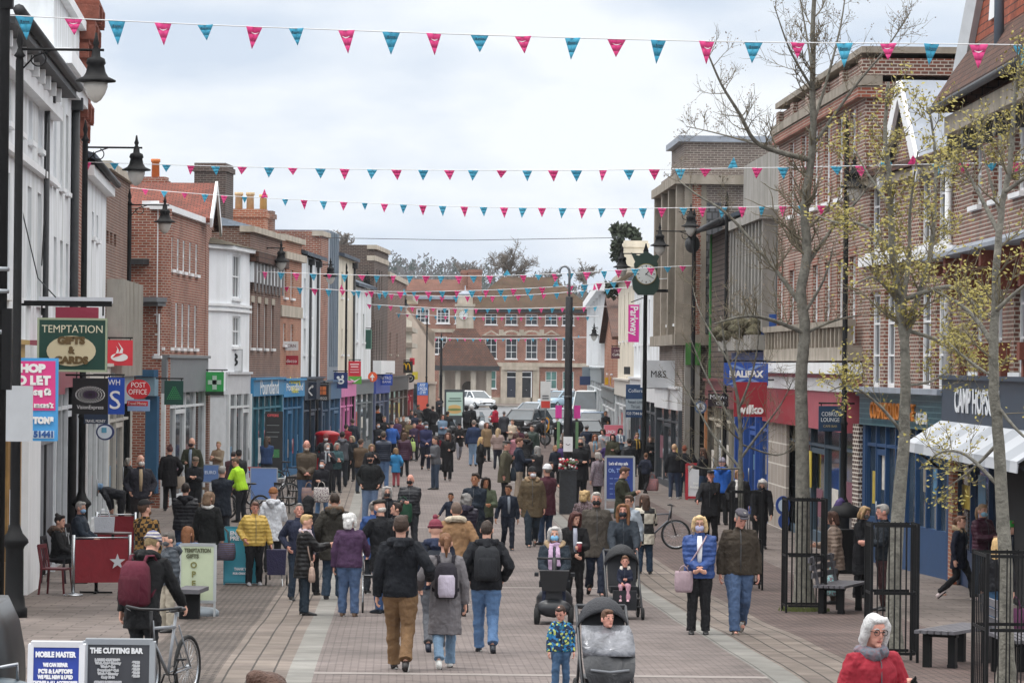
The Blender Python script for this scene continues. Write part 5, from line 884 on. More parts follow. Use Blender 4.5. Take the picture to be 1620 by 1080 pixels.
# ------------------------------------------------------------------ bunting
PINK = mat('bunting_pink', 'e4609c', .95, .12, 5, spec=.1); TEALF = mat('bunting_blue', '5cb0ca', .95, .12, 5, spec=.1); DKF = mat('bunting_dark_pink', 'b82860', .8, .08, 5)
for m_ in (PINK, TEALF):
    t = m_.node_tree; b = t.nodes['Principled BSDF']; tr = t.nodes.new('ShaderNodeBsdfTranslucent'); ms = t.nodes.new('ShaderNodeMixShader'); ms.inputs[0].default_value = .45; tr.inputs[0].default_value = (*srgb('f27cb4' if m_ is PINK else '7cccE4'), 1)
    t.links.new(b.outputs[0], ms.inputs[1]); t.links.new(tr.outputs[0], ms.inputs[2]); t.links.new(ms.outputs[0], t.nodes['Material Output'].inputs[0])
def bunting(label, pts, sr_, x0, x1, step, w, h, first=0, marks=False):
    sl, sq = sr_ if isinstance(sr_, tuple) else (sr_, sr_); s = (sl + sq) / 2; D_ = lambda x: FPX / (sl + (sq - sl) * max(0, min(1, (x - pts[0][0]) / (pts[-1][0] - pts[0][0])))); d = D_(pts[0][0])
    def yy(x):
        for (a, ya), (b, yb) in zip(pts, pts[1:]):
            if x <= b: t = (x - a) / (b - a); return ya + (yb - ya) * t
        return pts[-1][1]
    # smooth sag through the given heights
    xs = [pts[0][0] + (pts[-1][0] - pts[0][0]) * i / 60 for i in range(61)]; sm = lambda x: sum(yy(x + k) for k in range(-90, 91, 15)) / 13
    o = pt(pts[0][0], pts[0][1], d); T = thing('bunting_string', label, 'bunting', o, 0, 'strings of pink and blue bunting over the street'); mb = MB(); mb.tube([pt(x, sm(x), D_(x)) - o for x in xs], max(.008, .55 / s), 5); mb.build('cord', mat('cord', 'd4d6d8', .8, 0), T)
    x = x0; i = first; protos = {}
    while x < x1:
        jx = x + random.uniform(-.06, .06) * step; q = pt(jx, sm(jx), D_(jx)) - o; ww, hh = w / s * random.uniform(.92, 1.06), h / s * random.uniform(.9, 1.06)
        twist = random.choice([0, 0, .1, .15, -.3, .5, -.55]) + (0 if s > 100 else random.uniform(-.35, .35)); lean = random.uniform(-.12, .12); swing = random.uniform(-.15, .2)
        flip = -1 if (s < 100 and random.random() < .04) else 1; hh *= random.choice((1, 1, 1, 1, .72)) 
        mb = MB(); ct, st = cos(twist), sin(twist); rows = []
        for j in range(4):
            f = j / 3; hw = ww / 2 * (1 - f) + .002; y = sin(f * 1.6) * .03 * (i % 3 - 1); rows.append([Vector((k * hw * ct + lean * f * hh, k * hw * st + y + swing * f * hh, -f * hh * .98 * flip)) for k in (-1, 0, 1)])
        for A_, B_ in zip(rows, rows[1:]):
            for k in (0, 1): mb.face([A_[k], B_[k], B_[k + 1], A_[k + 1]], True)
        m = PINK if i % 2 else TEALF; fl = mb.build('flag', m, T); fl.location = q; md = fl.modifiers.new('thick', 'SOLIDIFY'); md.thickness = .003
        if marks and flip > 0:
            k = MB(); R_ = Matrix.Rotation(twist, 3, 'Z')
            if i % 2:
                for a in range(6): t0, t1 = -1 + a / 3, -1 + (a + 1) / 3; k.face([R_ @ Vector((t * ww * .22, -.022, -hh * (.3 - .05 * abs(t) ** 2 + dz))) for t, dz in ((t0, 0), (t1, 0), (t1, .05 - .03 * abs(t1)), (t0, .05 - .03 * abs(t0)))])
                k.build('smile_mark', mat('mark_white', 'f0e4ea', .8, 0), fl)
            else:
                k.face([R_ @ Vector((a * ww, -.024, -hh * b)) for a, b in ((-.24, .17), (-.24, .3), (-.14, .3), (-.14, .17))]); k.face([R_ @ Vector((a * ww, -.024, -hh * b)) for a, b in ((-.12, .2), (-.12, .28), (.24, .28), (.24, .2))]); k.build('town_mark', mat('mark_dark', '2c5f74', .8, 0), fl)
        x += step * (1 + .0 * i); i += 1
random.seed(21)
bunting('nearest string of large pink and blue bunting with smile marks across the sky', [(-40, 22), (0, 24), (330, 40), (680, 53), (963, 62), (1180, 67), (1540, 70), (1700, 73)], 116, 42, 1640, 71.7, 29, 38, 0, True)
bunting('second string of bunting level with the second hanging lantern', [(60, 254), (330, 263), (620, 269), (900, 270), (1250, 265), (1640, 256)], (71, 93), 98, 1640, 40.8, 18, 18)
bunting('third string of bunting at the height of the pantile roof ridge', [(160, 292), (205, 298), (350, 310), (570, 321), (750, 328), (985, 330), (1220, 327), (1330, 324)], (54, 70), 166, 1325, 31.5, 13, 16, 1)
bunting('fourth string of bunting just under the round bare tree', [(222, 418), (420, 431), (640, 437), (850, 436), (1010, 425), (1110, 418)], (46, 50), 240, 1105, 25.5, 12, 13)
bunting('fifth string of bunting crossing the hall roof below the fourth', [(208, 432), (420, 452), (600, 463), (820, 458), (960, 448), (1060, 438)], (43, 46), 228, 1050, 22.5, 11, 12, 1)
bunting('sixth string of bunting crossing the lower tiles of the hall roof', [(470, 452), (600, 466), (720, 470), (860, 467), (1000, 452)], 39, 480, 1000, 20, 9, 10)
bunting('seventh string of bunting along the upper hall windows', [(540, 478), (640, 486), (780, 490), (960, 484)], 34, 550, 955, 17, 7.5, 8.5, 1)
bunting('eighth string of bunting just below the clock dial', [(560, 490), (660, 500), (800, 502), (950, 500)], 30, 570, 945, 15, 6.5, 7)
bunting('farthest string of small bunting over the pavilion roof', [(630, 533), (760, 537), (930, 533)], 24, 640, 925, 12, 5.5, 5.5, 1)
d = FPX / 42; o = pt(500, 378, d); T = thing('wire', 'plain thin overhead wire above the far roofs', 'wire', o); mb = MB(); mb.tube([pt(500, 376, d) - o, pt(740, 380, d) - o, pt(985, 376, d) - o], .012, 5); mb.build('strand', GUT, T)
# ------------------------------------------------------------------ trees
BARK = mat('bark', '74726a', .9, .5, 9, bump=1.0, bs=30, stain=.4); TWIG = mat('twig', '6e6756', .9, .3, 6); TWIGD = mat('twig_dark', '5c554c', .9, .3, 6)
BUD = mat('yellow_green_buds', '8c8240', .7, .4, 10); BUD2 = mat('ochre_buds', 'a88444', .7, .3, 10); BUDD = mat('dark_buds', '6a5e4c', .8, .3, 10)
def tree(label, base, s, trunk, limbs, r0, budm, dens, budn, twl=1.1, name='street_tree', group='young bare street trees', leafs=.05, twm=None):
    B = gps(base, s); d = B.y; T = thing(name, label, 'tree', B, 0, group); rnd = random.Random(int(base)); P3 = lambda p, dy=0: pt(p[0], p[1], d + dy) - B
    def smooth(P, n=5):
        out = []
        for i in range(len(P) - 1):
            p0, p1, p2, p3 = P[max(i - 1, 0)], P[i], P[i + 1], P[min(i + 2, len(P) - 1)]
            for k in range(n): t = k / n; out.append(.5 * ((2 * p1) + (p2 - p0) * t + (2 * p0 - 5 * p1 + 4 * p2 - p3) * t * t + (3 * p1 - p0 - 3 * p2 + p3) * t ** 3))
        return out + [P[-1]]
    tk = MB(); tw = MB(); bd = MB(); TP = smooth([Vector((0, 0, -.1)), Vector((0, 0, .15))] + [P3(p) for p in trunk]); n = len(TP)
    hs = TP[-1].z; rad = lambda z: r0 * (1 - .82 * min(1, max(0, z) / hs)) + (r0 * .5 * max(0, 1 - z / .35) if z < .35 else 0)
    tk.tube([p + Vector((rnd.uniform(-.01, .01), rnd.uniform(-.01, .01), 0)) for p in TP], [rad(p.z) for p in TP], 10)
    def bud(p, k=1):
        for _ in range(k):
            q = p + Vector((rnd.uniform(-1, 1), rnd.uniform(-1, 1), rnd.uniform(-1, 1))) * leafs * 1.2; u = Vector((rnd.uniform(-1, 1), rnd.uniform(-1, 1), rnd.uniform(-.3, 1))).normalized(); v = u.orthogonal().normalized(); L = leafs * rnd.uniform(.6, 1.3); bd.face([q, q + u * L * .5 + v * L * .28, q + u * L, q + u * L * .5 - v * L * .28])
    def grow(p, dr, ln, r, lev):
        pts = [p]; dd = dr.copy(); seg = 4
        for i in range(seg):
            dd = (dd + Vector((rnd.uniform(-.25, .25), rnd.uniform(-.25, .25), rnd.uniform(-.08, .3)))).normalized(); pts.append(pts[-1] + dd * ln / seg)
        (tw if lev else tk).tube(pts, [r * (1 - .7 * i / seg) for i in range(seg + 1)], 5 if lev == 0 else 4, cap=False)
        if lev < 2:
            for i in range(int(dens * (4.2 if lev == 0 else 2.6) * rnd.uniform(.7, 1.3)) + 1):
                t = rnd.uniform(.2, 1) * seg; k = min(int(t), seg - 1); q = pts[k].lerp(pts[k + 1], t - k); ax = (pts[k + 1] - pts[k]).normalized(); o = Vector((rnd.gauss(0, 1), rnd.gauss(0, 1), rnd.gauss(.2, .8))); o = (o - ax * o.dot(ax)).normalized()
                grow(q, (ax * .75 + o * .8).normalized(), ln * rnd.uniform(.35, .6), max(r * .5, .004), lev + 1)
        for i in range(1, seg + 1):
            if rnd.random() < budn * (.5 if lev == 0 else 1): bud(pts[i], rnd.choice((1, 2, 3)))
    def along(LP, r):
        m = len(LP); tot = sum((LP[i + 1] - LP[i]).length for i in range(m - 1)); k = int(tot * 3.4 * dens)
        for _ in range(k):
            t = rnd.uniform(.18, 1) * (m - 1); i = min(int(t), m - 2); q = LP[i].lerp(LP[i + 1], t - i); ax = (LP[i + 1] - LP[i]).normalized(); o = Vector((rnd.gauss(0, 1), rnd.gauss(0, 1), rnd.gauss(.35, .7))); o = (o - ax * o.dot(ax)).normalized(); f = 1 - .55 * t / (m - 1)
            grow(q, (ax * .6 + o).normalized(), twl * rnd.uniform(.5, 1.2) * f, max(.005, r * .28 * f), 1)
    for L in limbs:
        r = L[0] * .62; dy = L[1]; pts = L[2:]; q0 = min(TP, key=lambda p: (p - P3(pts[0])).length); LP = [q0] + [P3(p, dy * (i + 1) / (len(pts) - 1)) for i, p in enumerate(pts[1:])]; LP = smooth(LP, 4); m = len(LP)
        tk.tube(LP, [r * (1 - .75 * i / (m - 1)) for i in range(m)], 7, cap=False); along(LP, r)
    zt0 = TP[-1].z * .42; along([p for p in TP if p.z > zt0], r0 * .7)
    tk.build('trunk', BARK, T); tw.build('twigs', twm or TWIG, T)
    if len(bd.v): bd.build('buds', budm, T)
    return T
tree('tall bare street tree beside the red shop, its leader out of the picture top', 1271, 94, [(1268, 610), (1273, 527), (1268, 460), (1277, 400), (1273, 343), (1276, 305), (1286, 214), (1286, 122), (1287, 0), (1290, -90)], [
    (.075, -1.2, (1268, 530), (1223, 507), (1180, 500), (1130, 512)), (.07, 1.0, (1262, 487), (1237, 440), (1213, 410), (1152, 340), (1104, 309), (1073, 285)), (.085, -1, (1276, 262), (1230, 240), (1194, 223), (1170, 180), (1142, 135), (1120, 85)),
    (.06, .8, (1277, 420), (1320, 357), (1360, 313), (1390, 270)), (.05, -.6, (1274, 500), (1303, 443), (1318, 390)), (.05, 1, (1274, 520), (1320, 507), (1362, 498)), (.05, .8, (1286, 200), (1310, 120), (1330, 40), (1340, -30)), (.045, -.8, (1286, 150), (1250, 80), (1225, 10)), (.05, -.7, (1284, 230), (1350, 140), (1400, 80), (1440, 20)), (.04, 1, (1286, 120), (1275, 50), (1262, -20)), (.035, .5, (1225, 245), (1150, 215), (1085, 200))], .145, BUDD, 2.0, .35, .9, leafs=.038)
tree('yellow green budding street tree whose trunk forks above the cafe sign', 1412, 122, [(1417, 873), (1430, 687), (1432, 573), (1430, 530), (1421, 477), (1411, 380), (1408, 293), (1400, 210), (1405, 130)], [
    (.085, .6, (1430, 535), (1444, 493), (1468, 420), (1477, 350), (1480, 250), (1470, 170)), (.06, -.8, (1425, 500), (1438, 410), (1440, 330), (1452, 240)), (.05, .7, (1412, 390), (1367, 357), (1327, 353), (1290, 340)), (.06, -1, (1450, 470), (1500, 453), (1540, 480), (1570, 505)), (.05, .8, (1432, 520), (1500, 545), (1552, 590)),
    (.04, -.8, (1428, 690), (1390, 640), (1345, 610), (1310, 620)), (.035, .6, (1431, 620), (1480, 600), (1530, 560)), (.04, .9, (1410, 330), (1370, 270), (1345, 220)), (.045, -.5, (1420, 470), (1385, 440), (1350, 450))], .115, BUD, 2.2, .62, .85, leafs=.06)
tree('slender street tree at the picture edge in the third guard, budding yellow green', 1592, 142, [(1590, 900), (1580, 700), (1573, 620), (1574, 493), (1583, 343), (1598, 260), (1604, 180), (1612, 90)], [
    (.055, .6, (1576, 560), (1540, 500), (1500, 470), (1465, 455)), (.05, -.6, (1574, 500), (1610, 460), (1650, 430)), (.05, .8, (1582, 360), (1540, 290), (1510, 240)), (.045, -.7, (1590, 300), (1640, 270), (1690, 250)), (.04, .5, (1578, 760), (1530, 720), (1490, 715), (1455, 740)), (.04, .5, (1580, 700), (1540, 740), (1500, 770)), (.04, -.4, (1574, 640), (1620, 690), (1660, 700)), (.035, .5, (1583, 340), (1560, 260), (1545, 190)), (.03, .4, (1576, 590), (1520, 560), (1480, 520))], .095, BUD, 2.1, .55, .75, leafs=.05)
tree('small bare spreading tree in a guard outside the bank with the blue frontage', 1176, 86, [(1171, 760), (1172, 690), (1165, 620), (1150, 560), (1140, 500)], [
    (.05, .6, (1172, 740), (1130, 690), (1100, 640), (1070, 590)), (.045, -.6, (1172, 720), (1205, 680), (1235, 640), (1255, 600)), (.045, .6, (1170, 690), (1120, 600), (1090, 530)), (.04, -.8, (1168, 650), (1190, 590), (1200, 530), (1195, 470)), (.035, .8, (1172, 700), (1230, 720), (1260, 700)), (.035, -.5, (1171, 745), (1110, 740), (1070, 720)), (.035, .9, (1150, 570), (1110, 500), (1095, 450)), (.03, .3, (1160, 600), (1170, 520), (1150, 450))], .075, BUDD, 1.9, .3, .8, leafs=.025)
# guards
def guard(label, px0, px1, yb, ytop, n=9):
    B = gpt((px0 + px1) / 2, yb); s = FPX / B.y; w = .9 * (px1 - px0) / s; h = pt(0, ytop, B.y).z + 0; a, b = unroll((px0 + px1) / 2, ytop); h = CZ - b / s - B.z; T = thing('tree_guard', label, 'tree guard', B, 0, 'black iron tree guards'); R = w / 2
    for sx, sy in ((-1, -1), (1, -1), (1, 1), (-1, 1)): mb = MB(); mb.box((sx * R, sy * R, h / 2), (.034, .034, h)); mb.build('post', BLACK, T)
    for z in (h - .03, h * .5, .12):
        mb = MB()
        for q in (-1, 1): mb.box((0, q * R, z), (2 * R - .06, .016, .035)); mb.box((q * R, 0, z), (.016, 2 * R - .06, .035))
        mb.build('rail', BLACK, T)
    mb = MB()
    for i in range(1, n):
        t = -R + 2 * R * i / n
        for q in (-1, 1): mb.box((t, q * R, h / 2 + .05), (.013, .013, h - .1)); mb.box((q * R, t, h / 2 + .05), (.013, .013, h - .1))
    mb.build('bars', BLACK, T); return T
guard('black iron guard around the tree nearest the red shop', 1237, 1306, 968, 787, 8)
guard('black iron guard around the forking tree', 1369, 1450, 1046, 826, 8)
guard('black iron guard cut by the picture edge around the slender tree', 1541, 1700, 1112, 872, 8)
guard('slim black guard with a yellow tag around the small bare tree', 1153, 1206, 932, 775, 6)
B = gpt(1271, 966); mb = MB(); rnd = random.Random(2)
for i in range(380):
    a, r = rnd.uniform(0, 6.3), rnd.uniform(.15, .42); p = Vector((B.x + r * cos(a), B.y + r * sin(a), B.z)); h = rnd.uniform(.03, .09); dx = rnd.uniform(-.03, .03); mb.face([p, p + Vector((.02, 0, 0)), p + Vector((dx, rnd.uniform(-.02, .02), h))])
tag(mb.build('grass', mat('weed_green', '66703a', .8, .3, 9)), kind='stuff')
# far trees
def far_tree(label, px, yb, d, wpx, hpx, n, col, cat='tree', name='bare_tree'):
    s = FPX / d; c = pt(px, yb, d); T = thing(name, label, cat, c); rnd = random.Random(px); h = hpx / s; w = wpx / s; tk = MB(); tw = MB(); tk.tube([(0, 0, -3), (0, 0, h * .3), (.1, 0, h * .6)], [.3, .24, .1], 8)
    def g(p, dr, ln, r, lev):
        pts = [p]; dd = dr
        for i in range(3): dd = (dd + Vector((rnd.uniform(-.25, .25), rnd.uniform(-.25, .25), rnd.uniform(-.1, .22)))).normalized(); pts.append(pts[-1] + dd * ln / 3)
        (tk if lev == 0 else tw).tube(pts, [r, r * .8, r * .6, r * .4], 4 if lev < 2 else 3, cap=False)
        if lev < 3:
            for i in range(n[lev]):
                t = rnd.uniform(.3, 3); k = min(int(t), 2); q = pts[k].lerp(pts[k + 1], t - k); o = Vector((rnd.gauss(0, 1), rnd.gauss(0, 1), rnd.gauss(.3, .7))).normalized(); g(q, (dd * .6 + o).normalized(), ln * rnd.uniform(.45, .7), max(r * .5, .025), lev + 1)
    for i in range(9): a = 2 * pi * i / 9 + rnd.uniform(-.3, .3); el = rnd.uniform(.25, 1.2); g(Vector((0, 0, h * rnd.uniform(.25, .5))), Vector((cos(a) * cos(el) * w / h * 1.1, sin(a) * cos(el), sin(el))).normalized(), h * .38, .12, 0)
    m = mat('far_twig_' + col, col, .9, .2, .5); tk.build('trunk', m, T); tw.build('twigs', m, T)
far_tree('broad round bare tree rising behind the hall roof', 806, 470, 420, 112, 86, (6, 6, 5), '6e675f')
far_tree('smaller bare tree behind the hall roof beside the round tree', 742, 465, 430, 80, 56, (5, 6, 4), '76706a')
far_tree('thin bare tree behind the white stuccoed building', 925, 460, 400, 70, 48, (4, 5, 4), '7c756e')
far_tree('bare tree top showing over the blue grey clad tower', 545, 400, 300, 40, 38, (4, 5, 3), '7a736c')
far_tree('bare tree between the hall roof and the round tree', 868, 470, 460, 60, 48, (4, 6, 4), '736c66')
def leafy(label, px, yb, d, wpx, hpx, n, col, name='evergreen_tree'):
    s = FPX / d; c = pt(px, yb, d); T = thing(name, label, 'tree', c); rnd = random.Random(px); h, w = hpx / s, wpx / s; tk = MB(); tk.tube([(0, 0, -6), (0, 0, h * .8)], [.25, .06], 8); tk.build('trunk', BARK, T); mb = MB()
    for k in range(26):
        cx, cy, cz = rnd.gauss(0, w * .22), rnd.gauss(0, w * .22), rnd.uniform(.1, 1) * h; R = rnd.uniform(.12, .24) * w * (1.1 - .6 * cz / h)
        for i in range(n // 26):
            u = Vector((rnd.gauss(0, 1), rnd.gauss(0, 1), rnd.gauss(0, 1))).normalized() * R * rnd.uniform(.6, 1.05) + Vector((cx, cy, cz)); e = Vector((rnd.uniform(-1, 1), rnd.uniform(-1, 1), rnd.uniform(-1, 1))) * .22; f = Vector((rnd.uniform(-1, 1), rnd.uniform(-1, 1), rnd.uniform(-1, 1))) * .16; mb.face([u, u + e, u + e + f, u + f])
    mb.build('crown', mat('evergreen', col, .8, .4, 1.5), T)
leafy('dark loose evergreen behind the hanging street clock', 992, 470, 190, 56, 112, 5200, '3c4636')
mb = MB(); rnd = random.Random(9)
for k in range(800):
    x = rnd.uniform(-60, 90); y = rnd.uniform(560, 1000); zb = hz(x, y); H_ = rnd.uniform(5, 9); W2 = rnd.uniform(2, 3.5); dark = rnd.random() < .3
    mb.cur = 1 if dark else 0
    for i in range(60):
        a = rnd.uniform(0, 6.3); f = rnd.random(); r = W2 * (sqrt(max(0, 1 - (2 * f - 1) ** 2)) if not dark else (1 - f) * 1.1); p = Vector((x + r * cos(a), y + r * sin(a), zb + 1 + f * H_)); q = Vector((rnd.uniform(-.7, .7), 0, rnd.uniform(.4, 1.3))); mb.face([p, p + q, p + q + Vector((.35, .1, -.3))])
    mb.face([(x - .2, y, zb - 1), (x + .2, y, zb - 1), (x, y, zb + H_ * .8)])
tag(mb.build('woods', [mat('bare_wood', '6c6a6c', .9, .25, .2), mat('dark_conifer', '46524e', .9, .25, .2)]), kind='stuff')
# ------------------------------------------------------------------ people
SKIN = {k: mat('skin_' + k, c, .55, .07, 12, spec=.3) for k, c in (('fair', 'd0a08c'), ('pink', 'cc9484'), ('tan', 'a8785c'), ('brown', '7a5440'))}
def cloth(col, kind='plain'):
    nm = kind + '_' + col; c_ = tuple(int(col[i:i + 2], 16) for i in (0, 2, 4)); g_ = sum(c_) / 3; raw = col; col = '%02x%02x%02x' % tuple(int(g_ + (v - g_) * .84) for v in c_)
    if nm in MATS: return MATS[nm]
    m = mat(nm, col, .85, .12, 5, fold=.0 if kind in ('puff',) else .55, bs=7, spec=.25); t = m.node_tree; b = t.nodes['Principled BSDF']; tc = t.nodes.new('ShaderNodeTexCoord')
    if kind == 'puff':
        wv = t.nodes.new('ShaderNodeTexWave'); wv.bands_direction = 'Z'; wv.inputs['Scale'].default_value = 4.6; wv.inputs['Distortion'].default_value = 1.2; wv.inputs['Detail'].default_value = 1
        t.links.new(tc.outputs['Object'], wv.inputs[0]); bp = t.nodes.new('ShaderNodeBump'); bp.inputs['Strength'].default_value = .3; bp.inputs['Distance'].default_value = .03; t.links.new(wv.outputs['Fac'], bp.inputs['Height']); t.links.new(bp.outputs[0], b.inputs['Normal']); b.inputs['Roughness'].default_value = .5
    if kind in ('plaid', 'check', 'camo', 'floral', 'stripe'):
        c = srgb(col); alt = {'plaid': '1c1a1a', 'check': 'c8c2b4', 'camo': '3a7ab0', 'floral': '786870', 'stripe': '5a5a78'}[kind]; a = srgb(alt)
        if kind in ('plaid', 'check'):
            ck = t.nodes.new('ShaderNodeTexChecker'); ck.inputs['Scale'].default_value = 15 if kind == 'plaid' else 5; ck.inputs[1].default_value = (*c, 1); ck.inputs[2].default_value = (*a, 1); t.links.new(tc.outputs['Object'], ck.inputs[0]); src = ck.outputs[0]
        else:
            n = t.nodes.new('ShaderNodeTexVoronoi' if kind != 'stripe' else 'ShaderNodeTexWave'); n.inputs['Scale'].default_value = 42 if kind != 'stripe' else 9
            if kind == 'stripe': n.bands_direction = 'Z'
            t.links.new(tc.outputs['Object'], n.inputs[0]); r = t.nodes.new('ShaderNodeValToRGB'); r.color_ramp.interpolation = 'CONSTANT'; e = r.color_ramp.elements; e[0].color = (*c, 1); e[1].color = (*a, 1); e[1].position = .55
            if kind == 'camo':
                for q, cc in ((.2, '1f6a86'), (.36, '24344a'), (.72, 'b8c46c'), (.86, '2a3c58')): x = e.new(q); x.color = (*srgb(cc), 1)
                sp = t.nodes.new('ShaderNodeSeparateColor'); t.links.new(n.outputs['Color'], sp.inputs[0]); t.links.new(sp.outputs[0], r.inputs[0])
            else: t.links.new(n.outputs[1] if kind == 'stripe' else n.outputs[0], r.inputs[0])
            src = r.outputs[0]
        for l in list(b.inputs['Base Color'].links): t.links.remove(l)
        t.links.new(src, b.inputs['Base Color'])
    return m
HAIRM = lambda c: mat('hair_' + c, c, .6, .3, 25, bump=.6, bs=90, spec=.3)
ARM = dict(down=(.27, -.03, .84), walkf=(.25, -.2, .9), walkb=(.27, .14, .88), pocket=(.235, -.09, .98), fold=(-.05, -.23, 1.14), clasp=(.02, -.25, 1.0), hold=(.08, -.33, 1.14), phone=(.03, -.3, 1.2), push=(.2, -.44, 1.03), face=(.04, -.19, 1.47), strap=(.12, -.17, 1.3), back=(.08, .17, .95), side=(.34, -.05, .86), reach=(.12, -.52, 1.22), lap=(.1, -.33, 1.02), point=(.0, -.42, 1.25), link=(.33, -.12, 1.05), grip=(.27, -.4, 1.05), out=(.42, -.25, .95))
PEOPLE = {}
FOLD = bpy.data.textures.new('folds', 'CLOUDS'); FOLD.noise_scale = .085; FOLD.noise_depth = 2
def person(label, px, yt, yf=None, h=None, yaw=0, top='22242a', kind='plain', ln='jacket', leg='24262c', shoe='1c1c1e', skin='fair', hair=('short', '4a3a2e'), hat=None, mask=None, scarf=None, fur=None, hood=None, arms=('down', 'down'), pose='stand', lean=0, hy=0, hp=0, fat=1.0, sleeve=None, glasses=False, beard=None, hs=1.0, at=None, shirt=None, grp=None, key=None, legkind='plain', gloves=None, tails=True):
    if at is not None: B = Vector(at); s = FPX / B.y
    elif yf is not None:
        B = gpt(px, yf); s = FPX / B.y
        if h is None: h = (unroll(px, yf)[1] - unroll(px, yt)[1]) / s
    else:
        hh = h * (.77 if pose == 'sit' else 1); d = dtop(px, yt, hh); a, b = unroll(px, yt); s = FPX / d; B = Vector((a / s, d, gz(d)))
    hs *= 1.07; fat *= 1.07; k = h / (1.75 + .235 * (hs - 1)); rn = random.Random(int(px * 7 + (yt or 0)))
    if at is None: hy += rn.gauss(0, 13); hp += rn.gauss(2, 5); lean += rn.gauss(1.5, 2)
    if arms == ('down', 'down') and at is None and s < 82: arms = rn.choice((('down', 'down'), ('pocket', 'pocket'), ('hold', 'down'), ('phone', 'hold'), ('strap', 'down'), ('down', 'pocket'), ('clasp', 'clasp'), ('down', 'hold'), ('fold', 'fold')))
    T = thing('person', label, 'person', B, radians(yaw), grp); near = s > 62; vox = max(.0075, min(.024, .62 / (s * .632)))
    dz = -.43 if pose == 'sit' else 0.0; la = radians(lean); hipz = .92 + dz
    def TF(p):
        p = Vector(p); p.z += dz
        if la and p.z > hipz - .12: q = p - Vector((0, 0, hipz)); p = Vector((q.x, q.y * cos(la) - q.z * sin(la), q.y * sin(la) + q.z * cos(la))) + Vector((0, 0, hipz))
        return p * k
    hyr, hpr = radians(hy), radians(hp); HC = Vector((0, 0, 1.515))
    def TH(p):
        q = (Vector(p) - HC) * hs; q = Vector((q.x, q.y * cos(hpr) - q.z * sin(hpr), q.y * sin(hpr) + q.z * cos(hpr))); q = Vector((q.x * cos(hyr) - q.y * sin(hyr), q.x * sin(hyr) + q.y * cos(hyr), q.z)); return TF(q + HC)
    def loft(mb, prof, n=14, sq=.85):     # prof: z, rx, ry, yo
        R = []
        for z, rx, ry, yo in prof:
            R.append([TF((rx * math.copysign(abs(cos(2 * pi * i / n)) ** sq, cos(2 * pi * i / n)), yo + ry * math.copysign(abs(sin(2 * pi * i / n)) ** sq, sin(2 * pi * i / n)), z)) for i in range(n)])
        mb.rings(R)
    def headell(mb, c, r, n=12, m=8):
        R = []
        for j in range(m + 1):
            th = pi * (j + (.1 if j == 0 else -.1 if j == m else 0)) / m
            R.append([TH((c[0] + r[0] * sin(th) * cos(2 * pi * i / n), c[1] + r[1] * sin(th) * sin(2 * pi * i / n), c[2] - r[2] * cos(th))) for i in range(n)])
        mb.rings(R)
    def fin(mb, name, m, v=None, smooth=True, parent=None, remesh=True):
        o = mb.build(name, m, parent or T, uv=False)
        if remesh:
            md = o.modifiers.new('surface', 'REMESH'); md.mode = 'VOXEL'; md.voxel_size = v or vox; md.use_smooth_shade = True
            if near and name != 'body': sm = o.modifiers.new('relax', 'SMOOTH'); sm.iterations = 3; sm.factor = .45
            if near and name in ('jacket', 'coat', 'trousers', 'sleeves', 'dress', 'hair', 'scarf', 'hood'): dm = o.modifiers.new('folds', 'DISPLACE'); dm.texture = FOLD; dm.strength = .03 if name != 'hair' else .02; dm.texture_coords = 'LOCAL'
        return o
    # --- arms
    def arm(sg, tgt):
        S = TF((sg * .168, .0, 1.405)); W_ = ARM[tgt] if isinstance(tgt, str) else tgt; W_ = TF((sg * W_[0], W_[1], W_[2])); l1, l2 = .30 * k, .265 * k; D = W_ - S; L = D.length
        if L > (l1 + l2) * .985: W_ = S + D.normalized() * (l1 + l2) * .985; D = W_ - S; L = D.length
        a = (l1 * l1 - l2 * l2 + L * L) / (2 * L); hgt = sqrt(max(0, l1 * l1 - a * a)); e = D.normalized(); pole = Vector((sg * .55, .55, -.6)); pole = (pole - e * pole.dot(e)).normalized(); return S, S + e * a + pole * hgt, W_
    A = {1: arm(1, arms[0]), -1: arm(-1, arms[1])}    # +x is the figure's left; arms = (left, right)
    # --- legs
    wk = pose in ('walk', 'stride'); st = .2 if pose == 'walk' else .3
    def legpts(sg):
        hip = Vector((sg * .085, 0, .9)) * k
        if pose == 'sit': return [Vector((sg * .09, 0, .47)) * k, Vector((sg * .11, -.42, .5)) * k, Vector((sg * .12, -.44 - .06 * sg * 0, .09)) * k], Vector((sg * .12, -.44, 0)) * k, 0
        if wk:
            ph = 1 if (sg > 0) == (rn.random() < .5 if key is None else key) else -1
            if ph > 0: return [hip, Vector((sg * .09, -st * .75, .5)) * k, Vector((sg * .08, -st, .09)) * k], Vector((sg * .08, -st, 0)) * k, 0.12
            return [hip, Vector((sg * .09, st * .05, .48)) * k, Vector((sg * .085, st * 1.25, .17)) * k], Vector((sg * .085, st * 1.25, .07)) * k, -.7
        sy = rn.uniform(-.09, .07); sx = .09 + .05 * rn.random(); return [hip, Vector((sg * (sx + .085) * .5, sy * .5 - .02, .49)) * k, Vector((sg * sx, sy + .01, .09)) * k], Vector((sg * sx, sy, 0)) * k, 0
    if wk: key = rn.random() < .5 if key is None else key
    LG = {sg: legpts(sg) for sg in (1, -1)}
    # --- body (one continuous skin surface)
    mb = MB(); headell(mb, (0, 0, 1.643), (.073, .093, .107)); headell(mb, (0, -.02, 1.578), (.055, .072, .066), 10, 6); headell(mb, (0, -.086, 1.617), (.014, .026, .03), 8, 5); headell(mb, (0, -.075, 1.54), (.025, .022, .02), 8, 5)
    for sg in (1, -1): headell(mb, (sg * .075, .012, 1.62), (.012, .026, .035), 8, 5)
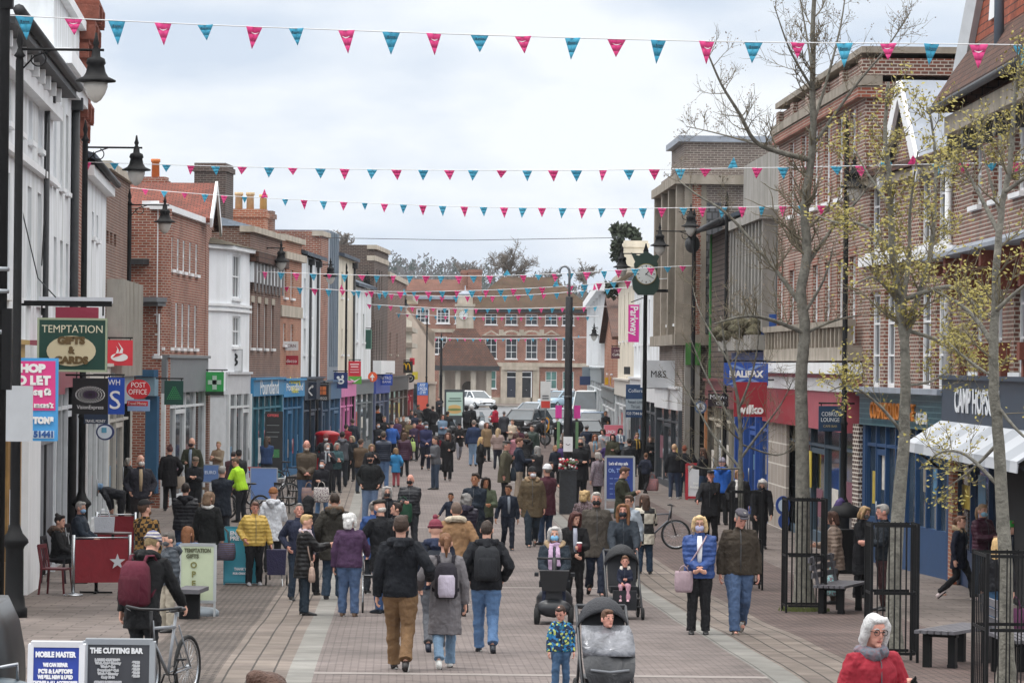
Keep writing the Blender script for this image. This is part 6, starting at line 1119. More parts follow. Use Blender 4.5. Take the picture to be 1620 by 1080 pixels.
    mb.tube([TF((0, .02, 1.38)), TF((0, .012, 1.5)), TH((0, .005, 1.56))], [.062 * k, .054 * k, .054 * k * hs], 10)
    loft(mb, [(.9, .12, .08, 0), (1.1, .12, .08, 0), (1.3, .14, .085, 0), (1.4, .13, .06, 0)], 10)
    for sg in (1, -1):
        S, E, W_ = A[sg]; mb.tube([S * .9 + TF((0, 0, 1.38)) * .1, E, W_], [.04 * k, .034 * k, .024 * k], 8)
        d = (W_ - E).normalized(); nn = Vector((-sg, 0, 0)) if abs(d.x) < .75 else Vector((0, 1, 0)); nn = (nn - d * nn.dot(d)).normalized(); ww = d.cross(nn); f = min(1.0, k * 1.05) * (1.08 if hs > 1.17 else 1)
        mb.tube([W_ - d * .01, W_ + d * .03 * f, W_ + d * .09 * f], [.028 * f, .04 * f, .036 * f], 8, flat=.5, side=ww)
        for i, fl in zip((-1.5, -.5, .5, 1.5), (.062, .075, .07, .055)):
            q = W_ + d * .085 * f + ww * (.0185 * i * f); mb.tube([q, q + d * fl * .5 * f + nn * .006 * f, q + d * fl * .85 * f + nn * .026 * f, q + d * fl * .8 * f + nn * .046 * f], [.0098 * f, .009 * f, .0085 * f, .007 * f], 6)
        tw = ww * (1 if (ww.y < 0) else -1); q = W_ + d * .03 * f + tw * .028 * f; mb.tube([q, q + d * .03 * f + tw * .022 * f + nn * .012 * f, q + d * .055 * f + tw * .022 * f + nn * .024 * f], [.012 * f, .0105 * f, .008 * f], 6)
        lp, ft, _ = LG[sg]; mb.tube([lp[0], lp[1], lp[2]], [.06 * k, .045 * k, .03 * k], 8); mb.tube([lp[2], ft + Vector((0, -.02, .04)) * k, ft + Vector((0, -.14, .03)) * k], [.03 * k, .035 * k, .025 * k], 8)
    fin(mb, 'body', SKIN[skin], v=max(.0065, vox * .8) if near else vox)
    if near and abs(((yaw + hy + 180) % 360) - 180) < 115:
        mb = MB(); 
        for sg in (1, -1): headell(mb, (sg * .031, -.083, 1.643), (.0135, .009, .0065), 8, 5)
        fin(mb, 'eyes', mat('eye_dark', '241e1c', .2, 0), remesh=False)
        mb = MB()
        for sg in (1, -1): R = [TH((sg * x, -.089 + .012 * (x / .05) ** 2, z)) for x, z in ((.012, 1.664), (.03, 1.669), (.05, 1.662))]; mb.tube(R, [.004 * k, .0045 * k, .0025 * k], 5)
        fin(mb, 'eyebrows', HAIRM(hair[1] if hair else '4a3a2e'), remesh=False)
        if not mask: mb = MB(); headell(mb, (0, -.0875, 1.574), (.022, .0075, .0075), 10, 5); fin(mb, 'mouth', mat('lips', 'a05c54', .5, .1, 20), remesh=False)
    # --- trousers
    tr = MB(); fl = fat * (1.08 if legkind == 'loose' else 1.0)
    if pose != 'sit': loft(tr, [(1.02, .16 * fat, .11 * fat, 0), (.93, .18 * fat, .125 * fat, .005), (.84, .175 * fat, .12 * fat, .005), (.79, .12, .09, 0)])
    else: loft(tr, [(1.05, .16 * fat, .11, 0), (.92, .17 * fat, .13, .0), (.84, .16 * fat, .12, 0)])
    for sg in (1, -1):
        lp, ft, _ = LG[sg]; a, b, c = lp; tr.tube([a + Vector((0, 0, .02)), a.lerp(b, .25), a.lerp(b, .75), b, b.lerp(c, .35), c + (c - b).normalized() * .03 * k], [.1 * k * fl, .104 * k * fl, .08 * k * fl, .071 * k * fl, .066 * k * fl, .062 * k * fl], 10)
    fin(tr, 'trousers', cloth(leg, 'plain' if legkind == 'loose' else legkind))
    # --- shoes
    for sg in (1, -1):
        lp, ft, tilt = LG[sg]; mb = MB(); R = []
        for y, w, z0, z1 in ((.065, .022, .01, .07), (.05, .036, 0, .1), (.0, .04, 0, .105), (-.06, .042, 0, .08), (-.13, .045, 0, .058), (-.18, .036, .004, .045), (-.2, .018, .012, .03)):
            ring = []
            for i in range(10): a = 2 * pi * i / 10; ring.append(Vector((w * cos(a), y, (z0 + z1) / 2 + (z1 - z0) / 2 * sin(a))))
            R.append([(lambda q: Vector((q.x, q.y * cos(tilt) - q.z * sin(tilt), q.y * sin(tilt) + q.z * cos(tilt))))(q) * k * (1.08 if hs > 1.17 else 1) + ft for q in ring])
        if tilt < 0: lo = min(v.z for r in R for v in r); R = [[v - Vector((0, 0, lo - .004)) for v in r] for r in R]
        mb.rings(R); o = fin(mb, 'shoe', mat('shoe_' + shoe, shoe, .5, .15, 9), remesh=False)
        if near: m2 = MB(); xs = [v for r in R[1:-1] for v in (min(r, key=lambda q: q.z),)]; m2.tube([v + Vector((0, 0, .008)) for v in xs], [.03 * k] * len(xs), 8, flat=.4, side=(1, 0, 0)); fin(m2, 'sole', mat('sole_' + ('w' if rn.random() < .4 else 'd'), 'c8c8c4' if rn.random() < .4 else '2a2826', .7, .1), parent=o, remesh=False)
    # --- top
    jk = MB(); pf = 1.13 if kind == 'puff' else 1.04; w = fat * pf * 1.07
    hem = {'jacket': .86, 'short': .93, 'coat': .66, 'long': .45, 'dress': .32}[ln]; prof = []
    if pose == 'sit': hem = max(hem, .84)
    if hem < .8: prof += [(hem, .185 * w, .14 * w, .0), ((hem + .84) / 2, .18 * w, .135 * w, 0)]
    else: prof += [(hem - .02, .165 * w, .118 * w, 0)]
    prof += [(.9, .172 * w, .125 * w, .003), (1.0, .165 * w, .118 * w, .003), (1.08, .158 * w, .112 * w, -.002), (1.18, .168 * w, .118 * w, -.004), (1.28, .182 * w, .122 * w, 0), (1.36, .19 * w, .115 * w, .004), (1.41, .155 * w, .098 * w, .008), (1.45, .105, .08, .012), (1.485, .075, .068, .012), (1.515, .07, .068, .01)]
    loft(jk, prof); m_top = cloth(top, kind)
    sl = MB() if sleeve else jk
    for sg in (1, -1):
        S, E, W_ = A[sg]; q = 1.12 * (1.1 if kind == 'puff' else 1) * min(fat, 1.1); C0 = TF((sg * .1, 0, 1.41)); cu = W_ + (W_ - E).normalized() * .012
        sl.tube([C0, S, S.lerp(E, .35), E.lerp(S, .12), E, E.lerp(W_, .3), cu], [.06 * k * q, .07 * k * q, .068 * k * q, .06 * k * q, .059 * k * q, .056 * k * q, .044 * k * q], 10)
    fin(jk, {'jacket': 'jacket', 'short': 'jacket', 'coat': 'coat', 'long': 'coat', 'dress': 'dress'}[ln], m_top)
    if sleeve: fin(sl, 'sleeves', cloth(sleeve))
    if gloves:
        for sg in (1, -1):
            S, E, W_ = A[sg]; d = (W_ - E).normalized(); mb = MB(); mb.tube([W_ - d * .02, W_ + d * .05, W_ + d * .1, W_ + d * .14], [.036 * k, .047 * k, .045 * k, .02 * k], 9, flat=.7); 
            for i in (-1, 0, 1): q = W_ + d * .1 + d.orthogonal().normalized() * .02 * i; mb.tube([q, q + d * .06, q + d * .075 + Vector((0, 0, .02))], [.014, .013, .009], 6)
            fin(mb, 'glove', cloth(gloves))
    if shirt:
        mb = MB(); mb.rings([[TF((x, y - .008, z)) for x, y, z in ((-.036 * f, -.122 * fy, z_), (.036 * f, -.122 * fy, z_), (.036 * f, -.095 * fy, z_), (-.036 * f, -.095 * fy, z_))] for f, fy, z_ in ((.7, 1.03 * w, 1.0), (1, 1.05 * w, 1.2), (1.1, 1.0 * w, 1.36), (.9, .8, 1.47))]); fin(mb, 'shirt', cloth(shirt), remesh=False)
    if near and ln != 'dress' and not shirt and abs(((yaw + 180) % 360) - 180) < 80:
        mb = MB(); mb.tube([TF((.0, -.118 * w - (.012 if kind == 'puff' else .006), z)) for z in (max(hem, .9), 1.1, 1.25)] + [TF((0, -.1 * w - .01, 1.4)), TF((0, -.075, 1.47))], .005 * k, 5); fin(mb, 'zip', mat('zip_metal', '50545a', .4, .1), remesh=False)
    if hood:
        mb = MB(); mb.tube([TF((x, y, z)) for x, y, z in ((-.09, -.045, 1.45), (-.125, .03, 1.475), (-.09, .11, 1.475), (0, .14, 1.47), (.09, .11, 1.475), (.125, .03, 1.475), (.09, -.045, 1.45))], [.03 * k, .042 * k, .055 * k, .062 * k, .055 * k, .042 * k, .03 * k], 9); mb.tube([TF((0, .12, 1.5)), TF((0, .15, 1.42)), TF((0, .14, 1.33))], [.06 * k, .075 * k, .03 * k], 9, flat=1.4); fin(mb, 'hood', cloth(hood))
    if fur:
        mb = MB(); P = [(-.07, -.08, 1.43), (-.12, -.02, 1.475), (-.125, .07, 1.5), (-.06, .13, 1.51), (.06, .13, 1.51), (.125, .07, 1.5), (.12, -.02, 1.475), (.07, -.08, 1.43)]
        mb.tube([TF(p) for p in P], [.035 * k] + [.05 * k] * 6 + [.035 * k], 8); mb.v = [v + Vector((rn.gauss(0, .008), rn.gauss(0, .008), rn.gauss(0, .008))) for v in mb.v]; fin(mb, 'fur_trim', HAIRM(fur))
    if scarf:
        mb = MB(); mb.tube([TF((.085 * sin(a), .012 - (.085 if tails else .1) * cos(a), (1.475 if tails else 1.468) + .012 * sin(3 * a))) for a in [2 * pi * i / 12 for i in range(13)]], (.036 if tails else .056) * k, 8)
        for sg in ((1, -1) if tails else ()): mb.tube([TF((sg * .05, -.08, 1.46)), TF((sg * .06, -.128 * w, 1.32)), TF((sg * .065, -.14 * w, 1.1 + .03 * sg))], [.035 * k, .042 * k, .04 * k], 8, flat=.45, side=(1, 0, 0))
        fin(mb, 'scarf', cloth(scarf, 'plain' if tails else 'floral'))
    # --- head wear
    if hair:
        stl, hc = hair; mb = MB()
        if stl == 'bald': headell(mb, (0, .022, 1.6), (.079, .082, .05))
        elif stl == 'thin': headell(mb, (0, .022, 1.65), (.079, .085, .098))
        else: headell(mb, (0, .017, 1.658), (.083, .096, .101)); 
        if stl not in ('bald', 'thin'): headell(mb, (0, -.045, 1.722), (.062, .05, .033), 10, 6)
        if stl == 'messy':
            for i in range(7): headell(mb, (rn.uniform(-.06, .06), rn.uniform(-.06, .08), 1.7 + rn.uniform(-.02, .04)), (.035, .035, .03), 7, 5)
        if stl in ('long', 'bob', 'curly'):
            zl = 1.36 if stl == 'long' else 1.52
            for sg in (1, -1): mb.tube([TH((sg * .05, -.03, 1.735)), TH((sg * .078, -.035, 1.68)), TH((sg * .088, -.015, 1.58)), TH((sg * .085, -.01 if stl != 'long' else -.05, zl))], [.03 * k, .034 * k, .036 * k, .024 * k], 8)
            mb.tube([TH((0, .06, 1.7)), TH((0, .075, 1.6)), TH((0, .085, (zl + 1.55) / 2)), TH((0, .09, zl - .02))], [.075 * k, .085 * k, .085 * k, .06 * k], 10, flat=.6, side=(1, 0, 0))
        if stl == 'curly':
            for i in range(14): a = rn.uniform(0, 6.28); headell(mb, (.085 * cos(a), .02 + .085 * sin(a) * (1 if sin(a) > 0 else .4), rn.uniform(1.57, 1.72)), (.035, .035, .035), 7, 5)
        if stl == 'pony': mb.tube([TH((0, .09, 1.69)), TH((0, .14, 1.66)), TH((0, .15, 1.55)), TH((0, .13, 1.44))], [.02 * k, .035 * k, .032 * k, .012 * k], 8)
        if stl == 'bun': headell(mb, (0, .07, 1.745), (.045, .045, .04), 8, 6)
        fin(mb, 'hair', HAIRM(hc), v=max(.008, vox))
    if beard: mb = MB(); headell(mb, (0, -.035, 1.55), (.058, .062, .042), 10, 6); fin(mb, 'beard', HAIRM(beard), remesh=False)
    if hat:
        hk, hc = hat[0], hat[1]; mb = MB(); m = cloth(hc, 'stripe' if hk == 'stripey' else 'plain')
        if hk in ('beanie', 'stripey', 'bobble'):
            headell(mb, (0, .01, 1.685), (.087, .103, .085)); mb.tube([TH((.088 * sin(a), .008 - .102 * cos(a), 1.665)) for a in [2 * pi * i / 14 for i in range(15)]], .016 * k, 6)
            if hk == 'bobble': headell(mb, (0, .01, 1.79), (.035, .035, .035), 8, 6)
        elif hk == 'flat': headell(mb, (0, -.0, 1.72), (.09, .115, .04)); headell(mb, (0, -.1, 1.697), (.07, .05, .012), 10, 5)
        elif hk == 'cap': headell(mb, (0, .005, 1.695), (.083, .1, .072)); headell(mb, (0, -.125, 1.683), (.062, .065, .009), 10, 5)
        elif hk == 'helmet': headell(mb, (0, .005, 1.69), (.098, .118, .088))
        elif hk == 'full': headell(mb, (0, 0, 1.645), (.118, .135, .14))
        elif hk == 'hood': headell(mb, (0, .03, 1.645), (.105, .112, .128)); mb.tube([TH((0, .06, 1.6)), TF((0, .09, 1.46))], [.1 * k, .1 * k], 9)
        elif hk == 'hat': headell(mb, (0, 0, 1.72), (.085, .1, .07)); headell(mb, (0, 0, 1.69), (.14, .155, .012))
        fin(mb, {'hood': 'hood', 'helmet': 'helmet', 'full': 'helmet'}.get(hk, 'hat'), m, remesh=hk in ('beanie', 'stripey', 'hood'))
    if mask:
        mb = MB(); headell(mb, (0, -.045, 1.582), (.062, .068, .056), 12, 7); fin(mb, 'face_mask', mat('mask_' + mask, mask, .8, .05, 9), remesh=False)
    if glasses:
        mb = MB()
        for sg in (1, -1): c = TH((sg * .033, -.1, 1.642)); e = TH((sg * .033, -.2, 1.642)) - c; mb.torus(c, .023 * k, .003 * k, e, 14, 4); mb.tube([TH((sg * .055, -.098, 1.648)), TH((sg * .078, -.02, 1.645)), TH((sg * .078, .02, 1.64))], .003 * k, 4)
        mb.tube([TH((-.01, -.101, 1.645)), TH((.01, -.101, 1.645))], .003 * k, 4); fin(mb, 'glasses', mat('glasses_frame', '1a1816' if glasses is True else glasses, .3, 0), remesh=False)
    T['k'] = k; PEOPLE[label] = T
    T['ha'] = [*A[1][2]]; T['hb'] = [*A[-1][2]]
    return T
P = person
JN, JD, BK, GY = '4c6c98', '2f425e', '1d1e22', '4c4f55'
# walkers nearest the bridge
P('man in dark navy jacket and brown trousers walking away arm in arm', 632, 815, 1060, yaw=176, top='15181f', leg='75573a', shoe='242020', hood='171a21', hair=('messy', '3a2c24'), arms=('down', 'link'), pose='walk', legkind='loose', key=True)
P('woman in long grey coat and ankle jeans walking away', 703, 843, 1057, yaw=182, top='6c686c', ln='long', leg='6a87a4', shoe='d4d4d0', hair=('pony', '6e4c34'), arms=('link', 'down'), pose='walk', key=False)
P('man in black jacket and bright blue jeans with a black backpack', 768, 822, 1032, yaw=181, top='1a1c22', leg='50719c', shoe='20242c', hood='1c1e24', hair=('thin', '3a302a'), arms=('pocket', 'pocket'), pose='walk', key=True, fat=1.05)
P('person in navy jacket and grey joggers under a red striped bobble hat', 687, 822, 1030, yaw=180, top='1e2638', leg='54565c', shoe='1c2436', hair=None, hat=('bobble', '7a3040'), hood='26304a', arms=('down', 'down'), pose='walk', key=False)
P('man in tan suede jacket with a pale collar seen from behind', 722, 794, h=1.76, yaw=180, top='8e6a48', leg='2c3038', hair=('short', '6a5a50'), fur='b8ac98', arms=('pocket', 'pocket'), fat=1.1)
P('woman in aubergine quilted coat with wavy grey hair', 738, 780, h=1.64, yaw=172, top='2c2838', kind='puff', ln='coat', leg=BK, hair=('curly', '7c7a78'), hood='2c2a3a', arms=('fold', 'fold'))
P('tall dark haired man in a navy jumper facing the bridge', 752, 748, h=1.86, yaw=-15, top='1c2634', leg='222830', hair=('messy', '2c221c'), skin='tan', arms=('fold', 'hold'), hy=-10)
P('dark haired woman in green jacket close behind the tall man', 768, 754, h=1.68, yaw=5, top='4a5440', leg=BK, hair=('long', '241c18'), skin='tan', hy=20, arms=('hold', 'down'))
q = pt(713, 812, 6000 / 74); P('small boy in navy jacket held up beside the tall man', 713, 776, h=1.0, yaw=-10, top='20283a', leg='22252c', hair=('short', '2a2220'), skin='tan', hs=1.3, arms=('out', 'out'), at=(q.x, q.y, q.z - .55))
P('boy in navy school blazer and grey jumper stepping forward', 803, 766, 870, yaw=8, top='1c2434', ln='short', leg='1e2432', hair=('short', '3a2c24'), skin='tan', hs=1.08, arms=('down', 'side'), pose='walk', shirt='7c8490', hy=-25, key=True)
P('man in brown parka with fur collar and white mask', 841, 738, 865, yaw=2, top='5c4e38', ln='coat', leg='283440', shoe='201c1a', hair=None, hat=('beanie', '24262a'), fur='8a7458', mask='d8dce4', pose='walk', key=False, fat=1.12)
P('woman in maroon coat and white knitted hat beside the planter', 864, 734, 862, yaw=-150, top='4c2430', ln='coat', leg=JD, hair=('short', '807870'), hat=('beanie', 'd0d0d4'), arms=('hold', 'hold'))
P('woman in purple corduroy jacket with white hair and jeans', 552, 811, 975, yaw=175, top='48304e', ln='jacket', leg='42597c', shoe='6a5444', hair=('curly', 'd0d0ce'), arms=('down', 'grip'), fat=1.12)
P('blond woman in black quilted coat pointing across the street', 480, 813, 973, yaw=95, top='1c1c1e', kind='puff', ln='coat', leg='22303c', shoe='18181a', hair=('short', 'b09468'), arms=('point', 'point'), hy=-15, scarf='b8a8b0')
P('grey haired man in navy jacket behind the pointing woman', 472, 796, 950, yaw=15, top='262c42', leg='2c3a4c', hair=('short', '86827e'), skin='pink', arms=('down', 'pocket'), hp=-12)
P('person in black hooded coat with the hood up', 489, 785, h=1.7, yaw=165, top='1b1c20', ln='coat', leg=BK, hair=None, hat=('hood', '1b1c20'))
P('person in olive parka with brown fur hood seen from behind', 528, 780, 948, yaw=176, top='34322c', ln='coat', leg='34485e', shoe='2a2c30', hair=('short', '33281f'), fur='5a4634', hood='36342e', arms=('pocket', 'down'), fat=1.12)
P('old man in long black coat and flat cap leaning on a walker', 604, 790, 970, yaw=-140, top='191b20', ln='coat', leg='34507a', shoe='222a34', hair=('bald', 'c8c4be'), hat=('flat', '3a3836'), arms=('grip', 'grip'), mask='2c4878', lean=8)
P('white haired woman in dark coat and black mask', 612, 769, h=1.62, yaw=5, top='20242c', leg=BK, hair=('curly', 'a8a6a4'), mask='1c1d22', scarf='1e2026')
P('bald man in charcoal puffer and black mask hugging a green bag', 648, 750, 872, yaw=-8, top='2a2c32', kind='puff', leg='33363c', hair=('bald', '9a928a'), mask='17181c', arms=('fold', 'hold'), fat=1.1, skin='pink')
P('dark haired woman with hair tied up facing the old man', 627, 794, h=1.6, yaw=-75, top='1e1f24', leg=BK, hair=('bun', '2c221e'))
P('woman in yellow quilted jacket and black trousers', 402, 793, 926, yaw=12, top='c8a448', kind='puff', leg='1a1b1f', shoe='8c8c90', hair=('short', '6a4c40'), skin='pink', arms=('side', 'pocket'), fat=1.08)
P('person in hooded white print coat and rust beanie', 431, 771, 905, yaw=168, top='d0d4dc', ln='coat', leg='222428', hair=None, hat=('beanie', '8e5a34'), hood='c8ccd4')
P('grey haired man in long dark overcoat by the bicycles', 350, 737, 862, yaw=172, top='1c2430', ln='coat', leg='2a2f38', shoe='38322e', hair=('short', '8a8884'), arms=('down', 'down'), fat=1.06)
P('person in black ribbed puffer seen from behind', 292, 764, 905, yaw=178, top='1d1e24', kind='puff', leg='2c3a52', hair=('short', '2a221e'), hood='1d1e24', fat=1.12)
P('woman in black coat carrying a striped shoulder bag', 329, 777, 925, yaw=160, top='1e2022', ln='coat', leg=BK, hair=('bob', '7a6450'), scarf='d0d0cc')
P('man in brown checked shirt and black cap', 232, 790, h=1.76, yaw=140, top='8a6430', kind='plaid', leg=JD, hair=('short', '4a362a'), hat=('cap', '1a1a1c'), beard='6a4a34', hy=-25, arms=('hold', 'down'))
P('grey haired man in grey quilted jacket looking towards the cafe', 268, 842, 1000, yaw=-65, top='3c434c', kind='puff', leg='a49a88', hair=('short', '54504c'), hood='3c434c', mask='4c4e52')
P('person with maroon rucksack and striped beanie wheeling a bicycle', 224, 860, 1086, h=1.72, yaw=156, lean=20, top='17181b', ln='coat', leg='24272c', hair=('short', '8a7858'), hat=('stripey', 'a8a49c'), arms=('down', (.3, -.42, 1.02)), hood='17181b')
P('girl with long auburn hair in a denim jacket behind the green board', 296, 832, h=1.36, yaw=175, top='41648e', leg=JD, hair=('long', '7c5236'), hs=1.12)
# cafe tables
P('seated woman in black coat with brown fur hood at the cafe table', 92, 812, h=1.64, yaw=80, top='1b1b1e', leg='24262a', hair=('bun', '201a1a'), fur='6a5448', pose='sit', arms=('lap', 'lap'), hood='54463e')
P('seated grey haired man in navy jacket with a blue mask at his chin', 126, 791, h=1.72, yaw=75, top='26303e', leg='2a2c32', hair=('short', '9a9894'), mask='8cb0d0', pose='sit', arms=('lap', 'lap'), fat=1.1)
P('person bending over in dark clothes and a blue patterned headscarf', 192, 752, 840, h=1.66, yaw=-95, top='202228', leg='1c1d22', hair=None, hat=('hood', '6a8cb0'), lean=72, arms=((.15, -.4, 1.1), (.15, -.4, 1.1)))
P('bald man in charcoal zipped jacket and white mask', 221, 719, 850, yaw=8, top='2c2c36', leg='2a2528', hair=('bald', '8a7868'), mask='d8d4d0', fat=1.1, shirt='b09878')
P('woman in long black coat with a beige shoulder bag', 268, 704, 808, yaw=-170, top='18181c', ln='coat', leg='1a1a1e', hair=('bun', '5a3a38'))
P('grey haired person in a pink coat at the blue shopfront', 236, 696, h=1.64, yaw=165, top='c88894', ln='coat', leg=GY, hair=('bob', 'aca8a4'))
P('person in black coat and white cap beside the pink coat', 217, 694, h=1.66, yaw=150, top='20242c', leg=BK, hair=('short', 'b8b4ac'), hat=('cap', 'c4c4c4'))
P('woman with fair curly hair and lilac top before the shop door', 270, 693, h=1.62, yaw=-20, top='6c4468', leg=BK, hair=('curly', 'b09878'))
P('dark haired figure in a black jacket beside the lilac top', 283, 698, h=1.62, yaw=170, top='202226', leg=BK, hair=('short', '1e1a1a'))
P('bald man in khaki jacket and dark mask outside the grey shop', 303, 692, 800, yaw=-15, top='3a3d2e', leg=GY, hair=('bald', 'a08a7a'), mask='35242a', shirt='8c9cb4')
P('man in flat cap and black jacket reading his phone', 309, 722, h=1.66, yaw=-5, top='22242a', leg=BK, hair=('short', '6a6460'), hat=('flat', '6a5a4c'), arms=('phone', 'phone'), hp=14)
P('low grey haired figure in black near the blue shopfront', 203, 724, h=1.5, yaw=100, top='1f2126', leg=BK, hair=('curly', '98948e'))
P('cyclist in bright yellow green high visibility jacket', 383, 722, h=1.7, yaw=-120, top='a8e020', leg='24262c', hair=('short', '5a4a3c'), lean=18, arms=('grip', 'grip'), skin='pink')
P('person in black cap and dark jacket behind the cyclist', 378, 711, h=1.72, yaw=-160, top='2a2e30', leg=BK, hair=('short', '2a2624'), hat=('cap', '1c1d22'))
P('person in maroon and black jacket bending near the red boxes', 366, 712, h=1.66, yaw=165, top='402028', leg=BK, hair=('short', '2a2424'), lean=15)
P('man in black quilted coat facing the blue value shop', 391, 668, 748, yaw=178, top='1c1d22', kind='puff', ln='coat', leg=BK, hair=('thin', '5c544e'), fat=1.12)
P('woman in dark plum coat beside the black quilted coat', 404, 672, h=1.62, yaw=170, top='30222c', leg=BK, hair=('curly', '2e2426'))
P('child in black fur hooded coat by the yellow door post', 459, 678, 738, yaw=176, top='1e1d20', ln='coat', leg='1a1b1e', hair=('short', '4a382e'), fur='6a5444', hs=1.1)
P('long blond haired woman in pale blue jacket', 478, 668, h=1.64, yaw=150, top='a8b8cc', leg=BK, hair=('long', 'b48c5c'))
P('man in grey flat cap standing in the dark doorway', 483, 659, h=1.72, yaw=0, top='2c2e34', leg=BK, hair=('short', '6c6660'), hat=('flat', '585450'), skin='pink')
P('person in scarlet jacket just before the red postbox', 503, 667, h=1.68, yaw=150, top='c82a2c', leg=BK, hair=('short', '302824'), hat=('beanie', '2c3036'))
P('bald man in brown jacket and dark glasses holding a red bag', 484, 696, 815, yaw=5, top='4e4438', leg='3c5476', hair=('bald', '9a8470'), beard='b8aca0', glasses=True, arms=('clasp', 'clasp'), skin='pink', fat=1.12)
P('short person in black coat and white mask with a patterned tote', 509, 727, 820, yaw=0, top='1c1d24', leg='5a80b0', hair=('short', '4a4a52'), mask='d0d4dc', arms=('fold', 'down'), shoe='24303e')
P('woman in headscarf and striped scarf wearing a mask', 518, 701, h=1.62, yaw=5, top='2c2c34', leg=BK, hair=('short', 'a09c9a'), hat=('hood', '8a8684'), mask='d4d4d8', scarf='9aa0a8')
P('person in dark beanie and pale mask with straps over the shoulders', 515, 686, h=1.76, yaw=10, top='26282e', leg=BK, hair=None, hat=('beanie', '803838'), mask='ccd0d8', skin='pink')
P('man in grey bodywarmer and dark jeans seen from behind', 541, 682, 770, yaw=178, top='55575e', sleeve='23252a', leg='30343c', hair=('short', '2a2422'), hood='5a5c64', fat=1.08)
P('woman in black jacket beside the grey bodywarmer', 557, 689, h=1.6, yaw=-20, top='1d1f24', leg=BK, hair=('bob', 'a89880'))
P('person in dark red fleece beyond the postbox', 548, 671, h=1.66, yaw=170, top='9a2430', leg=BK, hair=('short', '2c2624'))
P('tall person in slate jacket beyond the dark red fleece', 558, 662, h=1.78, yaw=165, top='363c48', leg='3c5476', hair=('short', '5a504a'), shirt=None)
P('curly haired woman in black partly behind the hooded man', 588, 702, h=1.62, yaw=20, top='222328', leg=BK, hair=('curly', '8a7258'))
P('man in black jacket and dark mask with hands in pockets', 585, 716, 828, yaw=-2, top='1c2022', leg='60789a', shoe='22262c', hair=None, hat=('beanie', '1d1e22'), mask='15161a', arms=('pocket', 'pocket'), fat=1.12, shirt=None)
P('man in navy gilet and jeans seen from behind', 606, 682, 772, yaw=176, top='20283a', kind='puff', sleeve='5c6478', leg='5878a4', hair=('short', '4c443c'), fat=1.06)
P('child in turquoise coat and red trousers', 626, 708, 770, yaw=172, top='2c84c0', ln='coat', leg='b05058', shoe='2c2426', hair=('bob', '8a6e50'), hs=1.12)
P('cyclist in royal blue jacket and dark helmet', 620, 667, h=1.72, yaw=178, top='2a5cb4', leg='1e2432', hair=None, hat=('helmet', '2c303a'), arms=('grip', 'grip'))
P('tall figure in black hat with an orange scarf', 597, 642, h=1.92, yaw=160, top='20222a', leg=BK, hair=('short', '2c2826'), hat=('hat', '1c1d22'), scarf='e07030', fat=1.05)
P('person in black jacket behind the orange scarf', 608, 658, h=1.74, yaw=20, top='26282c', leg=BK, hair=('short', '8a7c60'))
P('person in dark jacket and pale mask before the bank', 598, 668, h=1.66, yaw=30, top='24262c', leg=BK, hair=('short', '2c2a2c'), mask='c8ccd4')
P('elderly person in tan coat beside the standing bicycle', 646, 663, 716, yaw=25, top='6c5c40', leg='5c5444', hair=('curly', 'ccc4bc'))
P('person in purple coat next to the tan coat', 655, 668, h=1.62, yaw=-20, top='3a2c48', ln='coat', leg=BK, hair=('short', '4a4448'))
P('woman in purple top at the far left by the white board', 628, 661, h=1.6, yaw=0, top='503a5c', leg=BK, hair=('bob', '8c6c50'))
P('man in navy jacket and pale mask walking with grey beanie', 673, 667, 743, yaw=8, top='2a2e54', leg='1c2030', hair=None, hat=('beanie', '44484e'), mask='b8c4d4', pose='walk', key=True, fat=1.1)
P('woman in flowing black dress and bare neckline walking', 708, 684, 760, yaw=0, top='1a1a1e', ln='dress', leg='1a1a1e', hair=('long', '6a4a40'), arms=('hold', 'down'), pose='walk', key=True)
P('woman in black belted coat and dark hat', 726, 670, 727, yaw=10, top='1e1c1f', ln='coat', leg='84848c', hair=('short', '3a3232'), hat=('hat', '1c1c20'), pose='walk', key=False)
P('man in navy jumper and light jeans walking away', 749, 664, 737, yaw=178, top='243454', leg='7c98b8', hair=('short', '7c726c'), fat=1.1)
P('woman in black coat with loose blond hair', 759, 691, 757, yaw=110, top='1c1d20', ln='coat', leg=BK, hair=('long', 'c0a070'))
P('blond woman in dusky pink padded coat', 787, 677, 742, yaw=178, top='9a847c', kind='puff', leg='262a36', hair=('long', 'a89070'))
P('person in long charcoal quilted coat by the motorbikes', 797, 650, 703, yaw=176, top='34363e', kind='puff', ln='coat', leg=BK, hair=('short', '6a686a'))
P('man in green field coat and flat cap facing along the street', 797, 697, 802, yaw=80, top='504c3c', ln='coat', leg='222328', hair=('short', '7c746c'), hat=('flat', '3c3a3c'), skin='pink', fat=1.08)
P('man in navy jacket and beige chinos facing along the street', 820, 692, 795, yaw=95, top='1e2738', leg='948474', hair=('short', '5a3c2c'), arms=('hold', 'hold'))
P('woman in rose padded jacket among the waiting group', 817, 684, h=1.6, yaw=165, top='a06470', kind='puff', leg=BK, hair=('bob', '4a3630'))
P('person in black quilted coat with brown fur hood', 833, 685, h=1.66, yaw=175, top='1f2024', kind='puff', ln='coat', leg=BK, hair=('short', '4a3c34'), fur='54463c', hood='24252a')
P('person in burgundy coat beyond the rose jacket', 821, 674, h=1.64, yaw=-165, top='4a2030', leg=BK, hair=('short', '2c2424'))
P('person in cream coat beyond the burgundy coat', 811, 663, h=1.64, yaw=-30, top='b8a894', leg=BK, hair=('short', '5a463a'))
P('woman with grey patterned headscarf and dark jacket', 850, 705, h=1.62, yaw=-150, top='2c2c30', leg=BK, hair=('long', '8c8a88'), scarf='8a8a88')
